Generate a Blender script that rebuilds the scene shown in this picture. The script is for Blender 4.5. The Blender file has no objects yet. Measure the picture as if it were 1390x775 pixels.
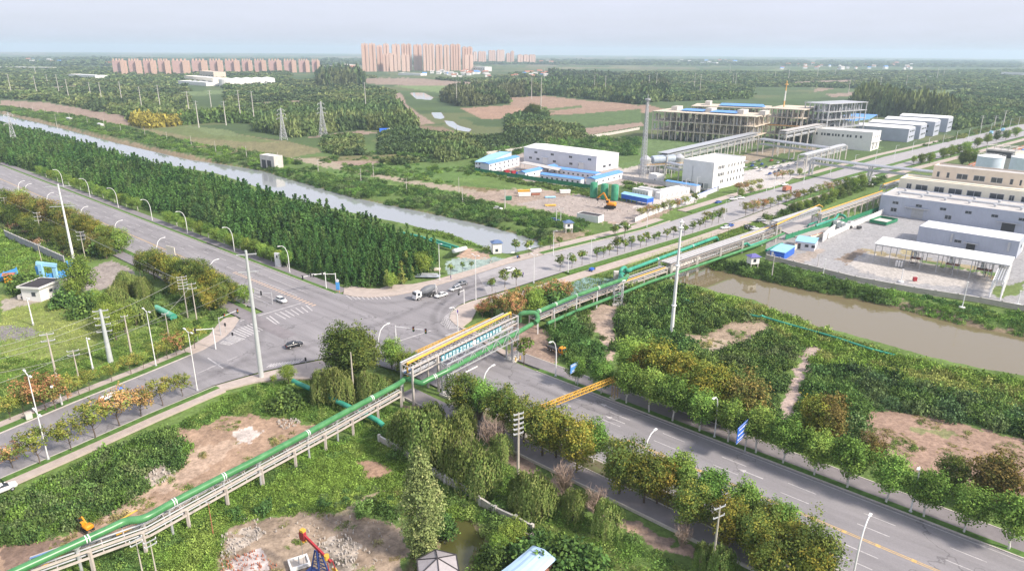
import bpy, bmesh, math, random
import numpy as np
from mathutils import Vector, Matrix
SC = bpy.context.scene
COL = SC.collection
# ------------------------------------------------------------------ camera, sky, sun, exposure
H = 75.0; F = 926.0; PITCH = math.radians(18.95); ROLL = math.radians(0.41)
cam_d = bpy.data.cameras.new('camera'); cam = bpy.data.objects.new('camera', cam_d); COL.objects.link(cam)
cam_d.sensor_fit = 'HORIZONTAL'; cam_d.sensor_width = 36.0; cam_d.lens = F / 1390 * 36.0
cam_d.clip_start = 0.5; cam_d.clip_end = 60000
cam.matrix_world = Matrix.Translation((0, 0, H)) @ Matrix.Rotation(math.radians(90) - PITCH, 4, 'X') @ Matrix.Rotation(ROLL, 4, 'Z')
SC.camera = cam
SUN_EL = math.radians(38); SUN_AZ = math.radians(118)          # azimuth clockwise from +Y
wd = bpy.data.worlds.new('World'); SC.world = wd; wd.use_nodes = True
nt = wd.node_tree; nt.nodes.clear()
wo = nt.nodes.new('ShaderNodeOutputWorld'); bg = nt.nodes.new('ShaderNodeBackground'); bg.inputs[1].default_value = 0.094
sky = nt.nodes.new('ShaderNodeTexSky'); sky.sky_type = 'NISHITA'; sky.sun_disc = False
sky.sun_elevation = SUN_EL; sky.sun_rotation = SUN_AZ; sky.altitude = 60; sky.air_density = 1.0; sky.dust_density = 2.5; sky.ozone_density = 1.6
tc = nt.nodes.new('ShaderNodeTexCoord'); sx = nt.nodes.new('ShaderNodeSeparateXYZ'); cx = nt.nodes.new('ShaderNodeCombineXYZ')
mz = nt.nodes.new('ShaderNodeMath'); mz.operation = 'MAXIMUM'; mz.inputs[1].default_value = 0.012
nt.links.new(tc.outputs['Generated'], sx.inputs[0]); nt.links.new(sx.outputs[0], cx.inputs[0]); nt.links.new(sx.outputs[1], cx.inputs[1])
nt.links.new(sx.outputs[2], mz.inputs[0]); nt.links.new(mz.outputs[0], cx.inputs[2]); nt.links.new(cx.outputs[0], sky.inputs[0])
# thin high cloud veil: noise on a flat layer (direction divided by its height)
zc = nt.nodes.new('ShaderNodeMath'); zc.operation = 'ADD'; zc.inputs[1].default_value = 0.10; nt.links.new(mz.outputs[0], zc.inputs[0])
dv = nt.nodes.new('ShaderNodeVectorMath'); dv.operation = 'DIVIDE'; nt.links.new(cx.outputs[0], dv.inputs[0])
c3 = nt.nodes.new('ShaderNodeCombineXYZ'); [nt.links.new(zc.outputs[0], c3.inputs[i]) for i in range(3)]; nt.links.new(c3.outputs[0], dv.inputs[1])
no = nt.nodes.new('ShaderNodeTexNoise'); no.inputs['Scale'].default_value = 0.9; no.inputs['Detail'].default_value = 7; no.inputs['Roughness'].default_value = 0.6
nt.links.new(dv.outputs[0], no.inputs['Vector'])
rp = nt.nodes.new('ShaderNodeValToRGB'); rp.color_ramp.elements[0].position = 0.40; rp.color_ramp.elements[1].position = 0.66
rp.color_ramp.elements[0].color = (0.85,)*3 + (1,); rp.color_ramp.elements[1].color = (0.94,)*3 + (1,)
nt.links.new(no.outputs[0], rp.inputs[0])
mzz = nt.nodes.new('ShaderNodeMapRange'); mzz.inputs[1].default_value = 0.0; mzz.inputs[2].default_value = 0.085; mzz.inputs[3].default_value = 0.82; mzz.inputs[4].default_value = 1.0
nt.links.new(mz.outputs[0], mzz.inputs[0])
mu = nt.nodes.new('ShaderNodeMath'); mu.operation = 'MULTIPLY'; nt.links.new(rp.outputs[0], mu.inputs[0]); nt.links.new(mzz.outputs[0], mu.inputs[1])
mx = nt.nodes.new('ShaderNodeMix'); mx.data_type = 'RGBA'; nt.links.new(mu.outputs[0], mx.inputs[0])
nt.links.new(sky.outputs[0], mx.inputs[6]); mx.inputs[7].default_value = (5.0, 5.15, 6.1, 1)
nt.links.new(mx.outputs[2], bg.inputs[0]); nt.links.new(bg.outputs[0], wo.inputs[0])
sd = bpy.data.lights.new('sun', 'SUN'); sd.energy = 3.5; sd.angle = math.radians(7); sd.color = (1.0, 0.90, 0.78)
so = bpy.data.objects.new('sun', sd); COL.objects.link(so)
sdir = Vector((math.sin(SUN_AZ)*math.cos(SUN_EL), math.cos(SUN_AZ)*math.cos(SUN_EL), math.sin(SUN_EL)))
so.rotation_euler = sdir.to_track_quat('Z', 'Y').to_euler()
SC.view_settings.view_transform = 'Standard'; SC.view_settings.look = 'None'; SC.view_settings.gamma = 1
SC.view_settings.exposure = 0.85
try:
    SC.cycles.volume_bounces = 2; SC.cycles.max_bounces = 6; SC.cycles.diffuse_bounces = 2; SC.cycles.transparent_max_bounces = 24
    SC.cycles.use_denoising = True
except Exception: pass

# ------------------------------------------------------------------ survey helpers: photo pixel -> ground point
cR, sR, cP, sP = math.cos(ROLL), math.sin(ROLL), math.cos(PITCH), math.sin(PITCH)
def G(px, py, z=0.0):
    u = px - 695; v = py - 387.5
    u, v = u*cR + v*sR, -u*sR + v*cR
    t = (z - H) / (-F*sP - v*cP)
    return (u*t, (F*cP - v*sP)*t)
def G3(px, py, z=0.0): return Vector((*G(px, py, z), z))
def PR(x, y, z=0.0):
    Z = z - H; d = y*cP - Z*sP; w = -(y*sP + Z*cP); u = x/d*F; v = w/d*F
    return 695 + u*cR - v*sR, 387.5 + u*sR + v*cR
def HT(px, pb, pt):
    x, y = G(px, pb); lo, hi = 0.0, 400.0
    for _ in range(40):
        m = (lo + hi)/2
        if PR(x, y, m)[1] > pt: lo = m
        else: hi = m
    return lo
def W(s, n): return (.753*s + .657*n, -.657*s + .753*n)      # along / across the wide road
def SN(x, y): return (.753*x - .657*y, .657*x + .753*y)
AANG = math.atan2(-.657, .753)

# ------------------------------------------------------------------ materials
MATS = {}
def mat(name, col, rough=0.75, var=0.12, scale=0.6, metal=0.0, bump=0.0, col2=None, stretch=None, spec=0.3):
    if name in MATS: return MATS[name]
    m = bpy.data.materials.new(name); m.use_nodes = True; t = m.node_tree; b = t.nodes['Principled BSDF']
    b.inputs['Roughness'].default_value = rough; b.inputs['Metallic'].default_value = metal; b.inputs['Specular IOR Level'].default_value = spec
    g = t.nodes.new('ShaderNodeNewGeometry'); vec = g.outputs['Position']
    if stretch:
        mp = t.nodes.new('ShaderNodeMapping'); mp.inputs['Rotation'].default_value = (0, 0, -stretch[0]); mp.inputs['Scale'].default_value = (stretch[1], 1, 1)
        mp.vector_type = 'POINT'
        vr = t.nodes.new('ShaderNodeVectorRotate'); vr.rotation_type = 'Z_AXIS'; vr.inputs['Angle'].default_value = -stretch[0]
        t.links.new(vec, vr.inputs['Vector']); mp.inputs['Rotation'].default_value = (0, 0, 0); t.links.new(vr.outputs[0], mp.inputs['Vector']); vec = mp.outputs[0]
    n = t.nodes.new('ShaderNodeTexNoise'); n.inputs['Scale'].default_value = scale; n.inputs['Detail'].default_value = 8; n.inputs['Roughness'].default_value = 0.62
    t.links.new(vec, n.inputs['Vector'])
    r = t.nodes.new('ShaderNodeValToRGB'); r.color_ramp.elements[0].position = 0.32; r.color_ramp.elements[1].position = 0.68
    c1 = [max(0, c*(1 - var)) for c in col]; c2 = col2 or [min(1, c*(1 + var)) for c in col]
    r.color_ramp.elements[0].color = (*c1, 1); r.color_ramp.elements[1].color = (*c2[:3], 1)
    t.links.new(n.outputs[0], r.inputs[0]); t.links.new(r.outputs[0], b.inputs['Base Color'])
    if bump:
        bp = t.nodes.new('ShaderNodeBump'); bp.inputs['Strength'].default_value = bump; t.links.new(n.outputs[0], bp.inputs['Height']); t.links.new(bp.outputs[0], b.inputs['Normal'])
    MATS[name] = m; return m
def corr(name, col, period=0.9, rough=0.5, var=0.08, depth=0.18, axis=0):
    """sheet metal with standing ribs (object space)"""
    if name in MATS: return MATS[name]
    m = mat(name, col, rough, var, 0.15); t = m.node_tree; b = t.nodes['Principled BSDF']
    o = t.nodes.new('ShaderNodeTexCoord'); w = t.nodes.new('ShaderNodeTexWave'); w.bands_direction = 'XYZ'[axis]
    w.inputs['Scale'].default_value = 1.0/period*0.314*1.0; t.links.new(o.outputs['Object'], w.inputs['Vector'])
    bp = t.nodes.new('ShaderNodeBump'); bp.inputs['Strength'].default_value = 0.35; bp.inputs['Distance'].default_value = depth
    t.links.new(w.outputs[1], bp.inputs['Height']); t.links.new(bp.outputs[0], b.inputs['Normal']); return m
def leafmat(name, var=0.35, trans=0.25):
    m = bpy.data.materials.new(name); m.use_nodes = True; t = m.node_tree; t.nodes.clear()
    o = t.nodes.new('ShaderNodeOutputMaterial'); a = t.nodes.new('ShaderNodeAttribute'); a.attribute_name = 'Col'
    oi = t.nodes.new('ShaderNodeObjectInfo'); hs = t.nodes.new('ShaderNodeHueSaturation')
    mr = t.nodes.new('ShaderNodeMapRange'); mr.inputs[3].default_value = 1.62*(1 - var); mr.inputs[4].default_value = 1.62*(1 + var); t.links.new(oi.outputs['Random'], mr.inputs[0])
    t.links.new(mr.outputs[0], hs.inputs['Value'])
    mh = t.nodes.new('ShaderNodeMath'); mh.operation = 'MULTIPLY'; mh.inputs[1].default_value = 7.31; t.links.new(oi.outputs['Random'], mh.inputs[0])
    mf = t.nodes.new('ShaderNodeMath'); mf.operation = 'FRACT'; t.links.new(mh.outputs[0], mf.inputs[0])
    mq = t.nodes.new('ShaderNodeMapRange'); mq.inputs[3].default_value = .485; mq.inputs[4].default_value = .515; t.links.new(mf.outputs[0], mq.inputs[0]); t.links.new(mq.outputs[0], hs.inputs['Hue'])
    t.links.new(a.outputs['Color'], hs.inputs['Color'])
    d = t.nodes.new('ShaderNodeBsdfDiffuse'); tr = t.nodes.new('ShaderNodeBsdfTranslucent'); mi = t.nodes.new('ShaderNodeMixShader'); mi.inputs[0].default_value = trans
    t.links.new(hs.outputs[0], d.inputs[0]); t.links.new(hs.outputs[0], tr.inputs[0]); t.links.new(d.outputs[0], mi.inputs[1]); t.links.new(tr.outputs[0], mi.inputs[2]); t.links.new(mi.outputs[0], o.inputs[0])
    MATS[name] = m; return m
def windowed(name, wall, glass, pu, pz, fu, fz):
    """far tower facade: regular window openings in object space"""
    m = bpy.data.materials.new(name); m.use_nodes = True; t = m.node_tree; b = t.nodes['Principled BSDF']; b.inputs['Roughness'].default_value = .7
    o = t.nodes.new('ShaderNodeTexCoord'); s = t.nodes.new('ShaderNodeSeparateXYZ'); t.links.new(o.outputs['Object'], s.inputs[0])
    def band(sock, p, f):
        a = t.nodes.new('ShaderNodeMath'); a.operation = 'DIVIDE'; a.inputs[1].default_value = p; t.links.new(sock, a.inputs[0])
        c = t.nodes.new('ShaderNodeMath'); c.operation = 'FRACT'; t.links.new(a.outputs[0], c.inputs[0])
        d = t.nodes.new('ShaderNodeMath'); d.operation = 'LESS_THAN'; d.inputs[1].default_value = f; t.links.new(c.outputs[0], d.inputs[0]); return d.outputs[0]
    ad = t.nodes.new('ShaderNodeMath'); t.links.new(s.outputs[0], ad.inputs[0]); t.links.new(s.outputs[1], ad.inputs[1])
    u = band(ad.outputs[0], pu, fu); z = band(s.outputs[2], pz, fz)
    mm = t.nodes.new('ShaderNodeMath'); mm.operation = 'MULTIPLY'; t.links.new(u, mm.inputs[0]); t.links.new(z, mm.inputs[1])
    x = t.nodes.new('ShaderNodeMix'); x.data_type = 'RGBA'; t.links.new(mm.outputs[0], x.inputs[0]); x.inputs[6].default_value = (*wall, 1); x.inputs[7].default_value = (*glass, 1)
    t.links.new(x.outputs[2], b.inputs['Base Color']); MATS[name] = m; return m

# ------------------------------------------------------------------ mesh helpers
class MB:
    def __init__(s): s.v = []; s.f = []
    def add(s, vs, fs):
        k = len(s.v); s.v += [tuple(p) for p in vs]; s.f += [tuple(i + k for i in f) for f in fs]; return s
    def box(s, x0, x1, y0, y1, z0, z1):
        return s.add([(x0,y0,z0),(x1,y0,z0),(x1,y1,z0),(x0,y1,z0),(x0,y0,z1),(x1,y0,z1),(x1,y1,z1),(x0,y1,z1)],
                     [(0,3,2,1),(4,5,6,7),(0,1,5,4),(1,2,6,5),(2,3,7,6),(3,0,4,7)])
    def bar(s, a, b, w=.1, h=None, taper=1.0):
        a = Vector(a); b = Vector(b); d = b - a
        if d.length < 1e-6: return s
        h = h or w; d.normalize(); up = Vector((0,0,1)) if abs(d.z) < .95 else Vector((0,1,0))
        r = d.cross(up).normalized(); u = r.cross(d).normalized(); vs = []
        for p, k in ((a, 1), (b, taper)):
            for i, j in ((-1,-1),(1,-1),(1,1),(-1,1)): vs.append(p + r*(i*w/2*k) + u*(j*h/2*k))
        return s.add(vs, [(0,1,2,3),(7,6,5,4),(0,4,5,1),(1,5,6,2),(2,6,7,3),(3,7,4,0)])
    def tube(s, pts, r, n=8, r2=None, cap=True):
        pts = [Vector(p) for p in pts]; m = len(pts); rs = [r + ((r2 if r2 is not None else r) - r)*i/(m-1) for i in range(m)]; k = len(s.v); vs = []; ref = None
        for i, p in enumerate(pts):
            d = (pts[min(i+1, m-1)] - pts[max(i-1, 0)]).normalized()
            if ref is None: ref = Vector((0,0,1)) if abs(d.z) < .9 else Vector((1,0,0))
            a = d.cross(ref).normalized(); b = a.cross(d).normalized(); ref = b
            sc = 1.0
            if 0 < i < m-1:
                c = (pts[i+1]-p).normalized().dot((p-pts[i-1]).normalized()); sc = 1/max(.6, math.sqrt(max(0,(1+c)/2)))
            for j in range(n):
                t = 2*math.pi*j/n; vs.append(p + (a*math.cos(t) + b*math.sin(t))*rs[i]*(sc if i else 1))
        fs = [(i*n+j, i*n+(j+1)%n, (i+1)*n+(j+1)%n, (i+1)*n+j) for i in range(m-1) for j in range(n)]
        if cap: fs += [tuple(range(n-1, -1, -1)), tuple((m-1)*n + j for j in range(n))]
        return s.add(vs, fs)
    def prism(s, poly, z0, z1):
        n = len(poly); area = sum(poly[i][0]*poly[(i+1)%n][1] - poly[(i+1)%n][0]*poly[i][1] for i in range(n))
        if area < 0: poly = poly[::-1]
        return s.add([(p[0],p[1],z0) for p in poly] + [(p[0],p[1],z1) for p in poly],
                     [tuple(range(n-1,-1,-1)), tuple(range(n, 2*n))] + [(i,(i+1)%n,n+(i+1)%n,n+i) for i in range(n)])
    def sheet(s, poly, z): 
        n = len(poly); area = sum(poly[i][0]*poly[(i+1)%n][1] - poly[(i+1)%n][0]*poly[i][1] for i in range(n))
        if area < 0: poly = poly[::-1]
        return s.add([(p[0],p[1],z) for p in poly], [tuple(range(n))])
    def lathe(s, prof, c=(0,0), n=16):
        vs = [(c[0]+r*math.cos(2*math.pi*j/n), c[1]+r*math.sin(2*math.pi*j/n), z) for r, z in prof for j in range(n)]; m = len(prof)
        return s.add(vs, [(i*n+j, i*n+(j+1)%n, (i+1)*n+(j+1)%n, (i+1)*n+j) for i in range(m-1) for j in range(n)] + [tuple(range(n-1,-1,-1)), tuple((m-1)*n+j for j in range(n))])
    def mesh(s, name, m, smooth=False):
        me = bpy.data.meshes.new(name); me.from_pydata(s.v, [], s.f); me.materials.append(m); me.update()
        if smooth:
            me.polygons.foreach_set('use_smooth', [True]*len(me.polygons)); me.set_sharp_from_angle(angle=math.radians(42))
        return me
    def build(s, name, m, parent=None, smooth=False):
        o = bpy.data.objects.new(name, s.mesh(name, m, smooth)); COL.objects.link(o)
        if parent: o.parent = parent
        return o
def link(name, me, parent=None, loc=None, rz=0, sc=None):
    o = bpy.data.objects.new(name, me); COL.objects.link(o)
    if parent: o.parent = parent
    if loc is not None: o.location = loc
    o.rotation_euler.z = rz
    if sc is not None: o.scale = (sc,)*3 if not hasattr(sc, '__len__') else sc
    return o
def tag(o, label=None, cat=None, group=None, kind=None):
    if label: o['label'] = label
    if cat: o['category'] = cat
    if group: o['group'] = group
    if kind: o['kind'] = kind
    return o
def thing(name, label, cat, loc=(0,0,0), rz=0, group=None):
    o = bpy.data.objects.new(name, None); COL.objects.link(o); o.empty_display_size = .1
    o.location = (loc[0], loc[1], loc[2] if len(loc) > 2 else 0); o.rotation_euler.z = rz
    return tag(o, label, cat, group)
def dup(root, loc, rz=0, label=None, group=None, sc=None):
    r = root.copy(); COL.objects.link(r); r.location = (loc[0], loc[1], loc[2] if len(loc) > 2 else 0); r.rotation_euler.z = rz
    if label: r['label'] = label
    if group: r['group'] = group
    if sc: r.scale = (sc,)*3
    for ch in list(root.children):
        c = ch.copy(); COL.objects.link(c); c.parent = r
        for g in list(ch.children):
            d = g.copy(); COL.objects.link(d); d.parent = c
    return r
ORD = ['first','second','third','fourth','fifth','sixth','seventh','eighth','ninth','tenth','eleventh','twelfth','thirteenth','fourteenth','fifteenth','sixteenth','seventeenth','eighteenth','nineteenth','twentieth',
       'twenty-first','twenty-second','twenty-third','twenty-fourth','twenty-fifth','twenty-sixth','twenty-seventh','twenty-eighth','twenty-ninth','thirtieth','thirty-first','thirty-second','thirty-third','thirty-fourth','thirty-fifth','thirty-sixth']
def struct(name, mb, m, smooth=False): return tag(mb.build(name, m, None, smooth), kind='structure')
def inpoly(px, py, poly):
    r = np.zeros(px.shape, bool); n = len(poly); j = n-1
    for i in range(n):
        xi, yi = poly[i]; xj, yj = poly[j]
        if yi != yj: r ^= ((yi > py) != (yj > py)) & (px < (xj-xi)*(py-yi)/(yj-yi) + xi)
        j = i
    return r
def sdist(x, y, poly):
    """distance to a polygon outline, negative inside"""
    d = np.full(x.shape, 1e9); n = len(poly)
    for i in range(n):
        ax, ay = poly[i]; bx, by = poly[(i+1) % n]; ex, ey = bx-ax, by-ay; L = ex*ex + ey*ey + 1e-9
        t = np.clip(((x-ax)*ex + (y-ay)*ey)/L, 0, 1); d = np.minimum(d, np.hypot(x-ax-t*ex, y-ay-t*ey))
    return np.where(inpoly(x, y, poly), -d, d)
_rs = np.random.RandomState(7); _T = _rs.rand(256, 256)
def vnoise(x, y):
    xi = np.floor(x).astype(int); yi = np.floor(y).astype(int); fx = x-xi; fy = y-yi; fx = fx*fx*(3-2*fx); fy = fy*fy*(3-2*fy)
    a = _T[xi % 256, yi % 256]; b = _T[(xi+1) % 256, yi % 256]; c = _T[xi % 256, (yi+1) % 256]; d = _T[(xi+1) % 256, (yi+1) % 256]
    return (a*(1-fx)+b*fx)*(1-fy) + (c*(1-fx)+d*fx)*fy
def fbm(x, y, o=4):
    r = 0; a = .5; t = 0
    for i in range(o): r = r + a*vnoise(x*2**i + 17.3*i, y*2**i + 9.1*i); t += a; a *= .55
    return r/t
def px_world(poly, z=0.0): return [G(a, b, z) for a, b in poly]

# ------------------------------------------------------------------ water courses (water line at -2.4)
WZ = -2.4
far1 = [G(x, y, WZ) for x, y in [(0,154.6),(70.5,171),(161,195),(252,216),(350,231),(476,268),(602,294),(665,308),(725,325)]]
far1 = [(-1500, 1640)] + far1
near1 = []
for i, (x, y) in enumerate(far1[:-1]):
    a = far1[max(0,i-1)]; b = far1[i+1]; dx, dy = b[0]-a[0], b[1]-a[1]; L = math.hypot(dx, dy); wdt = 24 if i < 4 else 26
    near1.append((x + dy/L*wdt, y - dx/L*wdt))
near1 = [p for p in near1 if p[1] > 335] + [G(x, y, WZ) for x, y in [(564,308),(627,326),(657,338),(690,346),(738,334)]]
CANAL1 = far1 + near1[::-1]
CANAL2 = [G(x, y, WZ) for x, y in [(912,372),(935,364),(952,362),(992,371),(1040,382),(1128,401),(1181,410),(1236,424),(1302,440),(1390,458)]] + [(260,85),(238,62)] + \
         [G(x, y, WZ) for x, y in [(1390,511),(1312,497),(1254,483),(1204,469),(1148,453),(1105,443),(1050,422),(1037,411),(987,401),(949,389),(922,386)]]
POND = px_world([(617,703),(637,709),(657,728),(650,744),(636,757),(640,800),(560,800),(568,757),(597,752),(598,730),(607,711)], -1.0)
STREAM = [px_world(p, -.8) for p in ([(556,126),(574,126),(588,133),(584,136),(566,135)], [(586,153),(598,153),(603,160),(598,162),(590,160)], [(604,164),(614,165),(622,171),(640,176),(636,179),(622,177),(608,170)],
                          [(657,188),(680,185),(684,187),(660,190)])]
# ------------------------------------------------------------------ the ground: one sheet out to the horizon
az_f = np.radians(np.linspace(-43, 43, 940)); az_b = np.radians(np.linspace(43, 317, 40)[1:-1]); AZ = np.concatenate([az_f, az_b])
dep = np.linspace(math.atan(H/78.0), math.atan(H/15300.0), 560)
RR = np.concatenate([[4, 30, 55, 68], H/np.tan(dep)])
# finer rings far away would be wasted: the sheet ends at the true horizon distance for this height
RG, AG = np.meshgrid(RR, AZ, indexing='ij'); X = RG*np.sin(AG); Y = RG*np.cos(AG)
PX, PY = np.full(X.shape, -9e3), np.full(X.shape, -9e3)
m_ = Y > 20
_d = Y*cP + H*sP; _w = -(Y*sP - H*cP); _u = X/np.where(m_, _d, 1)*F; _v = _w/np.where(m_, _d, 1)*F
PX[m_] = (695 + _u*cR - _v*sR)[m_]; PY[m_] = (387.5 + _u*sR + _v*cR)[m_]
R_ = np.hypot(X, Y)
jit = np.clip(R_/250, .25, 3)       # ragged natural borders
JX = PX + (fbm(X/2.2, Y/2.2) - .5)*14/jit; JY = PY + (fbm(X/2.2+50, Y/2.2) - .5)*9/jit
soil = (.270,.190,.150); soil2 = (.300,.225,.180); dirt = (.36,.29,.235); grassc = (.125,.190,.055); dgreen = (.075,.112,.048); lawn = (.155,.215,.065); conc = (.42,.40,.38)
C = np.zeros(X.shape + (3,)); n1 = fbm(X/14, Y/14)[..., None]; n2 = fbm(X/3, Y/3)[..., None]; n3 = fbm(X/120, Y/160)[..., None]
C[:] = np.array(grassc)*(0.7 + .65*n1)*(.75+.5*n2)
far = np.clip((R_ - 420)/260, 0, 1)[..., None]
farcol = np.array(dgreen)*(.7 + .7*fbm(X/60, Y/60)[..., None]) ; farcol = np.where(n3 > .60, np.array((.13,.15,.07)), farcol); farcol = np.where(n3 < .33, np.array((.09,.13,.05)), farcol)
C = C*(1-far) + farcol*far
# beyond the first kilometres: belts of fields, woods and pale settlements
R2 = fbm(X/420 + 3, Y/900)[..., None]; vf = np.clip((R_ - 2500)/1500, 0, 1)[..., None]
C = np.where((vf > .2) & (R2 > .60), C*(1-vf*.8) + vf*.8*np.array((.21,.19,.13)), C)
PAINT = []      # (polygon in survey pixels, colour, variation, ragged)
def paint(poly, col, var=.18, rag=True): PAINT.append((poly, col, var, rag))
paint([(0,136),(60,139),(110,147),(172,157),(184,169),(150,172),(100,162),(0,150)], soil2)
paint([(178,175),(250,170),(350,186),(388,191),(430,201),(438,206),(390,214),(350,212),(300,206),(240,196)], (.20,.185,.10), .25)
paint([(200,174),(250,171),(350,187),(380,193),(330,192),(260,186)], (.14,.17,.07), .2)
paint([(288,183),(330,185),(310,176),(250,170)], (.16,.20,.09), .2)
paint([(414,186),(490,177),(514,180),(458,187)], soil2); paint([(300,165),(350,168),(400,160),(350,159)], (.25,.22,.15))
paint([(436,221),(501,213),(532,217),(505,222),(456,227)], soil2)
paint([(491,106),(560,106),(642,112),(660,114),(600,118),(500,114)], soil2); paint([(530,116),(600,116),(622,119),(606,127),(560,121)], (.17,.23,.10))
paint([(536,125),(545,127),(549,133),(551,141),(570,155),(591,168),(570,169),(548,155),(533,144),(532,134)], soil2)
paint([(570,170),(600,172),(640,186),(600,188),(560,178)], (.22,.17,.12))
paint([(625,147),(700,142),(730,150),(712,157),(668,162),(653,161)], (.33,.22,.16)); paint([(678,133),(740,130),(800,137),(851,140),(880,146),(860,149),(739,152),(700,146)], (.31,.215,.16))
paint([(740,153),(800,149),(880,142),(905,149),(860,155),(742,156)], (.29,.20,.15)); paint([(738,148),(790,143),(790,146),(742,151)], (.12,.16,.07))
paint([(740,158),(870,148),(870,165),(800,170),(745,171)], (.10,.15,.06)); paint([(785,175),(870,166),(876,170),(800,183)], soil2)
paint([(905,130),(960,122),(1000,120),(980,127),(930,132)], (.16,.21,.10)); paint([(1105,120),(1135,120),(1130,124),(1105,125)], (.27,.21,.16))
paint([(1030,134),(1100,126),(1150,118),(1180,124),(1100,134)], (.10,.14,.06)); paint([(1290,120),(1340,119),(1330,126),(1280,127)], (.16,.21,.10))
paint([(430,226),(540,224),(650,225),(655,240),(560,245),(470,240)], (.115,.19,.055), .2); paint([(500,240),(600,242),(700,256),(690,262),(560,255)], (.11,.175,.05), .2)
paint([(420,213),(560,208),(620,214),(580,218),(440,218)], (.17,.16,.08), .2); paint([(600,250),(668,255),(700,262),(650,262),(600,257)], (.20,.16,.09), .2)
paint([(790,196),(870,186),(930,190),(1010,196),(930,206),(850,212),(790,205)], (.12,.18,.07), .2)
for i_, q_ in enumerate(([(60,118),(120,116),(140,121),(70,124)], [(230,126),(300,122),(320,127),(250,131)], [(900,112),(980,109),(1000,113),(920,117)], [(1060,112),(1160,108),(1180,112),(1080,117)], [(1200,128),(1290,124),(1310,130),(1220,136)], [(760,108),(850,105),(860,109),(770,112)], [(330,140),(420,136),(440,141),(350,146)], [(150,101.5),(300,100),(310,102.5),(160,104)], [(0,122),(40,120),(50,126),(0,129)], [(1120,128),(1180,124),(1190,128),(1130,132)], [(1000,96),(1120,94),(1130,96),(1010,98.5)], [(740,92),(860,91),(870,93),(750,94)])):
    paint(q_, (soil2, (.15,.20,.09), (.21,.20,.12))[i_ % 3], .2)
# towpaths along the far bank of the canal
paint([(392,214),(430,214),(470,225),(560,244),(640,256),(700,272),(760,285),(820,300),(818,303),(760,289),(690,276),(620,260),(540,246),(440,226)], (.34,.29,.22), .15)
paint([(0,150),(60,163),(140,184),(230,204),(320,222),(350,229),(340,232),(240,212),(130,187),(0,155)], (.26,.21,.14), .2)
# construction yards and works compounds
paint([(632,262),(700,256),(750,258),(810,268),(890,278),(915,284),(880,300),(850,306),(800,297),(745,284),(690,275),(640,274)], (.34,.27,.22), .3)
paint([(700,276),(790,262),(800,268),(900,285),(860,303),(800,296)], (.36,.31,.28), .2); paint([(700,290),(745,285),(765,297),(800,302),(780,320),(745,325),(720,312)], (.12,.17,.06), .3)
paint([(735,318),(760,312),(800,310),(790,320),(752,328)], (.30,.24,.17), .3)
paint([(655,228),(712,206),(840,228),(905,246),(905,262),(860,262),(720,246),(655,236)], (.38,.33,.30), .2, False); paint([(835,228),(880,218),(905,232),(880,246),(840,238)], (.45,.41,.37), .12)
paint([(840,222),(872,216),(876,222),(845,229)], (.13,.20,.07), .2); paint([(800,246),(930,262),(880,274),(840,268),(790,258)], (.09,.14,.05), .3)
paint([(868,270),(905,256),(965,262),(935,278),(890,284),(860,282)], (.50,.46,.43), .15); paint([(1010,232),(1100,214),(1115,222),(1060,250),(1020,262),(1000,262)], (.50,.47,.45), .12, False)
paint([(1000,212),(1050,200),(1110,200),(1105,204),(1060,208),(1010,222)], (.30,.25,.19), .2); paint([(870,190),(1110,170),(1200,200),(1180,206),(1100,196),(1000,205),(905,225)], (.13,.19,.08), .3)
paint([(1180,290),(1115,298),(1040,326),(1040,350),(1110,372),(1200,390),(1300,404),(1420,425),(1420,300),(1300,285)], (.33,.325,.33), .10, False)
paint([(1226,336),(1245,340),(1242,346),(1220,342)], (.36,.31,.19), .2); paint([(1134,350),(1165,338),(1180,338),(1150,357)], (.25,.20,.16), .25); paint([(1170,337),(1320,360),(1360,372),(1350,378),(1250,357),(1180,344)], (.31,.26,.16), .3)
paint([(1250,352),(1360,370),(1355,374),(1250,356)], (.13,.20,.07), .2); paint([(1150,357),(1180,343),(1240,352),(1340,372),(1345,392),(1240,384),(1170,368)], (.46,.43,.40), .12)
paint([(1345,390),(1390,380),(1390,395),(1370,402),(1352,402)], (.15,.2,.07), .2); paint([(1040,345),(1080,345),(1110,335),(1122,340),(1090,357),(1045,352)], (.36,.31,.27), .2)
# right bank and the big weedy triangle
paint([(930,405),(1000,415),(1100,440),(1200,475),(1390,520),(1390,535),(1250,505),(1120,470),(1000,435),(930,420)], (.135,.20,.055), .3)
paint([(1208,400),(1300,425),(1390,445),(1390,452),(1290,432),(1200,412)], (.26,.20,.14), .25)
paint([(688,440),(706,436),(745,446),(752,462),(762,470),(756,490),(730,494),(690,478)], (.30,.22,.175), .3); paint([(790,432),(815,410),(845,415),(842,430),(836,445),(840,462),(830,488),(818,490),(826,465),(812,452),(796,440)], (.40,.31,.25), .25)
paint([(845,408),(870,420),(850,424),(830,414)], (.40,.31,.25), .25)
paint([(922,452),(960,452),(990,434),(1040,433),(1052,442),(1030,462),(985,482),(940,474)], (.33,.255,.19), .3); paint([(958,470),(975,460),(990,462),(970,484)], (.40,.33,.25), .15)
paint([(1086,470),(1114,468),(1117,474),(1104,488),(1090,515),(1084,545),(1070,577),(1054,577),(1064,545),(1076,510),(1088,485)], (.42,.33,.29), .15)
paint([(1180,556),(1215,556),(1260,562),(1330,578),(1420,600),(1420,700),(1330,665),(1260,645),(1190,615),(1165,580)], (.31,.215,.165), .25)
paint([(1240,575),(1300,585),(1290,592),(1235,582)], (.22,.22,.11), .3)
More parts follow.
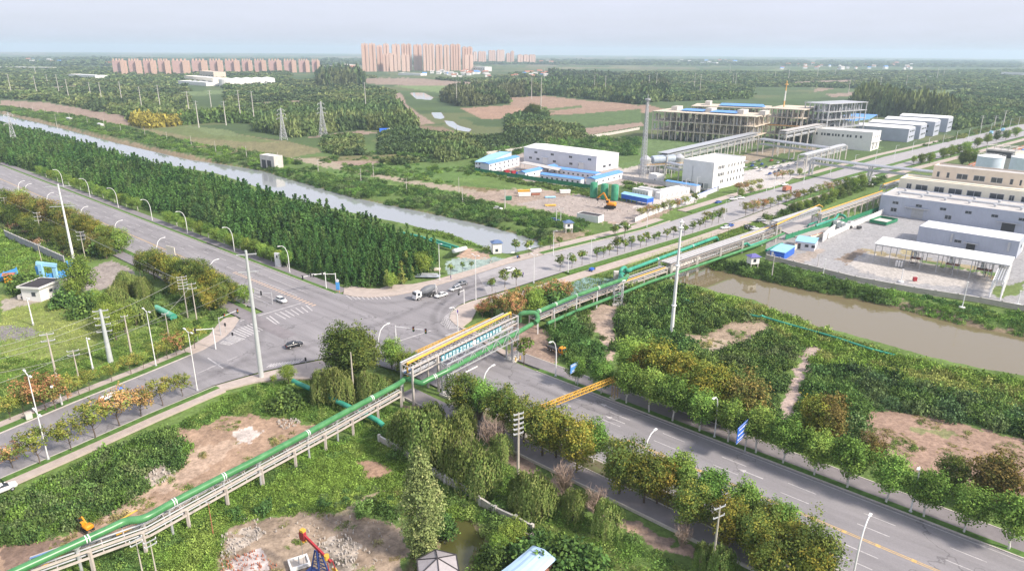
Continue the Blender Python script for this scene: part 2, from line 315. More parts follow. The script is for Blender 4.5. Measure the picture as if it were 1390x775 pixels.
# teal dust netting on bare plots
paint([(756,392),(795,374),(838,378),(842,392),(800,404),(765,404)], (.22,.33,.32), .3); paint([(606,352),(640,343),(688,350),(690,356),(652,372),(618,380),(606,368)], (.30,.38,.35), .3)
paint([(626,336),(660,342),(672,348),(640,352),(622,348)], (.42,.31,.24), .2); paint([(690,352),(706,350),(715,356),(690,362)], (.20,.30,.28), .3)
# left of the crossing
paint([(0,398),(60,404),(130,412),(150,440),(120,480),(60,492),(0,500)], (.20,.235,.075), .25); paint([(0,330),(40,335),(60,352),(40,372),(0,378)], (.21,.27,.08), .25)
paint([(0,441),(30,440),(60,450),(30,458),(0,460)], (.23,.21,.22), .12); paint([(118,366),(150,352),(175,362),(190,376),(160,388),(110,396),(86,402),(84,378)], (.31,.27,.245), .22)
paint([(0,408),(45,393),(80,398),(60,408),(0,422)], (.36,.32,.27), .15); paint([(0,344),(8,346),(6,352),(0,352)], (.2,.5,.8), .1, False)
paint([(240,575),(262,582),(300,562),(345,562),(400,568),(440,578),(420,592),(350,625),(300,655),(240,690),(160,722),(70,760),(20,790),(-40,790),(-40,742),(20,735),(70,728),(100,712),(130,705),(190,668),(225,650),(246,628),(258,606),(236,592)], (.33,.23,.165), .3)
paint([(262,606),(300,596),(330,600),(270,640),(210,672),(150,706),(130,702),(200,664),(246,632)], (.42,.31,.235), .2); paint([(0,740),(60,735),(95,722),(70,745),(0,770)], (.20,.14,.11), .3)
paint([(318,585),(340,578),(352,583),(338,596),(318,602)], (.50,.44,.40), .3); paint([(190,640),(225,626),(238,640),(215,655),(195,655)], (.40,.34,.29), .35)
paint([(296,742),(310,712),(350,704),(410,692),(470,694),(520,702),(550,712),(556,740),(530,790),(290,790)], (.29,.225,.17), .4)
paint([(310,722),(345,712),(360,720),(330,740),(300,748)], (.38,.33,.28), .7); paint([(430,730),(460,722),(490,740),(480,775),(450,775)], (.38,.33,.28), .7); paint([(300,755),(350,745),(360,770),(300,780)], (.5,.44,.42), .5)
paint([(480,625),(510,620),(532,636),(520,646),(500,650)], (.32,.21,.15), .25); paint([(493,652),(508,652),(502,664),(494,662)], (.18,.12,.1), .2)
paint([(455,700),(468,686),(490,672),(520,660),(522,664),(490,682),(474,700)], (.34,.28,.19), .2)
paint([(545,548),(566,548),(576,556),(572,566),(550,560)], (.24,.17,.14), .2); paint([(540,560),(600,570),(640,590),(600,600),(540,580)], (.12,.16,.06), .3)
paint([(690,612),(710,618),(760,648),(830,690),(900,725),(960,752),(940,760),(860,722),(800,690),(740,650),(690,630)], (.27,.20,.165), .3)
paint([(835,705),(870,712),(880,722),(850,722)], (.40,.28,.21), .2); paint([(745,700),(800,720),(880,775),(790,775),(740,730)], (.17,.21,.07), .25)
sub = lambda k: np.array(k)
for poly, col, var, rag in PAINT:
    xs = [p[0] for p in poly]; ys = [p[1] for p in poly]
    bx = (PX > min(xs)-20) & (PX < max(xs)+20) & (PY > min(ys)-14) & (PY < max(ys)+14)
    if not bx.any(): continue
    k = 1.0 if rag else 0.0
    kk = 1.0 if max(ys) > 230 else .25
    qx = PX[bx] + (JX-PX)[bx]*k*kk; qy = PY[bx] + (JY-PY)[bx]*k*kk
    ins = inpoly(qx, qy, poly); idx = np.where(bx.ravel())[0][ins]
    f = (1 + var*2.4*(fbm(X.ravel()[idx]/1.7+5, Y.ravel()[idx]/1.7) - .5) + var*1.5*(fbm(X.ravel()[idx]/9, Y.ravel()[idx]/9) - .5))[:, None]
    Cf = C.reshape(-1, 3); Cf[idx] = np.array(col)*f
# relief: shallow bumps, then the cut of every watercourse
Z = -.10 - .28*fbm(X/3.1, Y/3.1) - .25*fbm(X/9, Y/9)
dc = np.full(X.shape, 1e9)
for pol, wz, bed, bw in ((CANAL1, WZ, -3.4, 5.0), (CANAL2, WZ, -3.4, 5.0), (POND, -1.0, -1.6, 1.6)) + tuple((p, -.8, -1.2, 6.0) for p in STREAM):
    xs = [p[0] for p in pol]; ys = [p[1] for p in pol]; b = (X > min(xs)-12) & (X < max(xs)+12) & (Y > min(ys)-12) & (Y < max(ys)+12)
    d = np.full(X.shape, 1e9); d[b] = sdist(X[b], Y[b], pol); d2 = d + (fbm(X/2.5, Y/2.5)-.5)*1.6
    t = np.clip(d2/bw, 0, 1); t = t*t*(3-2*t); zb = np.where(d2 > 0, wz + (Z-wz)*t, np.maximum(bed, wz + d2*.5))
    Z = np.where(d < bw+1.5, np.minimum(Z, zb), Z)
    mud = np.clip(1 - np.abs(d2-.4)/1.3, 0, 1)[..., None]; C = C*(1-mud) + mud*np.array((.20,.155,.10))
# far ground follows the curve of the earth
N = X.size; V = np.stack([X.ravel(), Y.ravel(), Z.ravel()], 1); nr, na = X.shape
ii, jj = np.meshgrid(np.arange(nr-1), np.arange(na), indexing='ij'); j2 = (jj+1) % na
Q = np.stack([ii*na+jj, ii*na+j2, (ii+1)*na+j2, (ii+1)*na+jj], -1).reshape(-1, 4)
def npmesh(name, V, Q, Cc=None, m=None, smooth=False):
    me = bpy.data.meshes.new(name); me.vertices.add(len(V)); me.vertices.foreach_set('co', np.ascontiguousarray(V, dtype=np.float32).ravel())
    k = Q.shape[1]; me.loops.add(Q.size); me.loops.foreach_set('vertex_index', np.ascontiguousarray(Q, dtype=np.int32).ravel())
    me.polygons.add(len(Q)); me.polygons.foreach_set('loop_start', np.arange(len(Q), dtype=np.int32)*k)
    try: me.polygons.foreach_set('loop_total', np.full(len(Q), k, np.int32))
    except Exception: pass
    if smooth: me.polygons.foreach_set('use_smooth', np.ones(len(Q), bool))
    me.update(calc_edges=True)
    if Cc is not None:
        at = me.color_attributes.new('Col', 'FLOAT_COLOR', 'POINT'); a = np.ones((len(V), 4), np.float32); a[:, :3] = Cc; at.data.foreach_set('color', a.ravel())
    if m: me.materials.append(m)
    return me
gm = bpy.data.materials.new('ground'); gm.use_nodes = True; t = gm.node_tree; b = t.nodes['Principled BSDF']; b.inputs['Roughness'].default_value = .95; b.inputs['Specular IOR Level'].default_value = .1
a = t.nodes.new('ShaderNodeAttribute'); a.attribute_name = 'Col'; g = t.nodes.new('ShaderNodeNewGeometry')
nz = t.nodes.new('ShaderNodeTexNoise'); nz.inputs['Scale'].default_value = 1.3; nz.inputs['Detail'].default_value = 9; nz.inputs['Roughness'].default_value = .7; t.links.new(g.outputs['Position'], nz.inputs['Vector'])
mr = t.nodes.new('ShaderNodeMapRange'); mr.inputs[1].default_value = .3; mr.inputs[2].default_value = .7; mr.inputs[3].default_value = .62; mr.inputs[4].default_value = 1.38; t.links.new(nz.outputs[0], mr.inputs[0])
vm = t.nodes.new('ShaderNodeVectorMath'); vm.operation = 'SCALE'; t.links.new(a.outputs['Color'], vm.inputs[0]); t.links.new(mr.outputs[0], vm.inputs['Scale']); t.links.new(vm.outputs[0], b.inputs['Base Color'])
bp = t.nodes.new('ShaderNodeBump'); bp.inputs['Strength'].default_value = .5; bp.inputs['Distance'].default_value = .3; t.links.new(nz.outputs[0], bp.inputs['Height']); t.links.new(bp.outputs[0], b.inputs['Normal'])
go = link('ground', npmesh('ground', V, Q, C.reshape(-1, 3), gm, True)); tag(go, kind='structure')
del V, Q
def water(name, polys, z, col, rough=.04, ior=1.5):
    m = bpy.data.materials.new(name); m.use_nodes = True; t = m.node_tree; b = t.nodes['Principled BSDF']; b.inputs['Base Color'].default_value = (*col, 1); b.inputs['Roughness'].default_value = rough; b.inputs['IOR'].default_value = ior; b.inputs['Specular IOR Level'].default_value = .6
    g = t.nodes.new('ShaderNodeNewGeometry'); n = t.nodes.new('ShaderNodeTexNoise'); n.inputs['Scale'].default_value = .35; n.inputs['Detail'].default_value = 4; t.links.new(g.outputs['Position'], n.inputs['Vector'])
    bp = t.nodes.new('ShaderNodeBump'); bp.inputs['Strength'].default_value = .05; bp.inputs['Distance'].default_value = .3; t.links.new(n.outputs[0], bp.inputs['Height']); t.links.new(bp.outputs[0], b.inputs['Normal'])
    mb = MB()
    for p in polys: mb.sheet(p, z)
    return struct(name, mb, m)
def grow(poly, k):
    n = len(poly); ar = sum(poly[i][0]*poly[(i+1)%n][1]-poly[(i+1)%n][0]*poly[i][1] for i in range(n)); sg = 1 if ar > 0 else -1; out = []
    for i in range(n):
        a = poly[i-1]; b = poly[(i+1) % n]; dx, dy = b[0]-a[0], b[1]-a[1]; L = math.hypot(dx, dy); out.append((poly[i][0]+sg*dy/L*k, poly[i][1]-sg*dx/L*k))
    return out
water('canal_water', [grow(CANAL1, 1.6)], WZ, (.30,.32,.33), ior=1.8); water('river_water', [grow(CANAL2, 1.6)], WZ, (.19,.155,.09), ior=1.6)
water('pond_water', [grow(POND, .8)], -1.0, (.085,.085,.028)); water('stream_water', [grow(p, 2) for p in STREAM], -.8, (.34,.37,.36), ior=1.7)

# ------------------------------------------------------------------ roads
ASPH = [W(-1150,119.8), W(-480,119.8), W(-300,119.8), W(-180,120.6)] + px_world([(467,400),(478,403),(500,404.5),(530,402.5),(560,397),(590,388.5),(640,374),(690,358),(738,346),(876,312),(1010,268),(1110,240),(1200,213),(1390,168)]) + \
       [(1020,1240),(1045,1212)] + px_world([(1390,185),(1200,234),(1100,262),(985,304),(917,324),(765,369),(690,393),(655,403),(637,408),(622,415),(611,424),(609,433),(618,442),(640,456),(662,471),(690,488)]) + \
       [W(-90,119.2), W(90,119.2), W(90,97.3), W(-60,97.3), W(-118,97.3)] + px_world([(480,486),(455,484),(432,488),(400,494),(345,507),(290,523),(200,562),(106,603.5),(0,649)]) + \
       [(-122,62),(-138,68)] + px_world([(0,589),(100,547),(200,507),(279,473),(297.5,462),(307.5,455),(317.6,445),(325,433),(346,427),(358,423.5),(345,417)]) + [W(-190,95), W(-480,95), W(-1150,95)]
mA = mat('asphalt', (.262,.250,.260), .85, .17, .25, bump=.05, stretch=(AANG, .12), spec=.15)
nb = mA.node_tree
n5 = nb.nodes.new('ShaderNodeTexNoise'); n5.inputs['Scale'].default_value = 2.6; n5.inputs['Detail'].default_value = 10; n5.inputs['Roughness'].default_value = .8
gg = nb.nodes.new('ShaderNodeNewGeometry'); nb.links.new(gg.outputs['Position'], n5.inputs['Vector']); m5 = nb.nodes.new('ShaderNodeMapRange'); m5.inputs[1].default_value = .3; m5.inputs[2].default_value = .7; m5.inputs[3].default_value = .88; m5.inputs[4].default_value = 1.12
nb.links.new(n5.outputs[0], m5.inputs[0]); v5 = nb.nodes.new('ShaderNodeVectorMath'); v5.operation = 'SCALE'; bb = nb.nodes['Principled BSDF']; src = bb.inputs['Base Color'].links[0].from_socket
# worn repair cracks across the slabs
vo = nb.nodes.new('ShaderNodeTexVoronoi'); vo.feature = 'DISTANCE_TO_EDGE'; vo.inputs['Scale'].default_value = .045; nd = nb.nodes.new('ShaderNodeVectorMath'); nd.operation = 'MULTIPLY_ADD'
n6 = nb.nodes.new('ShaderNodeTexNoise'); n6.inputs['Scale'].default_value = .25; n6.inputs['Detail'].default_value = 6; nb.links.new(gg.outputs['Position'], n6.inputs['Vector']); nb.links.new(n6.outputs['Color'], nd.inputs[0]); nd.inputs[1].default_value = (9,9,9); nb.links.new(gg.outputs['Position'], nd.inputs[2]); nb.links.new(nd.outputs[0], vo.inputs['Vector'])
mc = nb.nodes.new('ShaderNodeMapRange'); mc.inputs[1].default_value = 0.0; mc.inputs[2].default_value = .010; mc.inputs[3].default_value = .62; mc.inputs[4].default_value = 1; nb.links.new(vo.outputs['Distance'], mc.inputs[0])
mm5 = nb.nodes.new('ShaderNodeMath'); mm5.operation = 'MULTIPLY'; nb.links.new(m5.outputs[0], mm5.inputs[0]); nb.links.new(mc.outputs[0], mm5.inputs[1])
nb.links.new(src, v5.inputs[0]); nb.links.new(mm5.outputs[0], v5.inputs['Scale']); nb.links.new(v5.outputs[0], bb.inputs['Base Color'])
struct('road', MB().sheet(ASPH, .05), mA)
struct('road_resurfacing', MB().sheet(px_world([(648,373),(690,358.6),(738,346.6),(876,312.6),(1010,268.6),(1110,240.6),(1200,213.6),(1390,168.6),(1390,184.5),(1200,233.4),(1100,261.4),(985,303.4),(917,323.4),(765,368.4),(690,392.4),(662,400)]), .054), mat('pale_asphalt', (.36,.345,.35), .85, .09, .3))
mKerb = mat('kerb_stone', (.50,.46,.42), .8, .15, 1.2); mSide = mat('paving', (.44,.375,.335), .85, .14, .5, bump=.05); mPath = mat('service_asphalt', (.235,.215,.225), .85, .12, .4)
mVerge = mat('verge_grass', (.085,.165,.035), .95, .35, .9, bump=.6)
def strip(path, off0, off1, z0, z1, m, name, kerb=True):
    """a raised band beside a polyline in world space"""
    L = []; R = []; n = len(path)
    for i in range(n):
        a = path[max(0,i-1)]; b = path[min(n-1,i+1)]; dx, dy = b[0]-a[0], b[1]-a[1]; l = math.hypot(dx, dy); nx, ny = -dy/l, dx/l
        L.append((path[i][0]+nx*off0, path[i][1]+ny*off0)); R.append((path[i][0]+nx*off1, path[i][1]+ny*off1))
    mb = MB()
    for i in range(n-1): mb.prism([L[i], L[i+1], R[i+1], R[i]], z0, z1)
    return struct(name, mb, m)
def pxs(*p): return [G(a, b) for a, b in p]
# wide road: raised verge + service lane on the far side, planted strip + lane on the near side
def band(s0, s1, n0, n1, z, m, name): return struct(name, MB().prism([W(s0,n0), W(s1,n0), W(s1,n1), W(s0,n1)], -.3, z), m)
for s0, s1 in ((-96,90),(-260,-181),(-560,-272)): band(s0, s1, 119.25, 119.55, .19, mKerb, 'kerb'); band(s0, s1, 119.55, 121.1, .17, mVerge, 'verge')
band(-108, 90, 121.12, 125.3, .08, mPath, 'service_lane'); band(-108, 90, 125.32, 125.6, .16, mKerb, 'kerb')
band(-700, -181, 121.12, 125.0, .08, mPath, 'service_lane')
for s0, s1 in ((-100, 90),): band(s0, s1, 96.95, 97.25, .19, mKerb, 'kerb'); band(s0, s1, 93.5, 96.95, .15, mat('bare_verge', (.20,.14,.11), .95, .3, .6, bump=.4, col2=(.14,.17,.07)), 'verge'); band(s0, s1, 93.3, 93.5, .2, mKerb, 'kerb')
band(-112, 90, 88.9, 93.28, .08, mPath, 'service_lane'); band(-112, 90, 88.6, 88.88, .22, mKerb, 'kerb')
band(-300, -192, 92.9, 94.7, .15, mVerge, 'verge'); band(-300, -192, 94.7, 94.96, .19, mKerb, 'kerb'); band(-560, -160, 88.4, 92.8, .07, mPath, 'service_lane')
# corners and side road bands
struct('pavement', MB().prism(px_world([(466,399.5),(478,402.5),(500,404),(530,402),(560,396.5),(590,388),(640,373.5),(690,357),(738,345),(760,337),(745,337),(690,350),(648,364),(590,380),(560,386),(530,387),(515,392),(500,392),(478,388),(468,389)]), -.3, .12), mSide)
struct('pavement', MB().prism(px_world([(640,409),(622,416),(612,425),(610,433),(619,441.5),(641,455),(664,470),(690,486),(690,478),(660,462),(644,449),(627,444),(640,434),(647,422),(665,413),(690,402),(690,395),(655,405)]), -.3, .12), mSide)
struct('pavement', MB().prism(px_world([(432,490),(400,496),(345,509),(292,524),(300,530),(345,519),(385,514),(432,514),(450,505),(450,488)]), -.3, .12), mSide)
struct('pavement', MB().prism(px_world([(278,474),(297,463),(307,456),(317,446),(324.5,434),(320,430),(305,432),(296,440),(284,455),(262,468),(240,480),(250,486)]), -.3, .12), mSide)
pb = pxs((0,589),(100,547),(200,507),(262,481)); strip(pb, .02, .3, -.3, .19, mKerb, 'kerb'); strip(pb, .3, 2.6, -.3, .17, mVerge, 'verge'); strip(pb, 2.62, 5.2, -.3, .1, mSide, 'pavement')
pb = pxs((292,524),(200,562.5),(106,604),(0,649.5)); strip(pb[::-1], -.02, -.3, -.3, .19, mKerb, 'kerb'); strip(pb[::-1], -.3, -1.9, -.3, .17, mVerge, 'verge'); strip(pb[::-1], -1.92, -4.2, -.3, .1, mSide, 'pavement')
pb = pxs((765,369),(880,335),(917,324),(984,303)); strip(pb, -.02, -.3, -.3, .19, mKerb, 'kerb'); strip(pb, -.3, -3.0, -.3, .17, mVerge, 'verge')
pb = pxs((690,395),(765,371),(880,337),(917,326),(1000,298)); strip(pb, -3.1, -7.6, -.3, .1, mSide, 'pavement')
pb = pxs((1060,277),(1200,235),(1390,186)) + [(1045,1213)]; strip(pb, -.3, -3.5, -.3, .17, mVerge, 'verge'); strip(pb, -3.6, -8.5, -.3, .1, mSide, 'pavement')
pb = pxs((738,345.5),(876,311.5),(910,300)); strip(pb, .02, .3, -.3, .19, mKerb, 'kerb'); strip(pb, .3, 3.2, -.3, .17, mVerge, 'verge'); strip(pb, 3.25, 8.0, -.3, .1, mSide, 'pavement')
pb = pxs((940,289),(1010,267),(1050,257)); strip(pb, .3, 3.4, -.3, .17, mVerge, 'verge'); strip(pb, 3.5, 8.5, -.3, .1, mSide, 'pavement')
pb = pxs((1095,244),(1200,213),(1390,168)) + [(1020,1241)]; strip(pb, .3, 4.5, -.3, .17, mVerge, 'verge'); strip(pb, 4.6, 9.5, -.3, .1, mSide, 'pavement')
pb = pxs((1130,246),(1200,227),(1300,198.5),(1390,177)); strip(pb, -2, 2, .04, .2, mVerge, 'verge')
struct('side_road', MB().sheet(pxs((985,304),(1010,296),(1060,277),(1120,300),(1130,318),(1080,322),(1030,300)), .06), mat('yard_concrete', (.42,.39,.375), .85, .1, .3))
# painted markings
mk = MB(); mkY = MB(); mkC = MB()
def line(mb, s0, s1, n, w=.16, z=.060): mb.sheet([W(s0,n-w/2), W(s1,n-w/2), W(s1,n+w/2), W(s0,n+w/2)], z)
for n in (100.8, 104.1, 110.9, 114.6):
    s = -84
    while s < 88: line(mk, s, s+5, n); s += 13
    s = -520
    while s < -214: line(mk, s, s+5, n-.6); s += 13
    line(mk, -212, -188, n-.6)
for n in (98.0, 118.5): line(mk, -84, 90, n, .14); line(mk, -560, -200, n-1+(.6 if n > 110 else -.9), .14)
for n in (107.1, 107.5): line(mkY, -62, 30, n, .16); line(mkY, -700, -225, n-2.2, .16)
s = -62
while s < 10: mkY.box(0,0,0,0,0,0) if False else line(mkY, s, s+.7, 107.3, .75, .061); s += 5.2
s = -226
while s < -176: line(mkC, s, s+.7, 108.9 , 1.5, .06); s += 1.75
mk.sheet([W(-62.4,107.9), W(-61.6,107.9), W(-61.6,118.6), W(-62.4,118.6)], .0615) if False else None
def pxstripe(mb, a, b, w, z=.060):
    a = Vector(G(*a)); b = Vector(G(*b)); d = (b-a).normalized(); n = Vector((-d.y, d.x))*w/2
    mb.sheet([tuple(a+n), tuple(b+n), tuple(b-n), tuple(a-n)], z)
for i in range(13):
    f = i/12; pxstripe(mk, (314+52*f, 450-21*f), (330+45*f+4, 458-19*f), .38)
for i in range(7):
    f = i/6; pxstripe(mk, (373+43*f, 425-10*f), (388+36*f, 433-11*f), .35)
for i in range(9):
    f = i/8; pxstripe(mk, (298+15*f, 466-11*f), (313+19*f, 468.5-8*f), .3)
for i in range(12):
    f = i/11; pxstripe(mk, (362+42*f, 499-6*f), (369+42*f, 494-6*f), .3)
for i in range(12):
    f = i/11; pxstripe(mk, (598+12*f+8*max(0,f-.5), 438-17*f), (610+8*f, 447-21*f), .3)
for i in range(8):
    f = i/7; pxstripe(mk, (600+4*f, 434+12*f), (620+6*f, 433+12*f), .35)
for i in range(10):
    f = i/9; pxstripe(mk, (478+52*f, 407-1*f), (470+55*f, 401-.5*f), .3)
pxstripe(mk, (326,436), (408,412), .4, .064); pxstripe(mk, (604,456), (632,447), .4, .064); pxstripe(mk, (282,486), (303,500), .35)
pxstripe(mk, (520,470), (585,449), .35); pxstripe(mk, (268,507), (322,484), .14); pxstripe(mk, (282,500), (308,490), .14); pxstripe(mk, (640,396), (760,358), .14); pxstripe(mk, (790,345), (990,282), .12)
def arrow(s, n, sg=1, L=5):
    mk.sheet([W(s,n-.12), W(s+sg*(L-1.6),n-.12), W(s+sg*(L-1.6),n+.12), W(s,n+.12)][::sg], .064)
    mk.sheet([W(s+sg*(L-1.6),n-.5), W(s+sg*L,n), W(s+sg*(L-1.6),n+.5)][::sg], .064)
for s, n in ((10,112.8),(-36,112.8),(-70,116.4),(-66,112.6),(-200,97.5),(-200,101.6),(-205,105),(-270,99),(-270,102),(-420,99),(-420,112)): arrow(s, n, -1 if n > 107 else 1)
struct('road_markings', mk, mat('road_paint', (.52,.50,.50), .7, .3, 1.5)); struct('centre_lines', mkY, mat('yellow_paint', (.62,.41,.16), .7, .2, 1.5)); struct('median_blocks', mkC, mat('block_paint', (.60,.44,.33), .7, .2, 1.5))

# rubber worn into the crossing: feathered ribbons, dark in the middle, nothing at the edge
tm = bpy.data.materials.new('tyre_wear'); tm.use_nodes = True; t = tm.node_tree; t.nodes.clear(); o_ = t.nodes.new('ShaderNodeOutputMaterial'); a = t.nodes.new('ShaderNodeAttribute'); a.attribute_name = 'Col'
g = t.nodes.new('ShaderNodeNewGeometry'); n_ = t.nodes.new('ShaderNodeTexNoise'); n_.inputs['Scale'].default_value = .35; n_.inputs['Detail'].default_value = 6; t.links.new(g.outputs['Position'], n_.inputs['Vector'])
m1 = t.nodes.new('ShaderNodeMath'); m1.operation = 'MULTIPLY'; m0 = t.nodes.new('ShaderNodeMath'); m0.operation = 'MULTIPLY'; m0.inputs[1].default_value = .34; t.links.new(a.outputs['Fac'], m0.inputs[0]); t.links.new(m0.outputs[0], m1.inputs[0]); t.links.new(n_.outputs[0], m1.inputs[1]); d_ = t.nodes.new('ShaderNodeBsdfDiffuse'); d_.inputs[0].default_value = (.06,.058,.062,1); tr = t.nodes.new('ShaderNodeBsdfTransparent'); mi = t.nodes.new('ShaderNodeMixShader')
t.links.new(m1.outputs[0], mi.inputs[0]); t.links.new(tr.outputs[0], mi.inputs[1]); t.links.new(d_.outputs[0], mi.inputs[2]); t.links.new(mi.outputs[0], o_.inputs[0])
def wear(paths):
    V = []; Q = []; K = []
    for li, (pts, w, al) in enumerate(paths):
        P = [Vector(p) for p in pts]; out = []
        for i in range(len(P)-1):
            p0 = P[max(0,i-1)]; p1 = P[i]; p2 = P[i+1]; p3 = P[min(len(P)-1,i+2)]
            for k in range(10):
                q = k/10; out.append(.5*((2*p1)+(p2-p0)*q+(2*p0-5*p1+4*p2-p3)*q*q+(3*p1-p0-3*p2+p3)*q**3))
        out.append(P[-1]); b0 = len(V); z = .0665 + .0012*li
        for i, p in enumerate(out):
            d = (out[min(i+1,len(out)-1)]-out[max(0,i-1)]).normalized(); n = Vector((-d.y, d.x)); e = min(1, min(i, len(out)-1-i)/6)
            for j, (f, c) in enumerate(((-1,0),(-.45,.8),(0,1),(.45,.8),(1,0))): V.append((p.x+n.x*w*f, p.y+n.y*w*f, z)); K.append((c*al*e,)*3)
        for i in range(len(out)-1):
            for j in range(4): r = b0+i*5+j; Q.append((r, r+5, r+6, r+1))
    return tag(link('tyre_wear', npmesh('tyre_wear', np.array(V), np.array(Q), np.array(K), tm)), kind='structure')
X_ = lambda *p: [G(a, b) for a, b in p]
wp = [(X_((700,368),(650,385),(612,402),(590,425),(596,452),(640,478),(690,500)), 1.5, .8), (X_((705,372),(655,390),(625,405),(602,424),(606,446),(650,470)), 1.1, .6), (X_((460,403),(520,412),(580,402),(640,384),(700,364)), 1.6, .6), (X_((300,500),(380,478),(450,462),(540,430),(620,396),(700,370)), 1.8, .6),
      (X_((210,540),(300,505),(350,470),(345,430),(300,395)), 1.5, .6), (X_((180,545),(280,508),(380,490),(480,495),(560,520)), 1.5, .5), (X_((330,440),(380,455),(430,480),(500,505)), 1.3, .5)]
for n in (99.5, 102.4, 105.5, 109.5, 112.8, 116.2): wp.append(([W(s, n + .4*math.sin(s*.05+n)) for s in range(-330, 86, 26)], 1.1, .14)); wp.append(([W(s, n + .35*math.sin(s*.07)) for s in range(-205, -30, 22)],   .5, .2))
wear(wp)
# ------------------------------------------------------------------ foliage
rng = np.random.RandomState(11); random.seed(5)
LEAF = leafmat('foliage', .25, .12); LEAFS = leafmat('foliage_mass', 0.0, .12)
BARK = mat('bark', (.13,.10,.08), .9, .2, 2.0); BARKW = mat('lime_wash', (.62,.60,.57), .85, .12, 2.0); TWIG = mat('bare_twigs', (.36,.27,.22), .9, .2, 2)
def quads(c, n, size, asp=1.0, r=rng):
    """leaf quads: centres, normals, sizes -> (4N,3)"""
    k = len(c); n = n/(np.linalg.norm(n, axis=1, keepdims=True)+1e-9); q = r.normal(size=(k,3)); t = np.cross(n, q); t /= np.linalg.norm(t, axis=1, keepdims=True)+1e-9; b = np.cross(n, t)
    s = (size*np.ones(k))[:, None]*.5; t = t*s; b = b*s*asp
    return np.stack([c-t-b*.4, c+t*.15-b, c+t+b*.3, c-t*.2+b], 1).reshape(-1, 3)
def crown(R, Hc, z0, nc, npc, leaf, cols, seed, shape='round', cr=.8, light=.35):
    """leaf clumps through the crown's volume -> (verts, colours). R radius, Hc height, z0 lowest leaf"""
    r = np.random.RandomState(seed); d = r.normal(size=(nc,3)); d /= np.linalg.norm(d, axis=1, keepdims=True); rad = r.uniform(.25, 1, nc)**.45
    lob = 1 + .22*np.sin(3*np.arctan2(d[:,1], d[:,0]) + seed) + .16*np.sin(5*d[:,2] + 2*seed) + r.uniform(-.14, .14, nc)
    if shape == 'cone':
        h = r.uniform(0, 1, nc)**1.35; a = r.uniform(0, 2*np.pi, nc); rr = (1.02-h)*R*r.uniform(.5, 1.12, nc)
        cc = np.stack([np.cos(a)*rr, np.sin(a)*rr, z0 + h*Hc], 1); out = np.stack([np.cos(a), np.sin(a), .5+0*a], 1)
    elif shape == 'column':
        h = r.uniform(0, 1, nc); a = r.uniform(0, 2*np.pi, nc); prof = np.sin(np.pi*np.clip(h*.86+.16, 0, 1))**.7*(.75+.35*np.sin(h*9+seed)*.4+.1)
        rr = prof*R*r.uniform(.35, 1.1, nc); cc = np.stack([np.cos(a)*rr, np.sin(a)*rr, z0 + h*Hc], 1); out = np.stack([np.cos(a), np.sin(a), .4+h], 1)
    else:
        z = d[:,2]*rad*lob; cc = np.stack([d[:,0]*rad*lob*R, d[:,1]*rad*lob*R, z0 + Hc*.5*(1+z)], 1)
        if shape == 'dome': cc[:,2] = z0 + Hc*np.clip(np.abs(z)*.9+.08*r.rand(nc), 0, 1.1)
        out = d.copy(); out[:,2] += .35
    base = np.array(cols)[r.randint(0, len(cols), nc)]*(r.uniform(.72, 1.25, nc)[:, None])
    c = np.repeat(cc, npc, 0) + r.normal(size=(nc*npc,3))*cr*np.array([.5,.5,.42]); n = np.repeat(out, npc, 0)*.9 + r.normal(size=(nc*npc,3))*.75
    col = np.repeat(base, npc, 0)*r.uniform(.75, 1.3, nc*npc)[:, None]
    v = quads(c, n, leaf*r.uniform(.6, 1.35, nc*npc), .8, r)
    return v, np.repeat(col, 4, 0)
def willow(R, Hc, z0, ns, seed, cols, leaf=.5):
    r = np.random.RandomState(seed); C_ = []; K = []
    for i in range(ns):
        a = r.uniform(0, 6.283); q = r.uniform(.15, 1)**.6; rr = q*R*(1+.25*math.sin(3*a+seed)); top = z0 + Hc*(1 - .45*q*q) + r.uniform(-.4, .4); ln = r.uniform(.35, .95)*Hc*(.45+.5*q); m = int(ln/leaf*1.9)+2
        bc = np.array(cols[r.randint(len(cols))])*r.uniform(.7, 1.3)
        for j in range(m):
            f = j/m; C_.append((math.cos(a)*rr*(1+.10*f)+r.normal()*.13, math.sin(a)*rr*(1+.10*f)+r.normal()*.13, top - f*ln)); K.append(bc*r.uniform(.8, 1.2))
    c = np.array(C_); n = np.stack([c[:,0], c[:,1], np.zeros(len(c))], 1) + r.normal(size=c.shape)*.6; n /= np.linalg.norm(n, axis=1, keepdims=True)+1e-9
    t = np.cross(n, np.array([0,0,1.0])); t /= np.linalg.norm(t, axis=1, keepdims=True)+1e-9; s = leaf*r.uniform(.7, 1.2, len(c))[:, None]; b = np.array([0,0,1.0])*s*.85; t = t*s*.26
    v = np.stack([c-t, c-b*.5+t*.2, c+t, c+b*.5], 1).reshape(-1, 3); return v, np.repeat(np.array(K), 4, 0)
WARM = np.array((1.07, 1.03, .90))
def leafmesh(name, v, c, m=LEAF): return npmesh(name, v, np.arange(len(v)).reshape(-1, 4), c*WARM, m)
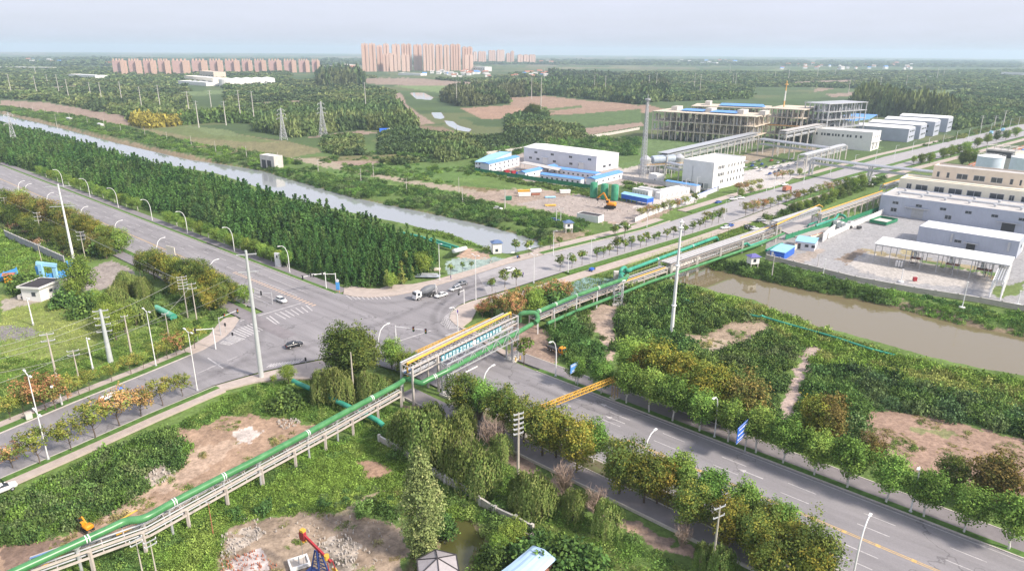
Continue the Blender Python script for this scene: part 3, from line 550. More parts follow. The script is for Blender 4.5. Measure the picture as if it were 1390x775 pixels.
def trunk_mesh(h, r0, crown_h, R, seed, m, limbs=5, bend=.15, name='trunk'):
    r = random.Random(seed); mb = MB(); p = [(0,0,-.25)]; n = 5; x = y = 0
    for i in range(1, n+1): x += r.uniform(-bend, bend)*h/n; y += r.uniform(-bend, bend)*h/n; p.append((x, y, h*i/n))
    mb.tube(p, r0, 7, r0*.62); top = Vector(p[-1])
    for k in range(limbs):
        a = k*6.283/limbs + r.uniform(-.4, .4); L = R*r.uniform(.55, .85); s = Vector(p[3 if k % 2 else 4]) if k else top
        q = s + Vector((math.cos(a)*L*.45, math.sin(a)*L*.45, crown_h*r.uniform(.2, .35))); e = s + Vector((math.cos(a)*L, math.sin(a)*L, crown_h*r.uniform(.45, .7))); mb.tube([s, q, e], r0*.5, 5, r0*.12)
    mb.tube([top, top + Vector((0,0,crown_h*.8))], r0*.6, 6, r0*.12)
    return mb.mesh(name, m)
def twigs_mesh(R, Hc, seed):
    r = random.Random(seed); mb = MB()
    for k in range(70):
        a = r.uniform(0, 6.28); q = r.uniform(.2, 1); s = Vector((math.cos(a)*R*.2*q, math.sin(a)*R*.2*q, r.uniform(0, Hc*.4))); e = Vector((math.cos(a)*R*q, math.sin(a)*R*q, Hc*r.uniform(.5, 1.05))); mid = (s+e)/2 + Vector((r.uniform(-.3,.3), r.uniform(-.3,.3), .2))
        mb.tube([s, mid, e], .05, 3, .012, cap=False)
        for j in range(4):
            f = mid.lerp(e, r.random()); mb.tube([f, f + Vector((r.uniform(-.8,.8), r.uniform(-.8,.8), r.uniform(.2,.9)))], .025, 3, .008, cap=False)
    return mb.mesh('twigs', TWIG)
GRN = [(.070,.125,.030),(.095,.150,.040),(.055,.100,.028)]; BRT = [(.100,.175,.042),(.080,.145,.038),(.125,.190,.050)]; OLV = [(.105,.135,.036),(.080,.115,.032),(.145,.150,.036),(.060,.092,.030)]
YEL = [(.165,.165,.035),(.125,.145,.035),(.200,.175,.040),(.095,.120,.030)]; RST = [(.140,.110,.042),(.120,.105,.040),(.095,.105,.036)]; CON = [(.036,.084,.030),(.050,.104,.034),(.062,.122,.038)]
KOEL = [(.150,.185,.045),(.180,.200,.050),(.110,.155,.045),(.19,.175,.055),(.13,.17,.05)]; KOER = [(.25,.135,.075),(.20,.145,.065),(.130,.150,.050),(.28,.16,.09),(.12,.14,.045)]; WIL = [(.120,.165,.055),(.095,.140,.045),(.150,.180,.070)]; POP = [(.125,.160,.070),(.105,.140,.060),(.080,.110,.048),(.160,.185,.090)]
DRK = [(.045,.078,.032),(.060,.095,.038),(.038,.066,.030)]
# kinds: name -> list of (trunk mesh, crown mesh) at real size
KIND = {}
def kind(key, n, mk):
    KIND[key] = [mk(i) for i in range(n)]
kind('plane', 4, lambda i: (trunk_mesh(2.6, .17, 4, 2.2, 20+i, BARKW), leafmesh('crown', *crown(2.45, 5.2, 2.7, 240, 24, .29, BRT, 30+i, cr=.75))))
kind('plane_olive', 4, lambda i: (trunk_mesh(2.8, .2, 5, 3, 40+i, BARK), leafmesh('crown', *crown(3.0, 7.4, 2.4, 290, 25, .31, OLV, 50+i, cr=.85))))
kind('plane_yellow', 3, lambda i: (trunk_mesh(2.8, .2, 5, 3, 60+i, BARK), leafmesh('crown', *crown(2.9, 7.6, 2.0, 280, 25, .31, YEL, 70+i, cr=.85))))
kind('rusty', 2, lambda i: (trunk_mesh(2.2, .18, 4, 3, 80+i, BARK), leafmesh('crown', *crown(2.7, 6.4, 1.4, 200, 24, .30, RST, 90+i, cr=.8))))
kind('dark', 3, lambda i: (trunk_mesh(2.5, .25, 5, 3, 100+i, BARK), leafmesh('crown', *crown(3.2, 8.6, 1.9, 300, 24, .32, [(.060,.090,.028),(.090,.115,.032),(.045,.070,.024)], 110+i, cr=.9))))
kind('koel', 4, lambda i: (trunk_mesh(2.9, .11, 2.2, 2.2, 120+i, BARK, 6, .2), leafmesh('crown', *crown(3.1, 3.2, 3.3, 74, 20, .32, KOEL, 130+i, cr=.62))))
kind('koelred', 3, lambda i: (trunk_mesh(2.4, .12, 2.2, 2.2, 140+i, BARK, 6, .2), leafmesh('crown', *crown(2.9, 3.4, 2.7, 80, 22, .30, KOER, 150+i, cr=.6))))
kind('young', 4, lambda i: (trunk_mesh(3.0, .09, 1.6, 1.2, 160+i, BARK, 4, .12), leafmesh('crown', *crown(1.5, 2.6, 2.6, 34, 12, .42, BRT+OLV, 170+i, cr=.5))))
kind('willow', 4, lambda i: (trunk_mesh(3.2, .22, 3, 2.6, 180+i, BARK), leafmesh('crown', *willow(2.55, 5.6, 1.0, 260, 190+i, WIL, .46))))
kind('bright', 3, lambda i: (trunk_mesh(2.0, .2, 4, 2.6, 200+i, BARK), leafmesh('crown', *crown(2.7, 6.2, 1.4, 200, 24, .30, [(.13,.19,.045),(.16,.22,.05),(.10,.16,.04)], 210+i, cr=.8))))
kind('poplar', 1, lambda i: (trunk_mesh(6, .28, 9, 1.6, 220, mat('pale_bark', (.42,.40,.34), .8, .15, 2), 7, .05), leafmesh('crown', *crown(3.6, 18.4, .6, 700, 20, .33, POP, 230, 'column', cr=.75))))
kind('bush', 4, lambda i: (trunk_mesh(.8, .1, 1.4, 1.2, 240+i, BARK, 4), leafmesh('crown', *crown(2.6, 3.2, .0, 150, 12, .42, [(.062,.115,.036),(.080,.135,.040),(.048,.090,.035)], 250+i, 'dome', cr=.7))))
kind('conifer', 4, lambda i: (trunk_mesh(1.6, .11, 5.5, .4, 260+i, BARK, 0, .02), leafmesh('crown', *crown(1.9, 7.2, .5, 120, 8, .40, CON, 270+i, 'cone', cr=.32))))
kind('youngconifer', 2, lambda i: (trunk_mesh(1.2, .08, 4, .4, 280+i, BARK, 0, .02), leafmesh('crown', *crown(1.3, 4.6, .6, 50, 8, .5, [(.15,.18,.06),(.12,.16,.05)], 290+i, 'cone', cr=.3))))
kind('bare', 3, lambda i: (trunk_mesh(1.6, .1, 2, 1.8, 300+i, TWIG, 5), twigs_mesh(2.0, 3.8, 310+i)))
_kc = {k: 0 for k in KIND}
def tree(key, x, y, sc=1.0, label=None, group=None, name='tree', cat='tree', z=0.0, sz=None, rz=None):
    v = KIND[key][_kc[key] % len(KIND[key])]; _kc[key] += 1
    rz = random.uniform(0, 6.28) if rz is None else rz
    t = thing(name, label, cat, (x, y, z), rz, group); t.scale = (sc, sc, sz or sc)
    link('trunk', v[0], t); link('twigs' if key == 'bare' else 'crown', v[1], t); return t
def treepx(key, px, py, sc=1.0, label=None, group=None, name='tree', top=None, **k):
    """top: pixel row of the tree's top, sets the height"""
    x, y = G(px, py)
    if top is not None:
        hh = {'plane':7.9,'plane_olive':9.8,'plane_yellow':9.6,'rusty':7.8,'dark':10.5,'koel':6.7,'koelred':6.2,'young':5.2,'willow':6.6,'bright':7.6,'poplar':19,'bush':3.2,'conifer':7.9,'youngconifer':5.2,'bare':4}[key]; sc = HT(px, py, top)/hh
    return tree(key, x, y, sc, label, group, name, **k)
# --- merged masses ("stuff")
def scatter(name, pts, temps, sizes, tint=None, mtl=None, hs=None, seed=1, label=None, cat='vegetation', zf=None):
    """pts (N,2|3), templates [(verts, cols)], merged to one mesh"""
    r = np.random.RandomState(seed); n = len(pts); VV = []; CC = []; which = r.randint(0, len(temps), n); a = r.uniform(0, 2*np.pi, n); hs = np.ones(n) if hs is None else hs
    for k, (tv, tcl) in enumerate(temps):
        ix = np.where(which == k)[0]
        if not len(ix): continue
        ca, sa = np.cos(a[ix])[:, None], np.sin(a[ix])[:, None]; s = sizes[ix][:, None]
        x = (tv[None,:,0]*ca - tv[None,:,1]*sa)*s + pts[ix,0][:, None]; y = (tv[None,:,0]*sa + tv[None,:,1]*ca)*s + pts[ix,1][:, None]
        z = tv[None,:,2]*s*hs[ix][:, None] + (pts[ix,2][:, None] if pts.shape[1] > 2 else -.15)
        VV.append(np.stack([x, y, z], -1).reshape(-1, 3)); c = tcl[None]*(tint[ix][:, None, :] if tint is not None else np.ones((len(ix),1,3))); CC.append(c.reshape(-1, 3))
    V = np.concatenate(VV); Cc = np.concatenate(CC)*WARM; o = link(name, npmesh(name, V, np.arange(len(V)).reshape(-1, 4), Cc, mtl or LEAFS))
    return tag(o, label, cat, kind='stuff')
def sample(poly, spacing, seed=0, jitter=.9):
    """jittered world grid inside a survey polygon"""
    w = px_world(poly); x0 = min(p[0] for p in w); x1 = max(p[0] for p in w); y0 = min(p[1] for p in w); y1 = max(p[1] for p in w); r = np.random.RandomState(seed)
    gx, gy = np.meshgrid(np.arange(x0, x1, spacing), np.arange(y0, y1, spacing)); gx = gx.ravel() + r.uniform(-.5, .5, gx.size)*spacing*jitter; gy = gy.ravel() + r.uniform(-.5, .5, gy.size)*spacing*jitter
    m = inpoly(gx, gy, w); return np.stack([gx[m], gy[m]], 1)
def project(p):
    d = p[:,1]*cP + H*sP; w = -(p[:,1]*sP - H*cP); u = p[:,0]/d*F; v = w/d*F; return 695 + u*cR - v*sR, 387.5 + u*sR + v*cR
def drop(p, polys):
    a, b = project(p); k = np.ones(len(p), bool)
    for q in polys: k &= ~inpoly(a, b, q)
    return p[k]
def dropw(p, poly, margin):
    return p[sdist(p[:,0], p[:,1], poly) > margin]
# templates for masses
def tmpl(R, Hc, nc, npc, leaf, cols, seed, shape='dome', cr=.7, z0=0): return crown(R, Hc, z0, nc, npc, leaf, cols, seed, shape, cr)
T_weed = [tmpl(1.0, .55, 18, 8, .25, [(1,1,1)], 400+i, 'dome', .42) for i in range(5)]
T_bush = [tmpl(1.0, .95, 62, 11, .175, [(1,1,1)], 420+i, 'dome', .26) for i in range(5)]
T_far = [tmpl(1.0, 1.1, 22, 5, .55, [(1,1,1)], 440+i, 'dome', .3) for i in range(5)]
T_con = [tmpl(1.95, 7.2, 54, 5, .66, [(1,1,1)], 460+i, 'cone', .34, .5) for i in range(4)]
def grass_t(seed):
    r = np.random.RandomState(seed); n = 12; c = np.stack([r.uniform(-.6,.6,n), r.uniform(-.6,.6,n), np.full(n,.22)], 1); a = r.uniform(0, 6.28, n); h = r.uniform(.3,.6,n)
    t = np.stack([np.cos(a), np.sin(a), 0*a], 1)*.07; u = np.stack([r.normal(size=n)*.2, r.normal(size=n)*.2, h], 1)
    b = c - np.array([0,0,.22]); v = np.stack([b-t, b+t, b+u+t*.3, b+u-t*.3], 1).reshape(-1, 3); return v, np.repeat(np.ones((n,3))*r.uniform(.8,1.25,n)[:,None], 4, 0)
T_grass = [grass_t(480+i) for i in range(5)]
def tints(n, cols, seed, v=.25):
    r = np.random.RandomState(seed); return np.array(cols)[r.randint(0, len(cols), n)]*r.uniform(1-v, 1+v, n)[:, None]
def ntint(p, cols, seed, sc=12, v=.2):
    """tint picked by position so that patches read as one kind of plant"""
    f = fbm(p[:,0]/sc+seed, p[:,1]/sc); q = np.clip(((f-.25)/.5*len(cols)), 0, len(cols)-.01).astype(int); r = np.random.RandomState(seed); return np.array(cols)[q]*r.uniform(1-v, 1+v, len(p))[:, None]
# ---- conifer plantation between the wide road and the canal
PLANT = [(-30,170),(0,176),(60,188),(130,207),(200,228),(300,255),(420,288),(500,312),(575,338),(592,352),(585,372),(545,384),(500,391),(480,393),(455,384),(330,336),(262,305),(205,286),(130,258),(60,236),(22,226),(-30,212)]
P = sample(PLANT, 2.85, 3, .75); P = dropw(P, CANAL1, 5); a, b = project(P); P = P[b > 170]
P = P[(fbm(P[:,0]/22, P[:,1]/22) > .12)]
o = np.argsort(np.hypot(P[:,0], P[:,1])); P = P[o]; near, rest = P[:290], P[290:]
for x, y in near:
    s = random.uniform(.6, 1.15); tree('conifer', x, y, s, 'dark green conifer in the front rows of the dense plantation beside the road', 'conifers of the plantation', 'conifer_tree', sz=s*random.uniform(.92, 1.1))
scatter('conifer_plantation', rest, T_con, np.random.RandomState(4).uniform(.6, 1.2, len(rest)), ntint(rest, CON + [(.070,.115,.042),(.036,.072,.030)], 3, 16, .35), seed=5, label='dense dark green conifer plantation stretching back along the canal', cat='trees')
# ---- far woods: clumps set out on the ground, coarser with distance
FIELDS = [p for p, c, v, r in PAINT if max(q[1] for q in p) < 232]
ROADK = [[(690,345),(876,300),(1010,255),(1110,228),(1200,198),(1390,155),(1390,232),(1200,262),(1100,285),(985,315),(800,380),(690,410)]]
WOODS = [ # polygon, density 0..1, height m, tints
 ([(0,80),(1390,84),(1390,92),(700,88),(0,90)], .5, 11, 0),
 ([(0,90),(490,101),(490,108),(660,108),(700,100),(1390,97),(1390,118),(1290,122),(1180,122),(1100,118),(960,118),(830,126),(700,128),(640,116),(490,104),(440,106),(300,116),(130,108),(0,108)], .48, 6, 1),
 ([(0,106),(130,110),(300,118),(480,106),(490,118),(535,126),(530,148),(470,150),(350,160),(250,165),(184,166),(110,145),(60,137),(0,133)],   .5, 6, 1),
 ([(184,164),(300,158),(350,160),(350,168),(290,166),(200,174),(184,170)], 1.0, 7, 3),
 ([(350,162),(450,150),(540,148),(552,160),(565,172),(540,178),(480,176),(400,186),(350,178)], .8, 9, 1),
 ([(435,103),(488,103),(490,118),(437,120)], 1.0, 22, 2), ([(700,124),(740,112),(870,118),(900,136),(870,142),(800,135),(740,129)], .9, 12, 1),
 ([(605,128),(690,118),(735,128),(700,140),(625,145),(606,138)], 1, 14, 2), ([(745,100),(830,104),(905,110),(905,130),(870,138),(750,124)], .9, 13, 2),
 ([(690,158),(738,151),(745,172),(790,176),(790,190),(720,196),(640,205),(560,190),(520,186),(560,178),(640,190),(690,186)], .9, 5, 1),
 ([(400,188),(480,182),(540,180),(620,190),(640,210),(540,224),(440,206)], .5, 3, 1), ([(560,206),(640,198),(660,212),(600,220)], .8, 6, 1),
 ([(900,100),(1390,96),(1390,165),(1300,172),(1190,158),(1140,150),(1120,138),(1040,140),(1010,134),(905,138)], .6, 7, 1),
 ([(1160,140),(1190,134),(1240,150),(1300,158),(1280,166),(1200,158),(1160,152)], 1, 17, 4), ([(1290,160),(1390,148),(1390,166),(1300,184)], .9, 7, 1),
 ([(780,176),(870,172),(870,186),(800,188)], .3, 4, 1)]
TC = [[(.060,.090,.050),(.075,.105,.055)], [(.060,.100,.045),(.080,.120,.050),(.105,.135,.060),(.050,.080,.040)], [(.038,.062,.030),(.050,.078,.034),(.075,.090,.048)], [(.085,.125,.040),(.06,.10,.035),(.20,.18,.045)], [(.085,.105,.045),(.070,.095,.040)]]
for k, (poly, dens, hh, tcx) in enumerate(WOODS):
    r = np.random.RandomState(900+k); ys = [p[1] for p in poly]; xs = [p[0] for p in poly]; area = .5*abs(sum(poly[i][0]*poly[(i+1)%len(poly)][1]-poly[(i+1)%len(poly)][0]*poly[i][1] for i in range(len(poly))))
    n = int(area*dens*(.45 if min(ys) > 96 else .9)); qx = r.uniform(min(xs)-0, max(xs), n*4); qy = r.uniform(min(ys), max(ys), n*4); m = inpoly(qx, qy, poly)
    if k not in (3,):
        for f in FIELDS: m &= ~inpoly(qx, qy, f)
    for f in ROADK: m &= ~inpoly(qx, qy, f)
    qx = qx[m][:n]; qy = qy[m][:n]; w = np.array([G(a_, b_) for a_, b_ in zip(qx, qy)])
    if not len(w): continue
    dd = np.hypot(w[:,0], w[:,1]); keep = fbm(w[:,0]/(dd*.10)+k, w[:,1]/(dd*.22)) > (.62 - .42*dens); w = w[keep]; dd = dd[keep]
    for sp in STREAM + [CANAL1]: kk = sdist(w[:,0], w[:,1], sp) > 4; w = w[kk]; dd = dd[kk]
    if len(w) < 5: continue
    dd = np.hypot(w[:,0], w[:,1]); hfac = .55 + .9*fbm(w[:,0]/(dd*.05)+7, w[:,1]/(dd*.12)); sz = np.clip(dd*.0052, 2.2, 40)*r.uniform(.8, 1.4, len(w)); hm = hh*hfac*r.uniform(.8, 1.2, len(w))/sz
    scatter('woodland' if hh > 6 else 'scrub', w, T_far, sz, ntint(w, TC[tcx], 60+k, 90, .3), hs=hm, seed=k, label=['hazy belts of woodland along the horizon','mixed green woodland on the plain','tall poplar belt beyond the fields','low scrub with yellow blossom beside the fields','pale green tree belt behind the grey sheds'][tcx], cat='trees')
# ------------------------------------------------------------------ materials for things
mWhite = mat('white_render', (.74,.73,.71), .8, .06, .3); mCream = mat('cream_render', (.80,.74,.60), .8, .06, .3); mTan = mat('tan_render', (.64,.55,.46), .8, .08, .3)
mConc = mat('raw_concrete', (.44,.40,.36), .9, .14, .5); mConcL = mat('pale_concrete', (.56,.53,.49), .85, .12, .6); mGlass = mat('dark_glass', (.035,.045,.06), .15, .2, .4, spec=.6); mDark = mat('dark_steel', (.06,.06,.065), .6, .1, 1)
mSteel = mat('grey_steel', (.42,.43,.45), .5, .12, .8, .3); mGalv = mat('galvanised', (.52,.53,.55), .45, .12, 1.5, .35); mSilver = mat('silver_lagging', (.60,.61,.63), .35, .10, .6, .5); mWhitePaint = mat('white_paint', (.78,.78,.78), .5, .06, 1)
mRoofW = mat('roof_white_sheet', (.80,.80,.79), .6, .07, .12); mRoofG = mat('roof_grey', (.50,.48,.46), .8, .15, .3); mBlueR = mat('roof_blue', (.13,.33,.72), .5, .12, .3); mBlueL = mat('roof_light_blue', (.30,.56,.80), .5, .1, .3); mBlue = mat('blue_paint', (.03,.13,.55), .45, .12, .8)
mGreenP = mat('green_pipe_paint', (.050,.225,.075), .34, .2, .5, spec=.5, col2=(.10,.29,.115)); mTeal = mat('teal_pipe_paint', (.035,.27,.18), .45, .15, .5, col2=(.07,.38,.27)); mYelP = mat('yellow_steel', (.70,.40,.06), .5, .12, 1); mYel = mat('yellow_gantry', (.66,.40,.07), .6, .15, 1); mBlk = mat('black_paint', (.025,.025,.028), .5, .1, 1)
mRed = mat('red_paint', (.34,.035,.045), .45, .12, 1); mRedS = mat('rust_red', (.40,.16,.10), .8, .2, 1); mOrange = mat('orange_paint', (.75,.30,.02), .45, .1, 1); mNavy = mat('navy_paint', (.03,.055,.20), .45, .12, 1); mGreenF = mat('green_sheet', (.03,.20,.10), .6, .2, .5); mRubber = mat('rubber', (.03,.03,.03), .85, .1, 2)
mGreyW = corr('grey_cladding', (.42,.45,.53), 1.0); mLilac = corr('pale_cladding', (.62,.64,.70), 1.2); mConcPole = mat('concrete_pole', (.50,.45,.39), .85, .14, 1.2); mBrickW = mat('grey_block_wall', (.36,.36,.38), .9, .15, .8); mBlackRoof = mat('black_felt', (.05,.045,.05), .85, .2, .5); mTeaP = mat('teal_panel', (.06,.30,.38), .5, .12, .6)

def frame(p0, p1, p2, z=0, side=1):
    """front-left, front-right pixels and a back point -> origin, angle, length, depth"""
    a = Vector(G(*p0, z)); b = Vector(G(*p1, z)); L = (b-a).length; u = (b-a)/L
    if isinstance(p2, (int, float)): D = p2
    else: c = Vector(G(*p2, z)); n = Vector((-u.y, u.x)); D = abs((c-b).dot(n))
    return a, math.atan2(u.y, u.x), L, D
def wn(parent, x0, x1, z0, z1, face='f', L=0, D=0, m=None, name='window', off=.06, frame_=True):
    """a window part: frame with a recessed pane on one face (f front y=0, r right x=L, l left x=0)"""
    w = x1-x0; h = z1-z0; me_key = (round(w,2), round(h,2), face, (m or mGlass).name, name)
    if me_key not in _WN:
        a = MB(); t = max(.06, min(w, h)*.07)
        if face == 'f': a.box(0,w,-off*.4,0,0,h)
        elif face == 'r': a.box(0,off*.4,0,w,0,h)
        else: a.box(-off*.4,0,0,w,0,h)
        f = MB()
        for (p,q,r_,s) in ((0,w,0,t),(0,w,h-t,h),(0,t,t,h-t),(w-t,w,t,h-t)) + (((w/2-t/2,w/2+t/2,t,h-t),) if w > 1.6 else ()):
            if face == 'f': f.box(p,q,-off,-off*.41,r_,s)
            elif face == 'r': f.box(off*.41,off,p,q,r_,s)
            else: f.box(-off,-off*.41,p,q,r_,s)
        _WN[me_key] = (a.mesh('pane', m or mGlass), f.mesh(name, mSteel))
    pm, fm = _WN[me_key]; loc = {'f': (x0, -.004, z0), 'r': (L+.004, x0, z0), 'l': (-.004, x0, z0)}[face]
    o = link(name, fm, parent, loc); link('pane', pm, o); return o
_WN = {}
def building(name, label, cat, p0, p1, p2, h, wall, roof, parapet=.6, gable=0, group=None, z=0, over=.25):
    a, an, L, D = frame(p0, p1, p2, z); t = thing(name, label, cat, (a.x, a.y, 0), an, group)
    MB().box(0,L,0,D,-.4,h).build('wall', wall, t)
    r = MB()
    if gable:
        r.add([(-over,-over,h),(L+over,-over,h),(L+over,D/2,h+gable),(-over,D/2,h+gable),(-over,D+over,h),(L+over,D+over,h)], [(0,1,2,3),(3,2,5,4)])
        r.add([(-over,-over,h-.15),(L+over,-over,h-.15),(L+over,D+over,h-.15),(-over,D+over,h-.15)], [(0,3,2,1)])
        r.add([(-over,-over,h-.15),(L+over,-over,h-.15),(L+over,-over,h),(-over,-over,h)], [(0,1,2,3)]); r.add([(L,0,h),(L,D,h),(L,D/2,h+gable-.02)], [(0,1,2)]); r.add([(0,0,h),(0,D,h),(0,D/2,h+gable-.02)], [(2,1,0)])
        r.add([(L+over,-over,h-.15),(L+over,D+over,h-.15),(L+over,D+over,h),(L+over,-over,h)], [(0,1,2,3)])
    else:
        r.box(.25, L-.25, .25, D-.25, h+.01, h+.08)
    r.build('roof', roof, t)
    if parapet and not gable:
        q = MB(); w = .25; q.box(0,L,0,w,h+.002,h+parapet).box(0,L,D-w,D,h+.002,h+parapet).box(0,w,w,D-w,h+.002,h+parapet).box(L-w,L,w,D-w,h+.002,h+parapet); q.build('parapet', wall, t)
    return t, L, D
def B2(name, label, cat, c, ang, L, D, h, wall, roof, parapet=.6, gable=0, left=False, over=.25):
    x, y = G(*c) if c[1] > 100 and not (left == 'w') else c; a = math.radians(ang); u = (math.cos(a), math.sin(a))
    if not left: x -= u[0]*L; y -= u[1]*L
    p0 = PR(x, y); p1 = PR(x+u[0]*L, y+u[1]*L); return building(name, label, cat, p0, p1, D, h, wall, roof, parapet, gable, None, 0, over)
def door(t, x0, x1, z1, m, face='f', L=0, name='door'):
    if face == 'f': return MB().box(x0,x1,-.07,-.005,0,z1).build(name, m, t)
    return MB().box(L+.005,L+.07,x0,x1,0,z1).build(name, m, t)

# ------------------------------------------------------------------ right-hand works
t, L, D = B2('factory_building', 'long grey clad factory hall with rooftop vents at the back of the concrete yard', 'factory', (1192,289), -42, 64, 27, 8.7, mGreyW, mRoofG, .5, 0, True)
for i in range(6): wn(t, 5.5+i*10.2, 8.2+i*10.2, 5.4, 6.8)
for x in (5.2, 28.5): wn(t, x, x+2.8, 1.6, 3.6)
door(t, 14.5, 19.5, 4.6, mSteel); MB().box(11.5,22,-1.8,-.1,4.8,5.0).build('door_canopy', mSteel, t); MB().box(49,58,-1.6,-.1,3.9,4.1).build('door_canopy', mSteel, t); door(t, 51, 56, 3.6, mDark)
for i in range(6):
    for j in range(2): MB().lathe([(.5,8.7),(.5,9.4),(.8,9.5),(.8,9.9),(.2,10.2)], (6+i*10, 8+j*12), 10).build('roof_vent', mGalv, t)
MB().box(4, L-4, 13, 15.5, 8.75, 9.5).build('ridge_vent', mGalv, t)
t, L, D = B2('warehouse', 'smaller pale grey clad warehouse with white roof, in front of the long grey hall', 'warehouse', (1379,350), -43, 35, 15, 6.4, mGreyW, mRoofW, .2)
wn(t, 13.5, 16, 2.2, 3.4); MB().box(17, 22, -1.6, -.1, 2.9, 3.1).build('door_canopy', mSteel, t); door(t, 18, 21, 2.7, mDark)
for x in (12, 31.5): MB().box(x, x+.8, -.5, -.05, 2.2, 5.6).build('duct', mGalv, t)
wn(t, 6, 9, 2.5, 4, 'r', L, D); door(t, 11, 14, 3.4, mRoofW, 'r', L)
# loading canopy
zc_ = 7.0; A_ = [Vector(G(x, y, zc_)) for x, y in ((1187,331),(1372,361),(1388,346),(1204,318.5))]
t = thing('loading_canopy', 'open steel loading canopy with wide white roof beside the river bank', 'canopy', (A_[0].x, A_[0].y, 0), math.atan2((A_[1]-A_[0]).y, (A_[1]-A_[0]).x))
L = (A_[1]-A_[0]).length; D = 13.5
MB().box(0,L,0,D,zc_,zc_+.18).build('roof', mRoofW, t); MB().box(.3,L-.3,.3,.5,zc_-.45,zc_-.01).box(.3,L-.3,D-.5,D-.3,zc_-.45,zc_-.01).build('eaves_beam', mSteel, t)
for i in range(9):
    x = .6 + i*(L-1.2)/8
    for y in (.5, D-.5): MB().box(x-.11,x+.11,y-.11,y+.11,-.1,zc_-.46).build('column', mSteel, t)
    MB().bar((x,.5,zc_-.25),(x,D-.5,zc_-.25),.14,.2).build('rafter', mSteel, t)
r_ = random.Random(4)
def skid(x, y, wq, dq, hq, base, ang, lab):
    q = thing('process_skid', lab, 'machine', (base.x + math.cos(ang)*x - math.sin(ang)*y, base.y + math.sin(ang)*x + math.cos(ang)*y, 0), ang)
    f = MB()
    for i in range(3):
        for j in range(2): f.bar((i*wq/2, j*dq, -.05), (i*wq/2, j*dq, hq), .14)
    for z in (hq*.5, hq): f.bar((0,0,z),(wq,0,z),.12).bar((0,dq,z),(wq,dq,z),.12).bar((0,0,z),(0,dq,z),.12).bar((wq,0,z),(wq,dq,z),.12)
    f.build('frame', mSteel, q); MB().box(.05,wq-.05,.05,dq-.05,hq*.5+.07,hq*.5+.13).build('platform', mRedS, q)
    MB().lathe([(.1,hq*.5+.15),(.55,hq*.5+.3),(.55,hq*.95),(.1,hq*1.05)], (wq*.3, dq*.5), 12).build('vessel', mSilver, q, True)
    g = MB()
    for k in range(6): y_ = r_.uniform(.1, dq-.1); z_ = r_.uniform(.5, hq-.3); g.tube([(r_.uniform(-.5,wq*.3),y_,z_),(wq*.6,y_,z_),(wq*.6,y_,.1)], .07, 6)
    g.build('pipework', mDark, q)
an_ = t.rotation_euler.z
for k, (x, lab) in enumerate(((12, 'pipework skid on a steel frame under the canopy, nearest its left end'), (23.5, 'tall pipework skid with stair in the middle bay under the canopy'), (33, 'pipework skid under the right-hand end of the canopy'))): skid(x, 4.5, 3.6+k*.5, 3.2, 5.2, A_[0], an_, lab)
for k in range(3):
    q = thing('gas_cylinder', ['silver tank in front of the canopy, left of three','silver tank in front of the canopy, middle of three','silver tank in front of the canopy, right of three'][k], 'tank', G(1216+k*3.6, 362+k*.5), an_)
    MB().lathe([(.1,.1),(.42,.3),(.42,2.2),(.1,2.5)], (0,0), 12).build('shell', mSilver, q, True); MB().box(-.3,.3,-.3,.3,-.05,.16).build('base', mSteel, q)
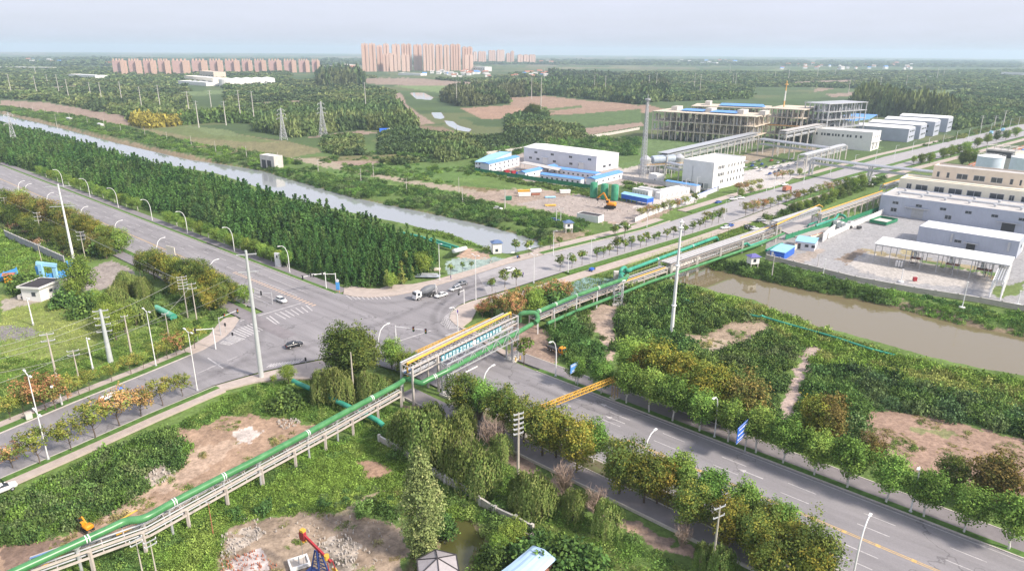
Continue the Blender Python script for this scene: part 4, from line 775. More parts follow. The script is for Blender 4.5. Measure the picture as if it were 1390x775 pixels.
# pipe rack at the canopy's right end
def rack(path, z, wd_, label, name='pipe_rack', gap=7.0, npipe=4, pm=None, cm=None, bm=None, top=None, lower=1.3, yellow=False, cover=None, tie=2.6, side=1, pr=.16, truss=False, colmat=None, zs=None, group=None, edge=True, colw=.38):
    """path: near-edge beam line in world points; deck runs to its left by wd_"""
    pm = pm or [mGalv]; bm = bm or mConcL; base = path[0]; t = thing(name, label, 'pipe rack', (base[0], base[1], 0), 0, group)
    P0 = [Vector((p[0]-base[0], p[1]-base[1], z if zs is None else zs[i])) for i, p in enumerate(path)]
    def off(o, dz=0):
        out = []
        for i, p in enumerate(P0):
            a = P0[max(0,i-1)]; b = P0[min(len(P0)-1,i+1)]; d = (b-a); n = Vector((-d.y, d.x, 0)).normalized(); out.append(p + n*o*side + Vector((0,0,dz)))
        return out
    def beam(o, dz, w=.28, h=.3, nm='beam', m=None):
        q = off(o, dz); mb = MB()
        for a, b in zip(q, q[1:]): mb.bar(a, b, w, h)
        mb.build(nm, m or bm, t)
    for o in (0, wd_): beam(o, 0); 
    if lower: 
        for o in (0, wd_): beam(o, -lower)
    # stations along the path
    def at(s, o, dz=0):
        q = off(o, dz); 
        for a, b in zip(q, q[1:]):
            l = (b-a).length
            if s <= l: return a.lerp(b, s/l)
            s -= l
        return q[-1]
    Ltot = sum((b-a).length for a, b in zip(P0, P0[1:])); n = max(1, round(Ltot/gap)); ties = MB()
    for i in range(n+1):
        s = min(Ltot-.01, Ltot*i/n)
        if gap < 900:
            for o in (0, wd_):
                p = at(s, o); MB().box(p.x-colw/2, p.x+colw/2, p.y-colw/2, p.y+colw/2, -.4, p.z-.16).build('column', colmat or bm, t)
    k = int(Ltot/tie)
    for i in range(k+1):
        a = at(i*tie, 0, .02); b = at(i*tie, wd_, .02); ties.bar(a, b, .16, .18)
        if lower: ties.bar(a - Vector((0,0,lower)), b - Vector((0,0,lower)), .16, .18)
        if truss and i < k:
            a2 = at((i+1)*tie, 0, 0)
            ties.bar(a - Vector((0,0,lower if i % 2 else 0)), a2 - Vector((0,0,0 if i % 2 else lower)), .12); 
    ties.build('cross_ties', bm, t)
    rr = random.Random(int(Ltot*7))
    for i in range(npipe):
        o = wd_*(.14 + .72*i/max(1, npipe-1)) if npipe > 1 else wd_*.5; r = pr*rr.choice([.7, 1, 1.2]); MB().tube(off(o, .12 + r), r, 7).build('pipe', pm[i % len(pm)], t, True)
        if lower and i % 2 == 0: MB().tube(off(o+.15, -lower+.12+r), r*1.1, 7).build('pipe', pm[(i+1) % len(pm)], t, True)
    if yellow:
        q = off(wd_*.62, .75); MB().tube([q[0]-Vector((0,0,1.4))] + q + [q[-1]-Vector((0,0,1.4))], .17, 7).build('gas_pipe', mYelP, t, True)
    if cover:
        q0 = off(-.2, 2.0); q1 = off(wd_+.2, 2.0); mb = MB()
        for i in range(len(q0)-1): mb.add([q0[i], q0[i+1], q1[i+1], q1[i]] + [v + Vector((0,0,.25)) for v in (q0[i], q0[i+1], q1[i+1], q1[i])], [(0,1,2,3),(7,6,5,4),(0,4,5,1),(1,5,6,2),(2,6,7,3),(3,7,4,0)])
        mb.build('cover', cover, t); pst = MB()
        for i in range(int(Ltot/6)+1):
            for o in (0, wd_): a = at(i*6, o); pst.bar(a, a + Vector((0,0,2.0)), .14)
        pst.build('cover_posts', bm, t)
    return t
rack([G(1358,405), G(1368,378)], 5.5, 3, 'short white pipe rack standing at the right end of the loading canopy', gap=5, bm=mWhitePaint, pm=[mSilver], tie=2)
# cream office building and tank farm
hC = 12.5
t, L, D = B2('factory_building', 'cream rendered works building with a row of dark windows, behind the grey hall', 'factory', (203,357), -42, 74, 16, hC, mCream, mCream, 1.1, 0, 'w')
for x, w in ((3.5,2.2),(7.5,5.2),(15.5,4.2),(21.5,5.6),(29,5.8),(38,5.6),(45.5,2),(50,2.8),(54.5,2.8),(59,2.8)): wn(t, x*1.06, (x+w)*1.06, 8.3, 11.2)
MB().box(2,L,1.5,4,hC+1.15,hC+1.6).build('roof_ledge', mCream, t); MB().box(.2, L, -.5, -.05, 7.3, 7.6).build('string_course', mCream, t)
t, L, D = B2('tower_block', 'tan rendered upper block with three wide windows, rising behind the cream works building', 'building', (222,361), -42, 40, 12, 18.8, mTan, mRoofG, .8, 0, 'w')
for x, w in ((2,1.3),(6.5,1.3),(11,5),(18.5,5),(26,5),(34,1.4),(38,.9)):
    if x + w < L-.5: wn(t, x, x+w, 13.8, 16.6)
for (px, py, r_c, h, lab) in ((1338,247,7.3,15.5,'pale blue-white storage tank, left of the pair behind the tan block'), (1386,256,8.4,18,'pale blue-white storage tank at the right edge of the photo')):
    x, y = G(px, py); q = thing('storage_tank', lab, 'tank', (x, y)); MB().lathe([(r_c,-.2),(r_c,h),(r_c+.12,h+.02),(r_c+.12,h+.3),(r_c,h+.3)], (0,0), 28).build('shell', mat('tank_paint', (.62,.70,.78), .5, .06, .5), q, True)
    MB().lathe([(r_c,h+.31),(r_c*.6,h+1.1),(.3,h+1.6)], (0,0), 28).build('roof', mRoofW, q); f = MB()
    for i in range(24): a = i*6.283/24; f.bar((r_c*math.cos(a), r_c*math.sin(a), h+.3), (r_c*math.cos(a), r_c*math.sin(a), h+1.3), .06)
    f.tube([(r_c*math.cos(i*.2618), r_c*math.sin(i*.2618), h+1.3) for i in range(25)], .05, 4); f.build('handrail', mWhitePaint, q)
t, L, D = building('cooling_tower', 'grey cooling unit block with white frame on its roof, behind the storage tanks', 'building', (1333,228), (1372,233), 14, 13, mConcL, mRoofG, .2); MB().box(1,L-1,-.4,-.05,8.5,12.2).build('louvre', mDark, t)
fr = MB()
for i in range(5): x = .3 + i*(L-.6)/4; fr.bar((x,.3,13.1),(x,.3,15.6),.3).bar((x,D-.3,13.1),(x,D-.3,15.6),.3).bar((x,.3,15.5),(x,D-.3,15.5),.3)
fr.bar((.3,.3,15.5),(L-.3,.3,15.5),.4).bar((.3,D-.3,15.5),(L-.3,D-.3,15.5),.4).build('roof_frame', mConcL, t)
building('shed', 'low blue-roofed shed at the right edge beside the far road', 'shed', (1383,212), (1420,218), 14, 5, mLilac, mBlueR, 0, 1)
# yard furniture
t = thing('enclosure', 'green sheet enclosure with rubble inside, in front of the grey hall', 'fence', (0,0)); e = [G(*p) for p in ((1180,302),(1203,306),(1218,301),(1196,297))]; mb = MB()
for a, b in zip(e, e[1:]+e[:1]): mb.bar((*a,.75),(*b,.75),.12,1.5)
mb.build('panel', mGreenF, t); MB().prism([tuple(Vector(e[0]).lerp(Vector(p), .85)) for p in e], -.1, .7).build('fill', mConcL, t)
t, L, D = building('shipping_container', 'bright blue container with a paler blue roof, at the left end of the concrete yard', 'container', (1045,349), (1064,352.5), (1077,343), 2.7, mBlue, mBlueL, 0, .15)
t.location.z = .1; door(t, .4, 1.3, 2.2, mWhitePaint)
t, L, D = building('site_office', 'pale blue prefab office with blue roof beside the yard gate', 'cabin', (1079,337), (1105,340.5), (1112,333), 3.1, mLilac, mBlueL, 0, .5); door(t, 1, 2, 2.2, mDark); wn(t, 3.5, 5, 1, 2.2); wn(t, 6, 7.4, 1, 2.2)
def wall(name, label, pts, h, th, m, cap=None, pier=None, gap=4.0, cat='wall', z=0.0, piermat=None, group=None, world=False):
    w = pts if world else [G(*p) for p in pts]; t = thing(name, label, cat, (w[0][0], w[0][1], z), 0, group); o = Vector(w[0]); mb = MB(); cp = MB()
    for a, b in zip(w, w[1:]):
        a = Vector(a)-o; b = Vector(b)-o; mb.bar((a.x,a.y,h/2-.1),(b.x,b.y,h/2-.1), th, h+.2)
        if cap: cp.bar((a.x,a.y,h+.07),(b.x,b.y,h+.07), th+.12, .12)
    mb.build('panel', m, t)
    if cap: cp.build('coping', cap, t)
    if pier:
        me = MB().box(-pier/2,pier/2,-pier/2,pier/2,-.2,h+.35).mesh('pier', piermat or m); k = 0
        for a, b in zip(w, w[1:]):
            a = Vector(a)-o; b = Vector(b)-o; n = max(1, round((b-a).length/gap))
            for i in range(n + (1 if b == Vector(w[-1])-o else 0)):
                if k > 90: break
                p = a.lerp(b, i/n); link('pier', me, t, (p.x, p.y, 0), math.atan2((b-a).y, (b-a).x)); k += 1
    return t
wall('boundary_wall', 'white boundary wall with square openings between the pipe rack and the works yard', [(1124,323),(1150,311),(1180,298),(1198,290)], 2.0, .25, mWhite, None, .5, 3.2)
wall('boundary_wall', 'low cream wall beside the works gate', [(1078,339),(1100,327),(1116,322)], 2.0, .25, mCream, mRedS, .4)
wall('boundary_wall', 'long grey concrete wall along the river edge of the works yard', [(1040,351),(1096,365),(1160,381),(1240,396),(1330,410),(1420,427)], 1.5, .3, mConc, mConcL, .4, 6)
wall('boundary_wall', 'tall white gate wall beside the silver tanks in the yard', [(1116,328),(1124,321),(1132,315)], 3.4, .4, mWhite)
for k, (px, py) in enumerate(((1135,307),(1141,309),(1147,311),(1154,308))):
    q = thing('air_unit', 'white box-shaped cooling unit in the row inside the white wall, %s from the gate' % ORD[k], 'machine', G(px, py), .5); MB().box(-1.1,1.1,-1,1,-.1,2.6).build('casing', mWhite, q); MB().lathe([(.7,2.62),(.7,2.9)], (0,0), 12).build('fan_housing', mSteel, q)
MB1 = MB().box(-.9,.9,-.6,.6,-.1,1.0)
tag(link('equipment_box', MB1.mesh('equipment_box', mDark), None, G3(1153.5,309.5)), 'dark low equipment box beside the white cooling units', 'box'); tag(link('equipment_box', MB1.mesh('equipment_box', mDark), None, G3(1166,310)), 'dark low equipment box alone on the open concrete', 'box')
t = thing('fire_box', 'small red box on the concrete in front of the canopy', 'box', G(1241.5,381)); MB().box(-.6,.6,-.4,.4,-.05,1.2).build('body', mRed, t); MB().box(-.65,.65,-.45,.45,1.21,1.3).build('lid', mRed, t)

# ------------------------------------------------------------------ works beyond the side road
t, L, D = B2('warehouse', 'large pale warehouse with white roof in the middle distance', 'warehouse', (809,233), -43, 64.5, 25.5, 9.9, mLilac, mRoofW, 0, 1.6)
for x, z in ((10,6.5),(25,6.5),(41,6.5),(57,6.5),(5,2.2),(12,2),(27,2),(41.5,2),(49,2)): 
    if x+3 < L: wn(t, x*L/64, x*L/64+2.8, z, z+1.5)
for x in (18.5, 51): door(t, x*L/66, x*L/66+4.2, 4.2, mWhitePaint); MB().box(x*L/66-.6, x*L/66+4.8, -1.5, -.08, 4.5, 4.7).build('door_canopy', mWhitePaint, t)
wn(t, D*.3, D*.3+3, 1.6, 3.2, 'r', L, D); wn(t, D*.55, D*.55+2.6, 1.8, 3.4, 'r', L, D)
t, L, D = B2('office_block', 'cube-like white three-storey works building beside the side road', 'building', (966,258.5), -45, 20, 37, 15, mWhite, mRoofW, .8)
for zz in (3.0, 7.2, 11.4):
    for y in (.14,.19,.24,.29,.45,.55,.64,.75,.85):
        if zz < 4 and y < .2: continue
        wn(t, D*y, D*y+1.3, zz, zz+1.9, 'r', L, D)
for x in (.12,.3,.55,.75): door(t, L*x, L*x+2.4, 3.4, mSteel)
for x in (.05,.24,.66): door(t, L*x, L*x+1.0, 3.2, mDark)
MB().tube([(L*.33,-.2,0),(L*.33,-.2,12.5)], .12, 6).build('downpipe', mSteel, t)
for z in (5,9.3,13): MB().box(L+.1,L+1.6,D*.95,D*.95+3,z,z+.2).build('stair_landing', mSteel, t)
t, L, D = B2('office_block', 'long low white two-storey building beyond the silver pipe racks', 'building', (1181,205), -42, 47, 23, 14, mWhite, mWhite, .7)
for i, x in enumerate((.05,.14,.19,.24,.27,.33,.38,.43,.50,.58,.63,.72,.80)): wn(t, L*x, L*x+1.5, 9.3, 11.4)
for y in (.15,.35,.6,.8): wn(t, D*y, D*y+1.4, 9.4, 11.6, 'r', L, D)
for y in (.2,.6): wn(t, D*y, D*y+2.4, .8, 5, 'r', L, D)
MB().box(-.2,L+1.4,D*.1,D*.95,7.3,7.6).build('entrance_canopy', mWhite, t) if False else MB().box(L+.05,L+1.8,D*.1,D*.95,6.4,6.7).build('entrance_canopy', mWhite, t)
for k, (b, h, lab) in enumerate((((1231,193),11.5,'nearest of the four beside the far road'), ((1247,189),12.5,'second of four beside the far road'), ((1266,185),13.5,'third of the four, with stacked dark windows'), ((1284,179.5),13.5,'farthest of the four beside the far road'))):
    t, L, D = B2('industrial_shed', 'long grey shed with white roof, ' + lab, 'shed', b, -42, 45, 23, h, mGreyW, mRoofW, 0, 1.8)
    if k == 2:
        for z in (3, 8): wn(t, L*.8, L*.8+4, z, z+2.2)
    for zz in (3, 8):
        for y in (.2,.45,.7): wn(t, D*y, D*y+4, zz, zz+1.6, 'r', L, D)
mBeige = mat('beige_frame', (.62,.54,.44), .85, .12, .5)
def openframe(label, p0, p1, p2, h, nf, bays, bd=3, m=mConcL, roof=None, clutter=2, name='frame_structure'):
    a, an, L, D = frame(p0, p1, p2); t = thing(name, label, 'building', (a.x, a.y, 0), an); fh = h/nf
    for k in range(1, nf+1): MB().box(-.5,L+.5,-.5,D+.5,k*fh-.5,k*fh).build('floor_slab', m, t)
    cm = MB().box(-.35,.35,-.35,.35,-.3,h-.51).mesh('column', m); cnt = 0
    for i in range(bays+1):
        for j in range(bd+1):
            if cnt < 96: link('column', cm, t, (i*L/bays*.99+.2, j*D/bd*.98+.2, 0)); cnt += 1
    rr = random.Random(bays); 
    for k in range(nf):
        mb = MB(); mb2 = MB()
        for q in range(clutter*bays):
            x = rr.uniform(1, L-3); y = rr.uniform(.8, D-3); z = k*fh + .02; hh = rr.uniform(.4, .8)*fh; w = rr.uniform(.5, 1.7)
            if rr.random() < .5: mb.lathe([(w*.5,z),(w*.5,z+hh)], (x, y), 8)
            else: mb2.box(x, x+w, y, y+w*1.3, z, z+hh)
            if rr.random() < .4: mb2.bar((x, y, z+hh*.8), (x+rr.uniform(3,9) if x < L-12 else x-5, y, z+hh*.8), .3)
        mb.build('vessels', mGalv, t); mb2.build('equipment', mConc if m is mBeige else mSteel, t)
    r = MB()
    for k in range(1, nf+1):
        for i in range(bays*2+1): r.bar((i*L/bays/2, -.45, k*fh), (i*L/bays/2, -.45, k*fh+1.1), .07)
        r.bar((0,-.45,k*fh+1.1),(L,-.45,k*fh+1.1),.09)
    r.build('handrail', mGalv, t)
    return t, L, D, h
mBeige = mat('beige_frame', (.62,.54,.44), .85, .12, .5)
t, L, D, h = openframe('long open concrete process structure of three floors with blue roof panels', (884,188), (1021,199), 40, 24.5, 3, 16, 3, mBeige, clutter=5)
for x0, x1 in ((.22,.46),(.52,.78)): MB().add([(L*x0,D*.3,h+.9),(L*x1,D*.3,h+.9),(L*x1,D*.72,h+1.6),(L*x0,D*.72,h+1.6)], [(0,1,2,3)]).build('roof_panel', mBlueR, t)
for x in (.14,.49,.80,1.0): MB().box(L*x-3,L*x+2.6,D*.45,D*.8,h+.02,h+3.4).build('stair_head', mConcL, t)
tt, L, D, h = openframe('second open concrete process structure with blue roof, standing behind the long one', (936,177), (1040,182), 40, 24, 3, 12, 3, mBeige, clutter=4)
MB().add([(L*.35,D*.15,h+1),(L*.95,D*.15,h+1),(L*.9,D*.7,h+2),(L*.35,D*.7,h+2)], [(0,1,2,3)]).build('roof_panel', mBlueR, tt); MB().box(L*.15,L*.22,D*.3,D*.7,h+.02,h+4).build('stair_head', mConcL, tt)
tt, L, D, h = openframe('taller open frame structure with orange handrails beneath the striped stack', (1036,192), (1085,196), (1092,188), 29, 4, 7, 3, mBeige, clutter=5); MB().box(0,L,-.9,-.6,h*.5,h*.5+.9).build('orange_rail', mat('orange_rail', (.65,.33,.1), .6), tt)
openframe('dark crowded steel structure at the right end of the process plant', (1086,192), (1118,196), (1128,186), 34, 5, 5, 3, mGalv, clutter=6)
x, y = G(1058, 190); t = thing('chimney_stack', 'tall thin orange and white banded stack above the process structures', 'chimney', (x, y)); hs_ = HT(1058,190,110)
for k in range(6): MB().lathe([(.8-.06*k, hs_*k/6), (.8-.06*(k+1), hs_*(k+1)/6)], (0,0), 12).build('band', mat('stack_orange', (.66,.40,.16), .7) if k % 2 or k == 0 else mWhite, t)
MB().lathe([(1.4,hs_*.93),(1.4,hs_*.95)], (0,0), 12).build('platform', mat('stack_orange', (.66,.40,.16), .7), t)
for lab, pts, z in (('large bright blue stepped canopy roof right of the process plant', [(1130,160),(1144,157.5),(1160,155),(1191,156.5),(1180,162),(1158,165),(1128,162.5)], 16),):
    w = [G(a_, b_, z) for a_, b_ in pts]; t = thing('canopy', lab, 'canopy', (w[0][0], w[0][1], 0)); MB().prism([(p[0]-w[0][0], p[1]-w[0][1]) for p in w], z, z+.5).build('roof', mBlueR, t)
    for p in w: MB().box(p[0]-w[0][0]-.3,p[0]-w[0][0]+.3,p[1]-w[0][1]-.3,p[1]-w[0][1]+.3,-.2,z).build('column', mSteel, t)
# silver pipe racks of the works
R = lambda pts, z: [G(a_, b_, z) for a_, b_ in pts]
rack(R([(906,213),(1030,184)], 11), 11, 7, 'long silver pipe rack climbing from the tank skid past the white cube building', gap=12, npipe=6, pm=[mSilver, mGalv], bm=mGalv, pr=.45, lower=3.2, tie=6, cover=mSilver, colmat=mConcL, colw=.7)
rack(R([(1030,190),(1120,202)], 11), 11, 6, 'silver pipe rack running right from the bend beside the parking ground', gap=14, npipe=6, pm=[mSilver, mGalv], bm=mGalv, pr=.45, lower=3.5, tie=6, truss=True, colmat=mConcL, colw=.7)
rack(R([(1068,182),(1142,167)], 15), 15, 6, 'high covered conveyor-like pipe rack in front of the dark steel structure', gap=16, npipe=3, pm=[mSilver], bm=mGalv, pr=.5, lower=3.2, tie=6, cover=mRoofG, colmat=mConcL, colw=.7)
rack(R([(1096,212),(1150,198)], 10), 10, 6, 'short silver pipe rack beside the low white building', gap=12, npipe=5, pm=[mSilver, mGalv], bm=mGalv, pr=.45, lower=3.0, tie=5, colmat=mConcL, colw=.7)
rack(R([(1101,216),(1180,226),(1276,236)], 10.5), 10.5, 4, 'silver lattice pipe bridge crossing over the side road to the cream works', gap=38, npipe=4, pm=[mSilver, mGalv], bm=mGalv, pr=.4, lower=3.0, tie=4.5, truss=True, colmat=mGalv, colw=.9)
rack(R([(904,222),(922,226)], 9), 9, 5, 'silver pipe rack end behind the white cube building', gap=14, npipe=4, pm=[mSilver], bm=mGalv, pr=.45, lower=3, tie=5, colmat=mConcL, colw=.6)
# lime tanks, furnace skid, mast
for k, (px, py, pt) in enumerate(((805.5,267.5,247),(820,269.5,249),(834,271.5,250))):
    x, y = G(px, py); h = HT(px, py, pt); q = thing('silo', 'green upright silo on the bare ground, %s of three' % ('left','middle','right')[k], 'silo', (x, y)); MB().lathe([(1.9,-.1),(1.95,.3),(1.95,h-.8),(1.6,h-.3),(.3,h)], (0,0), 20).build('shell', mat('silo_green', (.05,.27,.15), .6, .25, .5), q, True); MB().bar((2.0,0,0),(2.0,0,h),.12,.5).build('ladder', mWhitePaint, q)
x, y = G(886, 236); q = thing('furnace_vessel', 'horizontal blue-grey vessel on a yellow-railed platform beside the lattice mast', 'machine', (x, y), .35)
MB().tube([(-1,0,9),(0,0,9.2),(14,0,9.2),(15,0,9)], 2.6, 16).build('vessel', mat('bluegrey', (.36,.42,.50), .5, .1, .5), q, True)
for cx_ in (-6, 19): MB().lathe([(2.8,3),(2.8,7),(3.6,8.5),(3.6,10),(1.2,12)], (cx_, 0), 14).build('scrubber', mGalv, q, True)
MB().box(-9,22,-4,4,5.6,5.9).build('platform', mSteel, q); f = MB()
for i in range(9):
    for y_ in (-3.6, 3.6): f.bar((-8.5+i*3.7,y_,-.2),(-8.5+i*3.7,y_,5.6),.35)
f.build('legs', mSteel, q); f = MB().bar((-9,-4,7),(22,-4,7),.12).bar((-9,-4,6.5),(22,-4,6.5),.12)
for i in range(16): f.bar((-9+i*2.06,-4,5.9),(-9+i*2.06,-4,7),.1)
f.build('railing', mYelP, q)
t, L, D = building('pump_house', 'small white flat-roofed hut at the foot of the lattice mast', 'hut', (880,246), (891,248.5), 6, 4.6, mWhite, mRoofW, .3); door(t, L-2, L-.8, 2.2, mDark)
# prefab camps
for nm, lab, a, b, c, h, wm, rm, g in (
  ('site_cabin','two-storey white prefab block with blue roof nearest the green fence','',0,0,0,0,0,0),):
    pass
def prefab(lab, a, b, c, h, rows, n, rm=mBlueR):
    t, L, D = building('prefab_block', lab, 'cabin', a, b, c, h, mLilac, rm, 0, .9)
    for r in range(rows):
        for i in range(n): wn(t, (i+.25)*L/n, (i+.25)*L/n + min(1.4, L/n*.5), .9+r*h/rows, 2.0+r*h/rows)
    return t
prefab('two-storey white prefab dormitory with light roof at the left end of the camp', (645,231), (661,232), (700,217.5), 5.6, 2, 4, mBlueL)
a, an, L, D = frame((662,234), (705,223.5), 6); t = prefab('two-storey white prefab dormitory with blue roof and a long row of windows', (664,234.5), (705,224), 6.5, 5.6, 2, 7)
prefab('long low prefab office with a blue roof in front of the big warehouse', (750,235.5), (808,243.5), 6.5, 3.4, 1, 9)
prefab('blue-roofed prefab wing running toward the camp gate', (713,242), (757,232), 6, 3.4, 1, 5)
prefab('low blue-roofed prefab nearest the green site fence', (733,243.5), (788,251), 5, 3.2, 1, 8)
prefab('white prefab hut with blue roof beside the green silos', (808,251.5), (845,241.5), 6.5, 3.6, 1, 5)
t = thing('walkway_canopy', 'long flat walkway canopy with cluttered roof behind the prefabs', 'canopy', (0,0)); w = R([(706,222),(757,232),(762,229),(712,219.5)], 4); MB().prism(w, 4, 4.3).build('roof', mRoofG, t)
for p in w: MB().box(p[0]-.15,p[0]+.15,p[1]-.15,p[1]+.15,-.2,3.99).build('post', mSteel, t)
wall('site_fence', 'dark green sheet fence along the front of the prefab camp', [(645,233),(700,241),(745,248),(800,256),(806,257)], 2.2, .15, mGreenF, None, .25, 6, 'fence')
for k, (px, py, m_, c_) in enumerate(((704,238,mBlue,'blue'),(697,236,mRed,'red'),(688,235,mRed,'red'),(683,232,mWhitePaint,'white'))):
    q = thing('storage_box', '%s storage box inside the camp fence, %s from its right-hand gate' % (c_, ORD[k]), 'box', G(px, py), .6); MB().box(-1.6,1.6,-1,1,-.05,1.9).build('body', m_, q); MB().box(-1.65,1.65,-1.05,1.05,1.91,2.0).build('lid', m_, q)
t, L, D = building('open_shed', 'bright blue open shed with pale blue sheet roof beside the bare yard', 'shed', (843,272), (878,279), 5.5, 2.0, mBlue, mBlueL, 0, .8); t.location.z = 1.6
f = MB()
for i in range(6):
    for y_ in (.3, D-.3): f.box(i*(L-.4)/5, i*(L-.4)/5+.25, y_, y_+.2, -1.7, -.41)
f.build('posts', mBlue, t)
t, L, D = building('work_shed', 'long blue-roofed shelter at the back of the walled precast yard', 'shed', (903,255.5), (945,262.5), 4, 4.2, mWhite, mBlueR, 0, .5)
rr_ = random.Random(9)
for k, (a, b) in enumerate((((858,263),(880,267)),((866,261),(898,267)),((896,270),(936,262)),((900,266),(938,258)))):
    t, L, D = building('block_stack', ['white walled bay at the left end of the precast yard','white walled bay behind the first in the precast yard','row of white bays along the near side of the precast yard','row of white bays behind the near row in the precast yard'][k], 'wall', a, b, 3.5, 2.6, mWhite, mRoofW, .5)
    for i in range(6): MB().box((i+.2)*L/6,(i+.5)*L/6,-.06,-.005,0,1.9).build('opening', mSteel, t)
wall('boundary_wall', 'white and blue panelled hoarding along the road side of the precast yard', [(915,277),(930,276),(950,268),(974,259)], 2.2, .15, mLilac, mBlue, .25, 5, 'fence')
wall('boundary_wall', 'low white wall between the bare yard and the verge trees', [(862,301),(880,293),(905,284),(920,280)], 2.0, .25, mWhite)
wall('perimeter_fence', 'long pale fence running behind the big warehouse across the field', [(640,213),(700,205),(712,203)], 2.2, .15, mConcL, None, .4, 6, 'fence'); wall('perimeter_fence', 'pale fence right of the big warehouse reaching the lattice mast', [(780,190),(830,183),(868,176)], 2.2, .15, mConcL, None, .4, 6, 'fence')
wall('perimeter_fence', 'pale metal fence in front of the white cube building', [(845,243),(905,252),(960,262),(975,259)], 2.2, .1, mSteel, None, .4, 4, 'fence')
wall('perimeter_fence', 'pale fence around the front of the big warehouse', [(790,238),(812,242),(840,238)], 2.0, .1, mSteel, None, .35, 4, 'fence')
t = thing('fuel_tank', 'white horizontal tank trailer at the back left of the bare yard', 'tank', G(727,264), .2); MB().tube([(-3,0,1.9),(-2.6,0,1.9),(2.6,0,1.9),(3,0,1.9)], 1.3, 14).build('shell', mWhitePaint, t, True); MB().box(-2.4,2.4,-1,1,-.1,.7).build('cradle', mRedS, t)
for k, (px, py, L_, m_, lab) in enumerate(((712,266,7,mWhitePaint,'long white trough trailer beside the white tank'),(711,262,7,mYelP,'yellow covered trailer behind the white trough'),(767,262,6,mWhitePaint,'pale skip by the green camp fence'),(690,271,3.5,mGreenF,'small dark green skip at the left end of the bare yard'),(747,279,6,mYelP,'yellow sheeted pile beside the weeds'),(747,268,6,mBlueL,'blue tarpaulin pile in the middle of the bare yard'))):
    q = thing('skip', lab, 'container', G(px, py), .15); h = .5 if 'pile' in lab else 1.7
    MB().add([(-L_/2,-1,0),(L_/2,-1,0),(L_/2,1,0),(-L_/2,1,0),(-L_/2*.93,-.8,h),(L_/2*.93,-.8,h),(L_/2*.93,.8,h),(-L_/2*.93,.8,h)] if h < 1 else [(-L_/2*.93,-.9,-.1),(L_/2*.93,-.9,-.1),(L_/2*.93,.9,-.1),(-L_/2*.93,.9,-.1),(-L_/2,-1.1,h),(L_/2,-1.1,h),(L_/2,1.1,h),(-L_/2,1.1,h)], [(0,3,2,1),(4,5,6,7),(0,1,5,4),(1,2,6,5),(2,3,7,6),(3,0,4,7)]).build('body', m_, q)
    if h > 1: MB().box(-L_/2-.05,L_/2+.05,-1.16,-1.0,h-.15,h+.05).box(-L_/2-.05,L_/2+.05,1.0,1.16,h-.15,h+.05).build('rim', m_, q)
t, L, D = building('switch_room', 'low white block building with black roof at the road end of the weeds', 'hut', (783,297), (812,302), 5, 2.6, mWhite, mBlackRoof, .2)
# far white works and villages
fb = [('white flat factory building far left beside the wood',(94,107),(130,109),6,10,mWhite,mRoofW),('cream and orange school-like block in front of the apartment row',(251,112),(290,116),10,14,mCream,mWhite),('low white shed in front of the cream block',(242,114),(280,117),10,6,mWhite,mRoofW),
      ('salmon gabled hall between the cream block and the white tanks',(272,108),(291,110),12,20,mTan,mTan),('pale block at the left foot of the tall towers',(464,93),(475,94),12,16,mTan,mWhite),('white office block right of the tall towers',(643,96),(658,97),8,15,mWhite,mWhite),
      ('low white works building below the tall towers',(540,102),(571,103),8,5,mWhite,mRoofW),('long white low building on the far left horizon',(0,94),(68,95),8,7,mWhite,mRoofW),('white works building near the right horizon',(1358,104),(1390,105),20,14,mWhite,mRoofG),('long pale shed near the right horizon',(1245,107),(1272,108),20,6,mWhite,mRoofW),
      ('pale long shed far right beyond the woods',(1170,103),(1196,103),15,6,mWhite,mRoofW),('far white works block on the horizon right of centre',(950,88),(972,88.5),30,14,mWhite,mRoofW)]
for lab, a, b, d, h, wm, rm in fb:
    t, L, D = building('distant_building', lab, 'building', a, b, max(d, 30), h, wm, rm, 1)
    if wm is not mWhite or 'office' in lab:
        for i in range(5): MB().box((i+.2)*L/5,(i+.75)*L/5,-.3,-.02,h*.35,h*.6).build('window', mGlass, t)
for k in range(5):
    x, y = G(309+k*13.5, 117-k*.4); h = 14; q = thing('storage_tank', 'squat white storage tank in the far left row, %s from the left' % ORD[k], 'tank', (x, y), 0, 'white tanks far left'); MB().lathe([(17,-.5),(17,h),(0.5,h+3)], (0,0), 24).build('shell', mWhite, q)
